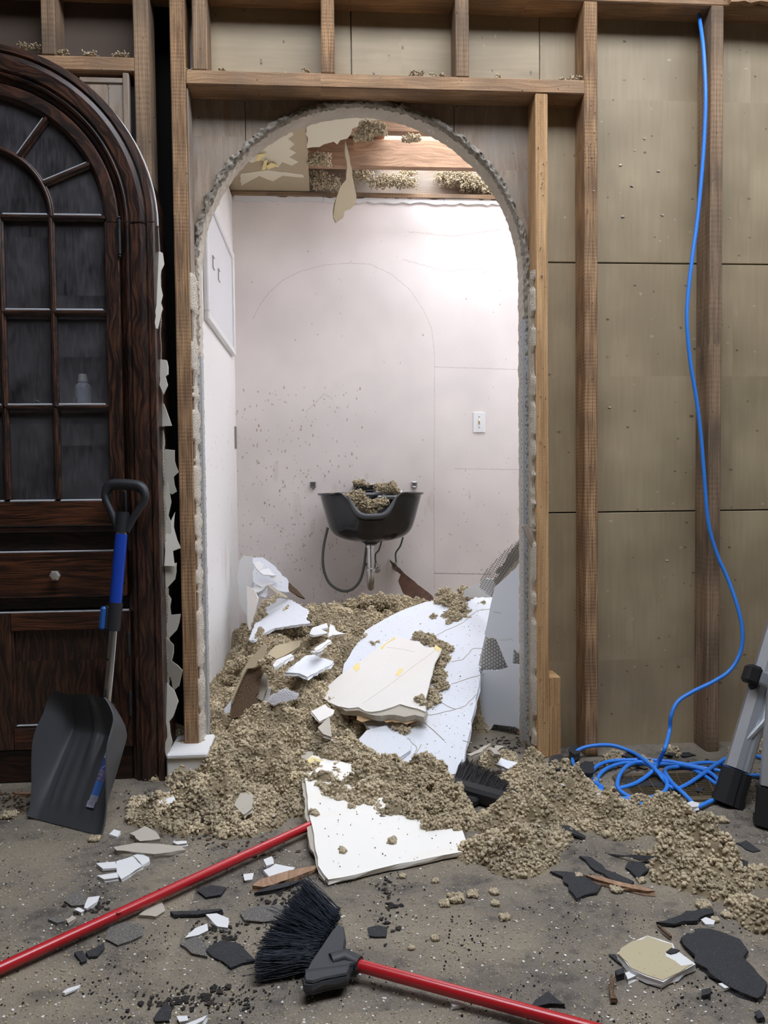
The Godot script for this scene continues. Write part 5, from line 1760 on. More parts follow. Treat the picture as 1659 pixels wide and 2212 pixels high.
	mb = MB.new()
	hexmesh(mb, Lb, pxpoly(Lb, crop(980, 1130, 3.75, [[270, 900], [552, 900], [552, 1200], [200, 1220]])), 0.0075, 0.0011)
	hexmesh(mb, Lb, pxpoly(Lb, crop(980, 1130, 3.75, [[100, 1560], [555, 1560], [500, 1720], [420, 1745], [300, 1745], [130, 1730]])), 0.0075, 0.0011)
	part(mb, "metal_lath", M.lath_wire, o, "hexagonal metal lath", "stuff")
	mb = MB.new()
	Lb.origin -= L.basis.z * 0.03
	plate(mb, pxpoly(Lb, crop(980, 1130, 3.75, [[262, 880], [560, 880], [560, 1700], [60, 1740], [120, 1500]])), 0.004, Lb)
	part(mb, "felt_backing", mat(lin(214, 212, 208), 0.95), o)
	crack(o, L, crop(980, 1130, 3.75, [[325, 715], [385, 735]]), 0.001)
	crack(o, L, crop(980, 1130, 3.75, [[370, 945], [420, 950], [455, 935], [485, 950]]), 0.0007)
	# strip of lath torn away, still joined at the right jamb
	var S := plane_of(atz(1124, 1180, -0.22), atz(1060, 1280, -0.5), atz(1130, 1230, -0.26))
	o = thing("lath_strip", "torn strip of metal lath slanting down from the right jamb", "metal lath", S.origin)
	mb = MB.new()
	hexmesh(mb, S, pxpoly(S, [[1126, 1160], [1126, 1200], [1090, 1240], [1062, 1292], [1035, 1270], [1040, 1245], [1056, 1225], [1090, 1190]]), 0.0075, 0.0011, 0.004)
	part(mb, "mesh", M.lath_wire, o, "", "stuff")
	var S2 := S
	S2.origin -= S.basis.z * 0.006
	mb = MB.new()
	plate(mb, jag(pxpoly(S2, [[1126, 1168], [1126, 1212], [1100, 1238], [1072, 1264], [1066, 1255], [1080, 1240], [1070, 1238], [1090, 1215], [1096, 1200], [1110, 1184]]), 0.005, 0.015), 0.007, S2, 0.003)
	part(mb, "plaster_keys", M.plaster_grey, o)
	mb = MB.new()
	var S3 := plane_of(atz(1066, 1262, -0.56), atz(1000, 1284, -0.84), atz(1060, 1292, -0.6))
	plate(mb, jag(pxpoly(S3, [[1068, 1252], [1066, 1270], [1058, 1290], [1000, 1290], [1002, 1276], [1030, 1262], [1048, 1250]]), 0.004, 0.02), 0.01, S3, 0.004)
	part(mb, "plaster_lump", M.plaster_white, o)
	# short stick behind the jamb
	mb = MB.new()
	var p := atz(1121, 1580, -0.24)
	box(mb, Vector3(p.x - 0.01, 0.0, -0.26), Vector3(p.x + 0.012, p.y, -0.235), 0.004)
	solo(mb, "timber_stub", M.joist, "short brown timber stub under the lath at the right jamb", "timber")
	# heap of broken sheets at the left
	var t := func(s: Array) -> Array: return crop(430, 1180, 5.027, s)
	var stand := func(called: String, label: String, pts: Array, z: float, m: Material, th: float, tilt := 0.25, turn := 0.0, amp := 0.004) -> MeshInstance3D:
		var q: Array = t.call(pts)
		var c := Vector2.ZERO
		for k in q: c += Vector2(k[0], k[1]) / q.size()
		var nn := Vector3(turn, tilt, 1.0).normalized()
		var org := atz(c.x, c.y, z)
		var x := Vector3.RIGHT.slide(nn).normalized()
		var xf := Transform3D(Basis(x, nn.cross(x), nn), org)
		var s := MB.new()
		plate(s, jag(pxpoly(xf, q), amp, 0.02), th, xf, 0.003)
		return solo(s, called, m, label, "plaster", "broken sheets in the alcove pile")
	stand.call("broken_sheet", "tall white plaster shard leaning in the alcove's left corner", [[440, 165], [482, 100], [560, 112], [605, 150], [612, 330], [570, 430], [540, 640], [520, 760], [445, 640], [412, 330]], -1.52, M.plaster_white, 0.012, 0.3, -0.5)
	stand.call("broken_sheet", "white flaking plaster sheet topping the heap beside the corner shard", [[590, 130], [690, 120], [790, 190], [880, 290], [975, 390], [985, 500], [870, 480], [740, 420], [720, 560], [600, 500], [585, 330]], -1.42, M.plaster_speck, 0.014, 0.5, 0.2, 0.007)
	stand.call("broken_sheet", "narrow off-white plaster strip standing on edge in the heap", [[520, 430], [600, 470], [632, 560], [610, 720], [570, 900], [545, 920], [520, 800], [525, 600]], -1.3, M.plaster_cream, 0.01, 0.3, -0.6)
	for q in [[[600, 190], [660, 160], [700, 200], [650, 270], "topmost curled flake in the crumbled top of the left heap"], [[640, 260], [760, 240], [840, 320], [700, 310], "wide flake just under the topmost one on the left heap"], [[600, 400], [700, 380], [830, 400], [680, 440], "long flat flake across the middle of the left heap"], [[560, 470], [620, 430], [720, 440], [640, 500], "lowest flake of the left heap, above the half-buried sheet"], [[740, 290], [860, 330], [900, 390], [800, 360], "flake on the right slope of the left heap"]]:
		var m: MeshInstance3D = stand.call("plaster_flake", q[4], q.slice(0, 4), -1.385 + rnd(-0.02, 0.02), M.plaster_white, 0.006, rnd(0.3, 1.2), rnd(-0.6, 0.6))
		m.set_meta("group", "flakes on top of the left heap")
	stand.call("lath_stick", "thin pale stick slanting across the top of the left heap", [[735, 425], [760, 415], [960, 545], [950, 565], [870, 530]], -1.33, M.pale_board, 0.01, 0.6, 0.0, 0.001)
	stand.call("tar_paper", "blackened ragged scrap on the right slope of the left heap", [[945, 410], [985, 395], [1100, 510], [1150, 570], [1080, 540], [960, 460]], -1.44, M.brown_board, 0.012, 0.5, 0.3)
	piece("broken_sheet", "white scuffed sheet half buried across the back of the pile", "plaster", t.call([[700, 640], [770, 585], [880, 562], [1000, 582], [1100, 640], [1180, 690], [1150, 780], [1210, 835], [1000, 860], [820, 890], [700, 950], [600, 1020], [540, 1020], [600, 850]]), M.plaster_speck, 0.01, "broken sheets in the alcove pile", 0.055)
	piece("broken_sheet", "white strip with a straight edge in the middle of the pile", "plaster", t.call([[930, 1370], [1150, 1190], [1250, 1175], [1330, 1210], [1460, 1245], [1440, 1280], [1180, 1420], [1090, 1380]]), M.plaster_speck, 0.012, "broken sheets in the alcove pile", 0.045)
	piece("broken_sheet", "tan-faced board scrap left of the pile's middle strip", "plaster", t.call([[740, 1170], [830, 1080], [1000, 1035], [1105, 1020], [1090, 1085], [960, 1170], [810, 1240]]), M.gyp_paper, 0.012, "broken sheets in the alcove pile", 0.05)
	piece("broken_sheet", "narrow white board edge just below the tan-faced scrap", "plaster", t.call([[800, 1290], [830, 1240], [1000, 1165], [1025, 1185], [900, 1260], [820, 1310]]), M.plaster_white, 0.014, "broken sheets in the alcove pile", 0.06)
	piece("plaster_chip", "white triangular plaster chip above the pile's middle strip", "plaster", t.call([[1215, 1135], [1345, 1135], [1285, 1175]]), M.plaster_white, 0.008, "white chips on the alcove pile", 0.05, 0.001)
	piece("plaster_chip", "larger white ragged chip up against the back insulation", "plaster", t.call([[1200, 950], [1240, 880], [1380, 835], [1400, 880], [1330, 900], [1400, 940], [1250, 965]]), M.plaster_white, 0.008, "white chips on the alcove pile", 0.045)
	piece("plaster_chip", "white pointed chip beside the largest slab's upper left edge", "plaster", t.call([[1400, 990], [1420, 840], [1470, 870], [1490, 920], [1590, 955], [1450, 960]]), M.plaster_white, 0.008, "white chips on the alcove pile", 0.05)
	piece("plaster_chip", "white bar-shaped chip between the middle strip and the back sheet", "plaster", t.call([[1250, 1110], [1400, 1010], [1440, 1020], [1330, 1110], [1260, 1140]]), M.plaster_white, 0.008, "white chips on the alcove pile", 0.05)
	piece("plaster_chip", "small square cream chip at the scalloped piece's left tip", "plaster", t.call([[1220, 1790], [1370, 1715], [1400, 1750], [1472, 1780], [1455, 1825], [1310, 1905]]), M.plaster_cream, 0.007, "white chips on the alcove pile", 0.03, 0.001)
	piece("plaster_chip", "grey plaster shard below the square cream chip", "plaster", t.call([[1290, 1970], [1400, 1860], [1420, 1870], [1440, 2070], [1350, 2040]]), M.plaster_grey, 0.01, "white chips on the alcove pile", 0.04, 0.001)
	stand.call("board_scrap", "dark brown board scrap standing on edge in the insulation, tan along one side", [[335, 1880], [352, 1690], [420, 1500], [510, 1330], [660, 1290], [700, 1300], [660, 1450], [612, 1640], [650, 1700], [560, 1770], [440, 1850]], -0.27, M.brown_board, 0.012, 0.55, -0.25)
	stand.call("board_scrap", "tan paper edge peeling off the dark brown board scrap", [[350, 1700], [410, 1500], [510, 1290], [620, 1150], [705, 1060], [735, 1085], [700, 1190], [660, 1290], [520, 1330], [430, 1500], [380, 1640]], -0.285, M.gyp_paper, 0.01, 0.55, -0.25)
	stand.call("board_scrap", "grey-white strip standing beside the dark brown board scrap", [[640, 1660], [690, 1400], [770, 1370], [740, 1500], [690, 1680]], -0.29, M.plaster_grey, 0.014, 0.4, -0.2)
	stand.call("board_scrap", "thin white strip on edge beside the wire mesh scrap", [[700, 1690], [745, 1540], [778, 1545], [760, 1640], [738, 1705]], -0.3, M.plaster_white, 0.01, 0.4, -0.2, 0.001)
	stand.call("board_scrap", "small rusty-brown curl above the dark brown board scrap", [[735, 1200], [760, 1180], [830, 1220], [790, 1240], [750, 1225]], -0.36, M.brown_board, 0.006, 0.5, 0.0)
	stand.call("metal_trim", "pale blue metal trim standing up at the left jamb's foot", [[190, 1865], [350, 1670], [345, 1760], [318, 1905], [250, 1912]], -0.33, M.plaster_blue, 0.006, 0.4, 0.2, 0.0)
	stand.call("metal_trim", "flat end of metal track poking from the insulation by the left jamb", [[130, 1915], [180, 1905], [310, 1918], [300, 1950], [140, 1945]], -0.26, M.plaster_blue, 0.008, 0.4, 0.0, 0.0)
	var q: Array = t.call([[750, 1690], [790, 1610], [930, 1540], [1090, 1605], [1060, 1660], [880, 1700], [810, 1725]])
	var xf := on_pile(q, 0.05)
	var wm := thing("mesh_scrap", "crumpled scrap of white-coated wire lath in the middle of the insulation", "metal lath", xf.origin)
	mb = MB.new()
	hexmesh(mb, xf, pxpoly(xf, q), 0.006, 0.0014, 0.004)
	part(mb, "mesh", mat(lin(190, 190, 196), 0.7), wm, "", "stuff")
	mb = MB.new()
	xf.origin -= xf.basis.z * 0.008
	plate(mb, jag(pxpoly(xf, q), 0.004, 0.02), 0.005, xf)
	part(mb, "plaster_keys", mat(lin(196, 190, 190), 0.9), wm)
	# crumpled white paper and lath bits at the right jamb
	piece("crumpled_paper", "crumpled white paper lying behind the black brush", "paper", crop(980, 1130, 3.75, [[340, 1955], [385, 1905], [430, 1920], [515, 1935], [520, 1980], [470, 2000], [430, 1985]]), M.paper_white, 0.012, "", 0.03, 0.007, 0.5)
	piece("lath_scrap", "grey wavy lath scrap under the hanging lath panel", "debris", crop(980, 1130, 3.75, [[300, 1830], [350, 1800], [420, 1805], [350, 1840], [390, 1880], [330, 1870]]), M.plaster_grey, 0.008, "", 0.03)
	piece("lath_scrap", "dull grey board scrap beside the slab's lower right edge", "debris", crop(980, 1130, 3.75, [[110, 1870], [190, 1840], [300, 1780], [230, 1850], [140, 1885]]), M.plaster_grey, 0.008, "", 0.03)

func insulation() -> void:
	# main pile: a skin over the debris height, then tufts all over it
	var mb := MB.new()
	var low := MB.new()
	var nv := noise(91, 12.0, 3)
	var P := func(i: int, j: int) -> Vector3: return Vector3(gx0 + i * gs, hf[j * gw + i], gz0 + j * gs)
	var N := func(i: int, j: int) -> Vector3: return Vector3(hf[j * gw + maxi(i - 1, 0)] - hf[j * gw + mini(i + 1, gw - 1)], 2.0 * gs, hf[maxi(j - 1, 0) * gw + i] - hf[mini(j + 1, gh - 1) * gw + i]).normalized()
	for j in gh - 1:
		for i in gw - 1:
			if hf[j * gw + i] + hf[j * gw + i + 1] + hf[(j + 1) * gw + i] + hf[(j + 1) * gw + i + 1] <= 0.0: continue
			var z := gz0 + j * gs
			var t := mb
			var q := [[i, j], [i + 1, j], [i + 1, j + 1], [i, j + 1]]
			var p := []
			var n := []
			for k in q:
				p.append(P.call(k[0], k[1]))
				n.append(N.call(k[0], k[1]))
			t.tri(p[0], p[1], p[2], n[0], n[1], n[2])
			t.tri(p[0], p[2], p[3], n[0], n[2], n[3])
	var o := thing("insulation_pile", "heaps of fallen tan wool insulation filling the archway and spilling over the floor", "insulation", Vector3(0.1, 0, 0.1), "", "stuff")
	part(mb, "mound", M.wool_plain, o, "", "stuff")
	for v in 3:
		var xs := []
		var cs := []
		var k := 0
		while k < 68000:
			k += 1
			var x := gx0 + rnd() * gw * gs
			var z := gz0 + rnd() * gh * gs
			var h := H(x, z)
			if h < 0.001: continue
			if z < -0.15 and (x < -0.47 or x > 1.2): continue
			var s := rnd(0.002, 0.0056) * (1.0 + 0.4 * nv.get_noise_2d(x, z))
			xs.append(Transform3D(any_basis(s), Vector3(x, h + rnd(-0.1, 0.9) * s, z)))
			cs.append(Color.WHITE * clampf(1.0 + 0.5 * nv.get_noise_2d(x * 0.6 + 9.0, z * 0.6) + rnd(-0.22, 0.22), 0.45, 1.5))
		scatter("tufts", [M.tuft, M.tuft2, M.tuft3][v], xs, cs, M.wool, o)
	# clumps that lie on the slabs
	clump("insulation_clump", "tan insulation clump near the top corner of the largest slab", [[975, 1300, 26], [990, 1318, 26], [960, 1285, 20], [1010, 1290, 20], [985, 1335, 18], [1000, 1275, 14], [1025, 1282, 12], [950, 1300, 14], [970, 1345, 9]], slab_a)
	clump("insulation_clump", "tan insulation ridge along the cream piece's right edge", [[905, 1378, 18], [925, 1385, 22], [948, 1400, 22], [965, 1405, 18], [960, 1425, 18], [950, 1440, 16], [945, 1465, 23], [955, 1485, 20], [930, 1500, 20], [940, 1515, 18], [925, 1525, 13], [955, 1460, 15]], slab_a)
	clump("insulation_clump", "small insulation lump on the cream piece's lower right corner", [[908, 1512, 13], [915, 1520, 9]], slab_b)
	clump("insulation_clump", "dark dusty insulation hanging under the cream piece's lower edge", [[860, 1572, 14], [875, 1580, 15], [885, 1570, 9], [850, 1562, 10]], slab_a)
	clump("insulation_clump", "large insulation heap covering the upper right of the front slab", [[780, 1660, 22], [830, 1668, 26], [870, 1690, 28], [900, 1680, 32], [930, 1700, 34], [960, 1720, 34], [900, 1730, 34], [940, 1750, 36], [980, 1760, 30], [870, 1720, 26], [850, 1700, 20], [900, 1760, 26], [930, 1785, 24], [960, 1780, 24], [985, 1780, 20], [800, 1680, 16], [760, 1640, 20], [730, 1630, 18], [840, 1730, 16], [820, 1715, 12]], slab_f, 0.8, 0.85)
	clump("insulation_clump", "insulation crumb at the front slab's upper left, the largest of three", [[690, 1695, 10], [700, 1702, 12], [715, 1708, 10]], slab_f)
	clump("insulation_clump", "flat insulation patch in the middle of the front slab", [[760, 1715, 12], [775, 1722, 14], [790, 1718, 12], [770, 1735, 12], [740, 1720, 9], [735, 1727, 7], [760, 1743, 8], [800, 1735, 10]], slab_f)
	clump("insulation_clump", "lone insulation tuft near the front slab's right side", [[846, 1820, 10], [850, 1814, 7]], slab_f)
	clump("insulation_clump", "lone insulation tuft near the front slab's lower left", [[741, 1840, 8], [738, 1834, 6]], slab_f)
	clump("insulation_clump", "insulation knob on the front slab's right corner", [[988, 1790, 11], [992, 1780, 8]], slab_f)
	clump("insulation_clump", "insulation lump at the front slab's left edge above the pole", [[675, 1756, 9], [683, 1760, 7]], slab_f)
	clump("insulation_clump", "insulation heaped in the black shampoo bowl", [[760, 1080, 20], [785, 1090, 22], [800, 1105, 16], [775, 1070, 16], [815, 1090, 16], [745, 1075, 12], [830, 1085, 12], [720, 1072, 9]], -1.66)
	clump("insulation_clump", "insulation resting on the faucet behind the bowl", [[830, 1055, 14], [845, 1052, 14], [815, 1052, 10], [855, 1060, 10], [780, 1043, 10], [768, 1042, 7], [795, 1048, 6]], -1.86)
	clump("insulation_clump", "insulation crest along the back of the alcove pile", [[760, 1308, 18], [790, 1300, 20], [820, 1298, 20], [845, 1300, 18], [850, 1318, 16], [870, 1330, 12], [720, 1318, 18], [690, 1325, 16], [800, 1325, 20]], -1.2)
	clump("insulation_clump", "insulation fluff caught on the dark brown board scrap", [[565, 1432, 10], [575, 1442, 12], [585, 1452, 9], [582, 1425, 8]], -0.26)
	clump("insulation_clump", "insulation band lying across the half-buried white sheet", [[545, 1400, 9], [560, 1388, 13], [590, 1376, 15], [620, 1366, 17], [650, 1362, 17], [678, 1372, 14], [610, 1385, 13], [645, 1382, 13], [575, 1400, 9]], -0.93)
	clump("insulation_clump", "insulation packed between the left heap and the white sheet", [[556, 1335, 9], [566, 1318, 11], [575, 1303, 10], [550, 1352, 8], [590, 1296, 8], [600, 1286, 6]], -1.26)
	clump("insulation_clump", "insulation mound behind the dark brown board scrap", [[500, 1440, 14], [520, 1430, 14], [495, 1465, 14], [545, 1425, 12], [512, 1480, 14], [490, 1490, 10]], -0.62)
	# plaster bits and brown shreds mixed into the wool
	var bx := []
	var bc := []
	for k in 900:
		var p := Vector3(gx0 + rnd() * gw * gs, 0, gz0 + rnd() * gh * gs)
		p.y = H(p.x, p.z)
		if p.y < 0.01 or p.x < -0.46 and p.z < -0.1: continue
		var w := rnd() < 0.55
		var s := rnd(0.002, 0.007) * (1.0 if w else 1.3)
		bx.append(Transform3D(Basis(Vector3.UP, rnd(0, TAU)) * Basis(Vector3(rnd(-1, 1), 0, rnd(-1, 1)).normalized(), rnd(-0.9, 0.9)).scaled(Vector3(s * 1.4, s * 0.6, s)), p + Vector3(0, 0.006, 0)))
		bc.append(Color(0.74, 0.73, 0.71) * rnd(0.8, 1.05) if w else Color(0.15, 0.1, 0.06) * rnd(0.4, 1.3))
	scatter("mixed_bits", chip_mesh(21, 0.4), bx, bc, M.crumb, o)
	# crumbled tufts on the bare floor
	var loose := [[1035, 1860, 10], [1060, 1840, 12], [870, 1895, 5], [940, 1905, 5], [985, 1945, 14], [1020, 1935, 9], [960, 1955, 8], [1068, 1930, 7], [1070, 1955, 6], [1090, 1985, 8], [940, 2030, 5], [890, 2050, 4], [728, 1975, 5], [20, 1765, 12], [205, 1815, 9], [75, 1755, 5], [1330, 1925, 9], [1385, 1905, 6], [1250, 1895, 6], [1520, 1960, 12], [1600, 1960, 10], [1640, 1995, 12], [1655, 2010, 9], [1545, 1990, 5], [1600, 2050, 5], [1570, 1980, 7], [1480, 1835, 8], [1630, 1880, 8], [1560, 1775, 9]]
	for q in loose:
		var p := fl(q[0], q[1])
		var xs := []
		var cs := []
		var r: float = q[2] * p.distance_to(EYE) / F
		for k in int(q[2] * 16):
			xs.append(Transform3D(any_basis(rnd(0.0015, 0.0042)), p + Vector3(rnd(-1, 1) * r, absf(rnd(0.0, 0.8)) * r * 0.6 + 0.002, rnd(-1, 1) * r)))
			cs.append(Color.WHITE * rnd(0.75, 1.2))
		scatter("insulation_tuft", M.tuft2, xs, cs, M.wool, self, "small tuft of tan insulation lying loose on the open floor", "insulation").set_meta("group", "loose insulation tufts on the floor")

func shovel() -> void:
	var BL := fl(66, 1766, 0.003)
	var BR := fl(222, 1806, 0.003)
	var mid := (BL + BR) * 0.5
	var top := atz(231, 1528, 0.175)
	var o := thing("snow_shovel", "dark grey snow shovel with a blue telescopic handle leaning on the cabinet", "shovel", mid)
	var W := (BR - BL).normalized()
	var wid := BL.distance_to(BR)
	var U := (top - mid)
	var L := U.length()
	U = U.normalized()
	var N := W.cross(U).normalized()
	if N.z < 0.0: N = -N
	# scoop: flat floor, sides and back curling towards the viewer
	var front := []
	var back := []
	for i in 41:
		var v := i / 40.0
		var r1 := []
		var r2 := []
		for j in 49:
			var u := j / 24.0 - 1.0
			# edge rounds off towards the top corners
			var half := wid * 0.5 * (1.02 + 0.06 * sin(v * PI) - 0.10 * v)
			var corner := clampf((v - 0.8) / 0.2, 0, 1)
			half *= 1.0 - 0.22 * corner * corner
			var x := u * half
			var au := absf(u)
			var side := pow(clampf((au - 0.78) / 0.22, 0, 1), 1.25) * lerpf(0.012, 0.1, smoothstep(0.0, 0.65, v))
			var bk := pow(clampf((v - 0.76) / 0.24, 0, 1), 1.5) * 0.085
			var lift := maxf(side, bk) + 0.35 * minf(side, bk)
			# channel for the shaft, and shallow ribs
			var chan := exp(-pow(u / 0.13, 4.0)) * 0.014 * smoothstep(0.35, 0.75, v) * (1.0 - smoothstep(0.93, 1.0, v))
			var ribs := (0.5 + 0.5 * cos(u * 6.5 * PI)) * 0.004 * smoothstep(0.08, 0.2, v) * (1.0 - smoothstep(0.5, 0.85, v)) * (1.0 if au < 0.62 else 0.0)
			var y := v * L * (1.0 - 0.05 * au * au * corner)
			var p := mid + W * (x + 0.006 * v) + U * y + N * (lift + chan + ribs)
			r1.append(p)
			r2.append(p - N * 0.004 + (W * signf(u) * 0.002 if au > 0.9 else Vector3.ZERO))
		front.append(r1)
		back.append(r2)
	var mb := MB.new()
	skin(mb, front)
	skin(mb, back, true)
	for e in [[0, 0], [40, 0]]:
		for j in 48: mb.quad(front[e[0]][j], front[e[0]][j + 1], back[e[0]][j + 1], back[e[0]][j], U * (-1.0 if e[0] == 0 else 1.0))
	for j in [0, 48]:
		for i in 40: mb.quad(front[i][j], front[i + 1][j], back[i + 1][j], back[i][j], W * (-1.0 if j == 0 else 1.0))
	var sc := part(mb, "scoop", M.shovel, o)
	# peeling label along the right side
	mb = MB.new()
	for i in range(7, 29):
		for j in range(33, 38):
			var q := [front[i][j], front[i][j + 1], front[i + 1][j + 1], front[i + 1][j]]
			for k in 4: q[k] += N * (0.0015 + (0.004 if i < 9 else 0.0))
			var u0 := Vector2((j - 33) / 5.0, (28 - i + 1) / 22.0)
			mb.quad(q[0], q[1], q[2], q[3], N, u0, u0 + Vector2(0.2, 0), u0 + Vector2(0.2, -1 / 22.0), u0 + Vector2(0, -1 / 22.0))
	var im := Image.create(64, 352, false, Image.FORMAT_RGB8)
	im.fill(lin(88, 98, 140))
	im.fill_rect(Rect2i(0, 0, 64, 26), lin(52, 92, 168))
	im.fill_rect(Rect2i(0, 26, 64, 70), lin(176, 178, 190))
	for k in 12: im.fill_rect(Rect2i(6 + k * 4, 66, 1 + k % 3, 26), lin(70, 70, 84))
	im.fill_rect(Rect2i(30, 40, 26, 18), lin(72, 104, 180))
	im.fill_rect(Rect2i(0, 96, 64, 60), lin(58, 76, 146))
	stroke(im, [Vector2(8, 150), Vector2(56, 104)], 2.0, lin(180, 182, 200), 0.8, 0.5)
	im.fill_rect(Rect2i(0, 156, 64, 60), lin(96, 88, 124))
	spots(im, 24, 2, 8, lin(170, 170, 190), Rect2(0, 0.45, 1, 0.15), Vector2(2, 0.4), 0.6)
	im.fill_rect(Rect2i(0, 216, 64, 74), lin(66, 108, 180))
	im.fill_rect(Rect2i(0, 290, 64, 62), lin(150, 152, 166))
	for k in 7: im.fill_rect(Rect2i(6, 300 + k * 6, 44 - (k * 7) % 16, 2), lin(96, 98, 112))
	part(mb, "label", mat(Color.WHITE, 0.4, tex(im)), sc, "torn blue and white label")
	# dirt stuck in the scoop
	var xs := []
	var cs := []
	for k in 900:
		var i := int(clampf(absf(rnd(-1, 1)) * 26.0, 0, 39))
		var j := int(clampf(24 + rnd(-1, 1) * 20.0, 1, 47))
		if rnd() < 0.35:
			i = int(rnd(8, 22))
			j = int(rnd(13, 30))
		xs.append(Transform3D(any_basis(rnd(0.0008, 0.003)), front[i][j].lerp(front[i + 1][j + 1], rnd()) + N * 0.001))
		cs.append(Color(0.11, 0.09, 0.065) * rnd(0.3, 1.5))
	scatter("caked_dirt", chip_mesh(4, 0.8), xs, cs, M.crumb, sc)
	# handle
	var a: Vector3 = atz(229, 1545, 0.178)
	var b := atz(268, 1085, 0.125)
	var d := (b - a).normalized()
	var at := func(py: float) -> Vector3: return a + d * (a.distance_to(b) * (1545.0 - py) / (1545.0 - 1085.0))
	mb = MB.new()
	tube(mb, PackedVector3Array([a - d * 0.12, at.call(1350)]), 0.0128, 18)
	var sh := part(mb, "steel_shaft", M.chrome, o)
	mb = MB.new()
	for y in [1424, 1503]: bar(mb, at.call(y) + Vector3(-0.006, 0, 0.009), at.call(y) + Vector3(-0.0065, 0, 0.0125), 0.003, 8)
	part(mb, "adjusting_hole", M.void, sh)
	mb = MB.new()
	lathe(mb, [Vector2(0.013, -0.03), Vector2(0.021, -0.03), Vector2(0.024, 0.0), Vector2(0.026, 0.006), Vector2(0.0135, 0.006)], Transform3D(Basis(d.cross(N).normalized(), d, N), at.call(1522)), 20)
	part(mb, "socket", M.shovel, sc)
	mb = MB.new()
	tube(mb, PackedVector3Array([at.call(1304), at.call(1154)]), 0.0178, 20)
	part(mb, "blue_grip_tube", M.blue_tube, o, "bright blue upper tube")
	mb = MB.new()
	tube(mb, PackedVector3Array([at.call(1154), at.call(1151)]), 0.0165, 20)
	part(mb, "metal_collar", M.chrome, o)
	mb = MB.new()
	tube(mb, PackedVector3Array([at.call(1364), at.call(1358), at.call(1306), at.call(1303)]), [0.017, 0.02, 0.021, 0.019], 18)
	box(mb, Vector3(-0.026, -0.042, -0.008), Vector3(-0.002, 0.03, 0.022), 0.006, Transform3D(Basis(W.slide(d).normalized(), d, W.slide(d).normalized().cross(d)), at.call(1332)))
	var cl := part(mb, "clamp", M.black_plastic, o)
	mb = MB.new()
	box(mb, Vector3(-0.032, -0.042, 0.004), Vector3(-0.012, 0.026, 0.03), 0.006, Transform3D(Basis(W.slide(d).normalized(), d, W.slide(d).normalized().cross(d)), at.call(1332)))
	part(mb, "lever", M.blue_lever, cl, "blue locking lever")
	# D grip
	mb = MB.new()
	var X := Vector3(1, 0.0, 0.12).slide(d).normalized()
	var e: Vector3 = at.call(1125)
	tube(mb, PackedVector3Array([at.call(1151), at.call(1146), at.call(1110), at.call(1106)]), [0.018, 0.02, 0.019, 0.015], 16)
	var loop := smooth_path([e - X * 0.012 - d * 0.03, e - X * 0.03 + d * 0.012, e - X * 0.055 + d * 0.058, e - X * 0.057 + d * 0.08, e - X * 0.044 + d * 0.1, e - X * 0.02 + d * 0.105, e + X * 0.02 + d * 0.105, e + X * 0.046 + d * 0.1, e + X * 0.06 + d * 0.08, e + X * 0.058 + d * 0.058, e + X * 0.033 + d * 0.012, e + X * 0.014 - d * 0.03], 6)
	var rr := []
	for k in loop.size():
		var f := absf(k / float(loop.size() - 1) - 0.5) * 2.0
		rr.append(lerpf(0.0165, 0.0105, smoothstep(0.2, 0.6, f)))
	tube(mb, loop, rr, 14)
	part(mb, "grip", M.black_plastic, o, "black D-shaped grip")

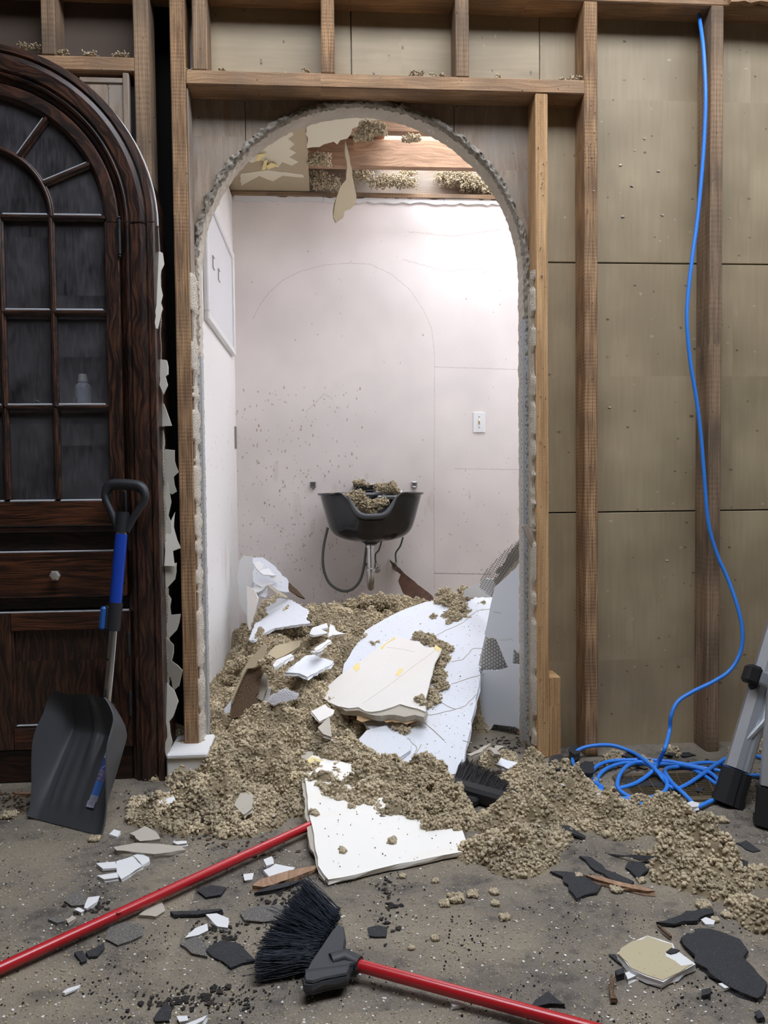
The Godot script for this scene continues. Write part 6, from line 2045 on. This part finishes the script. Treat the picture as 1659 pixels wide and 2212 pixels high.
func brooms() -> void:
	var o := thing("broom", "angled broom with black bristles and a red handle lying at the front", "broom", fl(740, 2090))
	var t := func(pts: Array) -> Array: return crop(480, 1850, 2.023, pts)
	var xf := Transform3D(Basis(Vector3.RIGHT, Vector3.FORWARD, Vector3.UP), Vector3(0, 0.042, 0))
	var mb := MB.new()
	# head: a flared plastic block with a neck
	var head: Array = t.call([[355, 520], [385, 460], [440, 380], [480, 320], [505, 292], [530, 300], [537, 350], [528, 400], [560, 412], [600, 425], [612, 440], [590, 462], [560, 470], [545, 512], [500, 520], [440, 532], [390, 548], [358, 545]])
	var hp := pxpoly(xf, head)
	for lay in [[0.0, 0.007, 0.94], [0.006, 0.014, 1.0], [0.019, 0.007, 0.95]]:
		var x2 := xf
		x2.origin.y -= lay[0]
		var c := Vector2.ZERO
		for p in hp: c += p / hp.size()
		var pp := PackedVector2Array()
		for p in hp: pp.append(c + (p - c) * lay[2])
		plate(mb, pp, lay[1], x2, 0.0, -0.002)
	var hd := part(mb, "head", mat(lin(62, 63, 66), 0.6), o, "dusty black plastic head")
	mb = MB.new()
	var n0 := fl(745, 2072, 0.034)
	var n1 := fl(775, 2086, 0.03)
	tube(mb, PackedVector3Array([fl(715, 2080, 0.034), n0, n1]), [0.016, 0.0175, 0.0165], 14)
	var lr := fl(752, 2100, 0.03)
	bar(mb, fl(660, 2112, 0.03), lr, 0.013, 12)
	part(mb, "socket", M.black_plastic, hd)
	# bristles: hundreds of thin hairs fanning from the block
	mb = MB.new()
	var r0 := fl(480 + 360 / 2.023, 1850 + 535 / 2.023, 0.0)
	var r1 := fl(480 + 500 / 2.023, 1850 + 300 / 2.023, 0.0)
	var tips := []
	for q in t.call([[150, 572], [145, 520], [165, 460], [205, 385], [255, 310], [310, 235], [345, 200], [362, 165]]): tips.append(fl(q[0], q[1], 0.0))
	for k in 1300:
		var f := rnd()
		var y := rnd(0.012, 0.036)
		var a := r0.lerp(r1, f) + Vector3(rnd(-0.004, 0.012), y, rnd(-0.004, 0.004))
		var g := clampf(f + rnd(-0.07, 0.07), 0, 0.999) * (tips.size() - 1)
		var b: Vector3 = tips[int(g)].lerp(tips[mini(int(g) + 1, tips.size() - 1)], g - int(g))
		b = a + (b - a) * rnd(0.86, 1.03)
		b.y = clampf(y * rnd(0.5, 1.5) + rnd(-0.006, 0.006), 0.002, 0.06)
		if rnd() < 0.02: b += Vector3(rnd(-0.03, 0.03), 0.01, rnd(-0.03, 0.03))
		var m := a.lerp(b, 0.5) + Vector3(rnd(-0.003, 0.003), rnd(-0.004, 0.005), rnd(-0.003, 0.003))
		tube(mb, PackedVector3Array([a, m, b]), 0.0007, 3, Vector2.ONE, Vector3.UP, false)
	part(mb, "bristles", M.bristle, hd, "fan of blue-black bristles", "stuff")
	mb = MB.new()
	var h0 := fl(766, 2083, 0.03)
	var h1 := fl(1252, 2215, 0.018)
	tube(mb, PackedVector3Array([h0, h0 + (h1 - h0) * 2.4]), 0.0108, 18)
	part(mb, "handle", M.red, o, "glossy red handle")
	# the other pole, running under the front slab
	mb = MB.new()
	var p0 := fl(0, 2092, 0.018)
	var p1 := fl(668, 1784, 0.026)
	var d := (p1 - p0)
	tube(mb, PackedVector3Array([p0 - d * 0.7, p1 + d * 0.12]), 0.0108, 18)
	bar(mb, p0 + d * 0.3 + Vector3(0.005, 0.008, 0.008), p0 + d * 0.3 + Vector3(0.012, 0.008, 0.004), 0.003, 6)
	solo(mb, "broom_pole", M.red, "red broom pole on the floor, its far end under the front slab", "pole")
	# black brush by the right jamb
	var b0 := fl(983, 1694, 0.03)
	var b1 := fl(1104, 1728, 0.03)
	o = thing("push_broom_head", "black push broom head lying in the insulation below the right jamb", "broom head", b0)
	var bx := (b1 - b0).normalized()
	mb = MB.new()
	box(mb, Vector3(-0.02, -0.028, -0.02), Vector3(b0.distance_to(b1), 0.014, 0.03), 0.009, Transform3D(Basis(bx, Vector3.UP, bx.cross(Vector3.UP)).orthonormalized(), b0))
	box(mb, Vector3(-0.02, -0.028, 0.02), Vector3(0.1, -0.005, 0.05), 0.006, Transform3D(Basis(bx, Vector3.UP, bx.cross(Vector3.UP)).orthonormalized(), b0))
	var bk := part(mb, "block", M.black_rubber, o)
	mb = MB.new()
	var q0 := atz(1003, 1638, 0.0)
	var q1 := atz(1147, 1702, 0.14)
	for k in 1100:
		var f := rnd(-0.02, 1.0)
		var a := b0.lerp(b1, f) + Vector3(0, rnd(-0.012, 0.014), rnd(-0.015, 0.01))
		var e := q0.lerp(q1, clampf(f + rnd(-0.03, 0.03), -0.02, 1.02)) + Vector3(rnd(-0.006, 0.006), rnd(-0.03, 0.012) - 0.018 * rnd(), rnd(-0.014, 0.03))
		var m := a.lerp(e, 0.55) + Vector3(rnd(-0.003, 0.003), 0.012, rnd(-0.003, 0.003))
		tube(mb, PackedVector3Array([a, m, e]), 0.0009, 3, Vector2.ONE, Vector3.UP, false)
	part(mb, "bristles", M.bristle_black, bk, "dense black bristles", "stuff")

func floor_scraps() -> void:
	var K := func(p: Array) -> Array: return crop(1100, 1550, 2.968, p)
	var L := func(p: Array) -> Array: return crop(0, 1650, 2.37, p)
	var g := "torn roofing felt scraps on the floor"
	for q in [
		["largest black roofing scrap, long and ragged, at the lower right", [[1095, 1410], [1200, 1350], [1350, 1370], [1490, 1425], [1520, 1490], [1490, 1535], [1560, 1600], [1645, 1690], [1635, 1785], [1590, 1800], [1490, 1765], [1300, 1640], [1190, 1560], [1115, 1455]], 0.01, 0.012],
		["black roofing scrap shaped like a blunt arrowhead, left of the wood splinter", [[260, 985], [330, 985], [470, 1000], [590, 1075], [560, 1120], [430, 1160], [390, 1100], [340, 1020]], 0.006, 0.01],
		["long narrow black roofing scrap behind the wood splinter", [[450, 885], [520, 890], [620, 975], [740, 1020], [805, 1050], [780, 1065], [640, 1030], [530, 960]], 0.006, 0.008],
		["squarish black roofing scrap beside the splinter's right half", [[760, 925], [910, 920], [900, 970], [825, 1030], [740, 960]], 0.006, 0.008],
		["thin black roofing strip above the squarish scrap", [[620, 868], [800, 880], [960, 885], [975, 905], [820, 912], [690, 892]], 0.004, 0.006],
		["pointed grey-black roofing sliver above the largest scrap", [[940, 1312], [1040, 1285], [1130, 1240], [1300, 1222], [1308, 1250], [1200, 1300], [1060, 1322]], 0.006, 0.012],
		["slim dark roofing sliver in front of the long insulation drift", [[310, 690], [380, 690], [490, 760], [480, 770], [400, 740]], 0.005, 0.008],
		["dull grey roofing scrap under the ladder's near foot", [[1440, 800], [1520, 785], [1605, 850], [1560, 862]], 0.004, 0.004],
		["dusty roofing scrap between the ladder and the insulation mounds", [[1395, 890], [1480, 905], [1540, 930], [1480, 985], [1430, 945]], 0.005, 0.006],
		["small dark triangle of roofing felt above the red handle", [[135, 1860], [170, 1805], [245, 1755], [300, 1800], [350, 1838], [270, 1832]], 0.008, 0.012],
		["narrow black roofing scrap under the yellowed plaster piece", [[635, 1515], [680, 1518], [720, 1580], [765, 1605], [700, 1570]], 0.006, 0.008],
		["small black crumb of roofing below the yellowed plaster piece", [[680, 1625], [730, 1600], [745, 1640], [695, 1652]], 0.014, 0.012],
		["small black lump of roofing below the largest scrap", [[1225, 1742], [1300, 1730], [1292, 1770], [1232, 1778]], 0.012, 0.01],
		["black crumb of roofing at the picture's lower right corner", [[1570, 1885], [1610, 1875], [1632, 1920], [1590, 1932]], 0.01, 0.01],
		["black roofing scrap heaped against the short timber block", [[250, 300], [265, 245], [330, 232], [400, 300], [380, 335], [300, 330]], 0.012, 0.03],
		["black roofing scrap between the timber block and the hose", [[440, 330], [480, 275], [540, 280], [545, 350], [480, 355]], 0.01, 0.02],
		["black rumpled scrap behind the hose's leftmost loop", [[380, 215], [400, 180], [440, 170], [455, 215], [420, 235]], 0.02, 0.04],
		["dark roofing strip lying across the floor register", [[700, 415], [760, 392], [980, 410], [990, 440], [860, 440]], 0.006, 0.014],
		["dark roofing chip on the register's right half", [[1190, 470], [1215, 440], [1255, 450], [1245, 480]], 0.01, 0.016],
		["dark ragged scrap against the sheathing foot behind the hose", [[1000, 240], [1060, 215], [1150, 222], [1200, 240], [1110, 250]], 0.008, 0.014],
		["flat dark scrap at the sheathing foot left of the hanging hose", [[720, 240], [760, 222], [840, 235], [800, 262]], 0.008, 0.014],
	]: piece("roofing_scrap", q[0], "roofing scrap", K.call(q[1]), M.asphalt, q[2], g, q[3] * 0.5, 0.008 if q[0].begins_with("largest") else 0.005)
	for q in [
		["rounded dusty roofing scrap just behind the broom bristles", [[1225, 760], [1300, 728], [1480, 720], [1560, 745], [1500, 790], [1350, 808], [1250, 795]], M.asphalt_dusty],
		["ragged black roofing scrap left of the broom bristles", [[1050, 950], [1140, 900], [1230, 920], [1310, 1005], [1180, 1042], [1100, 992]], M.asphalt],
		["crumbled dark roofing patch beside the ragged black scrap", [[920, 920], [1000, 880], [1060, 930], [1060, 985], [980, 970]], M.asphalt_dusty],
		["small black oval roofing scrap under the pole's upper half", [[1010, 650], [1080, 622], [1160, 632], [1130, 670], [1050, 682]], M.asphalt],
		["dusty roofing scrap directly below the red pole's middle", [[540, 895], [560, 830], [640, 808], [730, 830], [730, 880], [600, 928]], M.asphalt_dusty],
		["grey roofing crumbs beside the red pole's upper side", [[330, 700], [360, 660], [430, 660], [445, 720], [370, 725]], M.asphalt_dusty],
		["thin curved roofing sliver under the pole near the left edge", [[440, 962], [530, 915], [535, 940], [500, 985], [450, 988]], M.asphalt],
		["dark roofing lump at the bottom edge, left of centre", [[790, 1300], [850, 1220], [880, 1260], [870, 1312], [800, 1315]], M.asphalt],
		["small roofing crumb touching the red pole's upper side", [[245, 795], [290, 780], [330, 805], [290, 815]], M.asphalt_dusty],
		["curled roofing sliver left of the curved one", [[380, 965], [420, 955], [445, 1005], [420, 1015]], M.asphalt],
	]: piece("roofing_scrap", q[0], "roofing scrap", L.call(q[1]), q[2], 0.007, g, 0.003, 0.003)
	piece("felt_chip", "two small black felt squares right of the broom head", "roofing scrap", crop(480, 1850, 2.023, [[635, 310], [680, 300], [725, 310], [718, 350], [670, 352], [640, 345]]), M.asphalt, 0.006, g, 0.003)
	# grey-tan slabs of old felt left of the front slab
	piece("felt_slab", "grey-tan felt slab in front of the shovel, smaller and rounder", "felt slab", L.call([[665, 355], [740, 318], [800, 345], [820, 382], [720, 395]]), M.plaster_grey, 0.014, "grey-tan felt slabs", 0.006)
	piece("felt_slab", "grey-tan felt slab in front of the shovel, long and flat", "felt slab", L.call([[580, 425], [700, 403], [920, 418], [950, 440], [790, 462], [600, 442]]), M.plaster_grey, 0.014, "grey-tan felt slabs", 0.006)
	# white plaster pieces on the left half of the floor
	var wg := "white plaster fragments on the floor"
	for q in [
		["largest white fragment of the cluster right of the shovel's front", [[595, 498], [680, 472], [730, 522], [620, 590], [600, 560]]],
		["white fragment overlapping the upper right of the largest one", [[682, 468], [720, 455], [765, 478], [768, 498], [730, 520]]],
		["thin white fragment left of the cluster's largest one", [[492, 508], [590, 500], [602, 532], [525, 536]]],
		["thin white fragment in front of the cluster's largest one", [[495, 572], [600, 556], [608, 582], [535, 590]]],
		["upright white fragment on grey crumbs above the red pole", [[430, 735], [452, 682], [512, 675], [498, 705], [445, 742]]],
		["tiny white fragment just above the red pole", [[380, 745], [405, 735], [435, 750], [415, 760]]],
		["tan-white fragment touching the pole's upper side", [[340, 798], [370, 775], [392, 790], [350, 815]]],
		["grey-white fragment lying under the red pole's middle", [[710, 772], [770, 722], [830, 708], [848, 752], [800, 782]]],
		["bright white fragment, the farther of two below the pole", [[1055, 770], [1110, 764], [1172, 792], [1165, 840], [1112, 832]]],
		["bright white fragment, the nearer of two below the pole", [[945, 892], [1000, 840], [1062, 818], [1066, 852], [1020, 876]]],
		["small white cube-like fragment left of the front slab", [[1350, 490], [1390, 472], [1402, 510], [1362, 522]]],
		["small off-white fragment left of the brown splinter", [[1245, 565], [1300, 558], [1290, 592], [1250, 598]]],
		["crumbly white fragment behind the brown splinter", [[1350, 545], [1410, 512], [1512, 530], [1480, 562], [1380, 578]]],
		["white sliver lying alone at the lower left", [[315, 1170], [345, 1148], [412, 1130], [400, 1150], [335, 1174]]],
		["cream fragment at the bottom edge, left of two", [[905, 1292], [960, 1288], [965, 1312], [915, 1322]]],
		["white sliver at the bottom edge beside the cream fragment", [[950, 1330], [1062, 1284], [1045, 1310], [995, 1334]]],
		["white fragment on the floor before the shovel's right corner", [[560, 360], [585, 335], [620, 345], [600, 372]]],
		["white shard lying between the shovel and the baseboard", [[812, 200], [830, 180], [890, 166], [900, 190], [860, 206]]],
		["tan-white shard standing in the insulation left of the front slab", [[1200, 212], [1235, 130], [1255, 108], [1298, 165], [1302, 215], [1250, 262]]],
		["white flat fragment in front of the felt slabs", [[882, 398], [955, 392], [960, 406], [910, 412]]],
	]: piece("plaster_fragment", q[0], "plaster", L.call(q[1]), M.plaster_grey if "tan-white" in q[0] or "grey-white" in q[0] else M.plaster_white, 0.009, wg, 0.004, 0.002)
	for q in [
		["white chip peeping from under the yellowed plaster piece", [[740, 1635], [790, 1622], [825, 1650], [760, 1680]]],
		["white chip beside the pointed roofing sliver", [[1230, 1295], [1260, 1280], [1320, 1300], [1310, 1325], [1260, 1325]]],
		["white dusty chip where the hose touches the floor", [[1130, 548], [1170, 535], [1220, 548], [1210, 570], [1140, 575]]],
		["long white chip beside the largest roofing scrap's lower edge", [[1340, 1705], [1400, 1690], [1440, 1720], [1380, 1735]]],
	]: piece("plaster_fragment", q[0], "plaster", K.call(q[1]), M.plaster_white, 0.009, wg, 0.004, 0.002)
	piece("plaster_fragment", "white sliver beside the front broom's red handle", "plaster", crop(480, 1850, 2.023, [[995, 640], [1020, 630], [1060, 645], [1010, 655]]), M.plaster_white, 0.008, wg, 0.004, 0.002)
	# the yellowed piece
	var pts: Array = K.call([[690, 1512], [760, 1450], [885, 1398], [1050, 1450], [1062, 1480], [1195, 1580], [1080, 1645], [985, 1695], [880, 1660], [780, 1610]])
	var xf := on_pile(pts, 0.018)
	var o := thing("yellowed_plaster", "square yellowed plaster piece with a bare white patch, beside the largest roofing scrap", "plaster", xf.origin)
	var mb := MB.new()
	var x2 := xf
	x2.origin -= xf.basis.z * 0.0015
	plate(mb, jag(pxpoly(x2, pts), 0.002, 0.02), 0.012, x2, 0.003)
	part(mb, "body", M.plaster_white, o)
	mb = MB.new()
	plate(mb, jag(pxpoly(xf, K.call([[695, 1512], [760, 1452], [885, 1402], [1045, 1452], [1050, 1480], [1000, 1500], [1010, 1530], [1060, 1560], [1100, 1590], [1180, 1578], [1090, 1630], [985, 1685], [880, 1652], [785, 1605]])), 0.003, 0.015), 0.0016, xf)
	part(mb, "yellow_paper", mat(lin(216, 200, 160), 0.9, M.plaster_speck.albedo_texture, Vector3(2.5, 2.5, 1)), o, "yellowed paper face")
	mb = MB.new()
	var x3 := xf
	x3.origin += xf.basis.z * 0.001
	plate(mb, jag(pxpoly(x3, K.call([[1005, 1500], [1040, 1478], [1090, 1490], [1075, 1505], [1030, 1512]])), 0.003, 0.01), 0.002, x3)
	part(mb, "black_smear", M.asphalt, o)
	# sticks and splinters
	for q in [
		["thin red-brown wood splinter across the roofing scraps", [[490, 1008], [575, 1015], [700, 1050], [860, 1085], [940, 1112], [880, 1112], [700, 1075], [570, 1040]], 0.01, M.joist],
		["dark brown splinter pointing at the yellowed plaster piece", [[650, 1640], [668, 1650], [665, 1740], [690, 1800], [650, 1800], [640, 1730]], 0.008, M.brown_board],
		["slim dark stick above the yellowed plaster piece", [[945, 1325], [960, 1328], [1045, 1398], [1030, 1402]], 0.006, M.brown_board],
	]: piece("wood_splinter", q[0], "splinter", K.call(q[1]), q[3], q[2], "wood splinters on the floor", 0.008, 0.001)
	for q in [
		["rough brown wood splinter at the front slab's lower left corner", [[1292, 622], [1335, 590], [1480, 545], [1645, 514], [1600, 545], [1480, 590], [1350, 630]], 0.014, M.joist],
		["black wood sliver under the rough brown splinter", [[1300, 660], [1400, 620], [1560, 590], [1480, 625], [1380, 648]], 0.008, M.asphalt],
		["thin black stick left of the bright white fragments", [[870, 755], [1000, 752], [1130, 740], [1140, 748], [1010, 770], [890, 772]], 0.01, M.asphalt],
		["orange-brown wood chip behind the shovel scoop", [[62, 142], [100, 140], [170, 145], [165, 156], [80, 153]], 0.008, M.joist],
	]: piece("wood_splinter", q[0], "splinter", L.call(q[1]), q[3], q[2], "wood splinters on the floor", 0.006, 0.001)

func torn_paper() -> void:
	# paper and plaster torn off along the cabinet's edge
	var o := thing("torn_wallboard", "torn grey wallboard paper fringing the right edge of the dark cabinet", "wallboard", Vector3(-0.49, 0.1, 0.0))
	var T2 := func(p: Array) -> Array: return crop(320, 500, 1.813, p)
	for q in [
		[[30, 70], [58, 85], [62, 130], [48, 180], [58, 250], [48, 330], [38, 380], [30, 380]],
		[[40, 500], [72, 505], [76, 560], [66, 570], [76, 600], [60, 640], [45, 600]],
		[[48, 660], [62, 680], [76, 715], [92, 760], [50, 762]],
		[[52, 850], [104, 858], [106, 900], [118, 945], [100, 960], [110, 1020], [92, 1030], [60, 1010]],
		[[55, 960], [80, 985], [92, 1060], [82, 1110], [92, 1180], [64, 1190], [56, 1080]],
		[[62, 1200], [108, 1100], [100, 1160], [112, 1205], [126, 1240], [98, 1250], [104, 1310], [66, 1310]],
		[[66, 1310], [110, 1300], [108, 1360], [90, 1380], [68, 1400]],
		[[66, 1400], [90, 1440], [92, 1500], [126, 1500], [112, 1560], [84, 1590], [68, 1560]],
		[[68, 1590], [100, 1620], [92, 1680], [134, 1720], [118, 1780], [96, 1800], [84, 1740], [70, 1760]],
		[[70, 1760], [104, 1800], [120, 1840], [96, 1900], [82, 1920], [92, 2000], [80, 2040], [72, 2060]],
	]:
		var pts: Array = T2.call(q)
		var nn := Vector3(rnd(-0.5, 0.1), rnd(-0.2, 0.3), 1).normalized()
		var x := Vector3.RIGHT.slide(nn).normalized()
		var xf := Transform3D(Basis(x, nn.cross(x), nn), atz(pts[0][0], pts[0][1], rnd(0.01, 0.035)))
		var mb := MB.new()
		plate(mb, jag(pxpoly(xf, pts), 0.004, 0.02), 0.003, xf, 0.002)
		part(mb, "paper_flake", M.paper_dust, o)
	var mb := MB.new()
	var pts := []
	for k in 40: pts.append(Vector3(-0.4895 + rnd(-0.003, 0.002), 0.08 + k * 0.041, 0.02 + rnd(-0.008, 0.008)))
	var rr := []
	for k in 40: rr.append(rnd(0.003, 0.009) if k < 24 else rnd(0.0015, 0.003))
	tube(mb, PackedVector3Array(pts), rr, 7)
	part(mb, "plaster_bead", M.plaster_edge, o)
	mb = MB.new()
	for k in 14:
		var a := 0.0 + k * 0.062
		bar(mb, Vector3(KX + cos(a) * 0.5085, KY + sin(a) * 0.5085, 0.03), Vector3(KX + cos(a + 0.063) * 0.5085, KY + sin(a + 0.063) * 0.5085, 0.03), 0.0025, 6)
	part(mb, "plaster_line", M.plaster_white, o)

func crumbs() -> void:
	var n := noise(101, 5.0, 3)
	var kinds := [
		["plaster_crumbs", "scattered white plaster crumbs over the dark floor", chip_mesh(11, 0.5), 2600, 0.0008, 0.0036, [Color(0.8, 0.79, 0.77), Color(0.7, 0.66, 0.58)], 0.0],
		["grit", "black roofing grit and shreds scattered over the floor", chip_mesh(12, 0.6), 16000, 0.0005, 0.0034, [Color(0.018, 0.018, 0.02), Color(0.05, 0.047, 0.045)], 1.0],
		["tan_crumbs", "tan insulation dust and crumbs scattered over the floor", nodule(8, 0.45, 1), 32000, 0.0005, 0.003, [Color(0.36, 0.30, 0.2), Color(0.5, 0.42, 0.28)], -1.0],
	]
	for q in kinds:
		var xs := []
		var cs := []
		for k in q[3]:
			var px := rnd(-60, 1720)
			var py := 1640.0 + 600.0 * pow(rnd(), 0.8)
			var p := fl(px, py)
			if p.z < -0.05 or p.z > 1.6: continue
			var f := n.get_noise_2d(p.x + q[7] * 10.0, p.z)
			if q[7] > 0.0 and f < rnd(-0.1, 0.4): continue
			if q[7] < 0.0 and p.z > rnd(0.2, 1.5): continue
			var s: float = lerpf(q[4], q[5], pow(rnd(), 4.0))
			var y := H(p.x, p.z)
			if y > 0.01: continue
			xs.append(Transform3D(Basis(Vector3.UP, rnd(0, TAU)) * Basis(Vector3.RIGHT, rnd(-0.3, 0.3)).scaled(Vector3.ONE * s), Vector3(p.x, y + s * 0.2, p.z)))
			cs.append(q[6][0].lerp(q[6][1], rnd()))
		scatter(q[0], q[2], xs, cs, M.crumb, self, q[1], "debris")
	# brown and black shreds of felt and leaves along the cabinet's foot and the pile's left edge
	var sx := []
	var sc := []
	for q in [[20, 1735, 70, 26, 150], [60, 1752, 30, 12, 40], [330, 1730, 80, 26, 130], [400, 1775, 90, 26, 120], [460, 1800, 110, 20, 110], [520, 1790, 60, 26, 60], [560, 1835, 70, 20, 50], [1260, 1660, 50, 18, 60], [1400, 1655, 160, 14, 120], [1620, 1690, 60, 40, 70], [620, 1945, 60, 25, 90], [480, 2020, 60, 40, 110], [420, 2160, 120, 30, 160], [840, 1950, 25, 70, 70], [200, 1965, 60, 20, 40], [1070, 1622, 60, 14, 150], [1090, 1600, 40, 10, 60]]:
		for k in q[4]:
			var p := fl(q[0] + rng.randfn() * q[2] * 0.5, q[1] + rng.randfn() * q[3] * 0.5)
			if p.z < -0.35: continue
			var s := rnd(0.0015, 0.0075) * rnd(0.3, 1.0)
			sx.append(Transform3D(Basis(Vector3.UP, rnd(0, TAU)) * Basis(Vector3(rnd(-1, 1), 0, rnd(-1, 1)).normalized(), rnd(-0.5, 0.5)).scaled(Vector3(s * rnd(0.8, 1.8), s * 0.5, s)), Vector3(p.x, H(p.x, p.z) + 0.002, p.z)))
			sc.append(Color(0.03, 0.03, 0.03).lerp(Color(0.16, 0.1, 0.055), rnd() if q[0] < 600 and q[1] < 1850 else rnd(0, 0.15)))
	scatter("felt_shreds", chip_mesh(14, 0.35), sx, sc, M.crumb, self, "black and brown felt shreds gathered along the cabinet foot and rubble edge", "debris")
	# fluff and grit lying on the front slab and the sheet behind
	var xs := []
	var cs := []
	var qf := PackedVector2Array([Vector2(665, 1660), Vector2(755, 1660), Vector2(985, 1780), Vector2(1000, 1835), Vector2(705, 1895)])
	var qa := PackedVector2Array([Vector2(1060, 1300), Vector2(1000, 1650), Vector2(850, 1640), Vector2(740, 1500), Vector2(800, 1370)])
	for k in 900:
		var front := k < 300
		var v := Vector2(rnd(660, 1060), rnd(1300, 1900))
		if not Geometry2D.is_point_in_polygon(v, qf if front else qa): continue
		var xf := slab_f if front else slab_a
		var p := onplane(v.x, v.y, xf)
		var s := rnd(0.0006, 0.0022)
		xs.append(Transform3D(any_basis(s), p + xf.basis.z * 0.001))
		cs.append(Color(0.24, 0.2, 0.15) * rnd(0.5, 1.3))
	scatter("slab_dust", nodule(9, 0.45, 1), xs, cs, M.crumb, self, "tan dust specks lying on the white slabs", "debris")
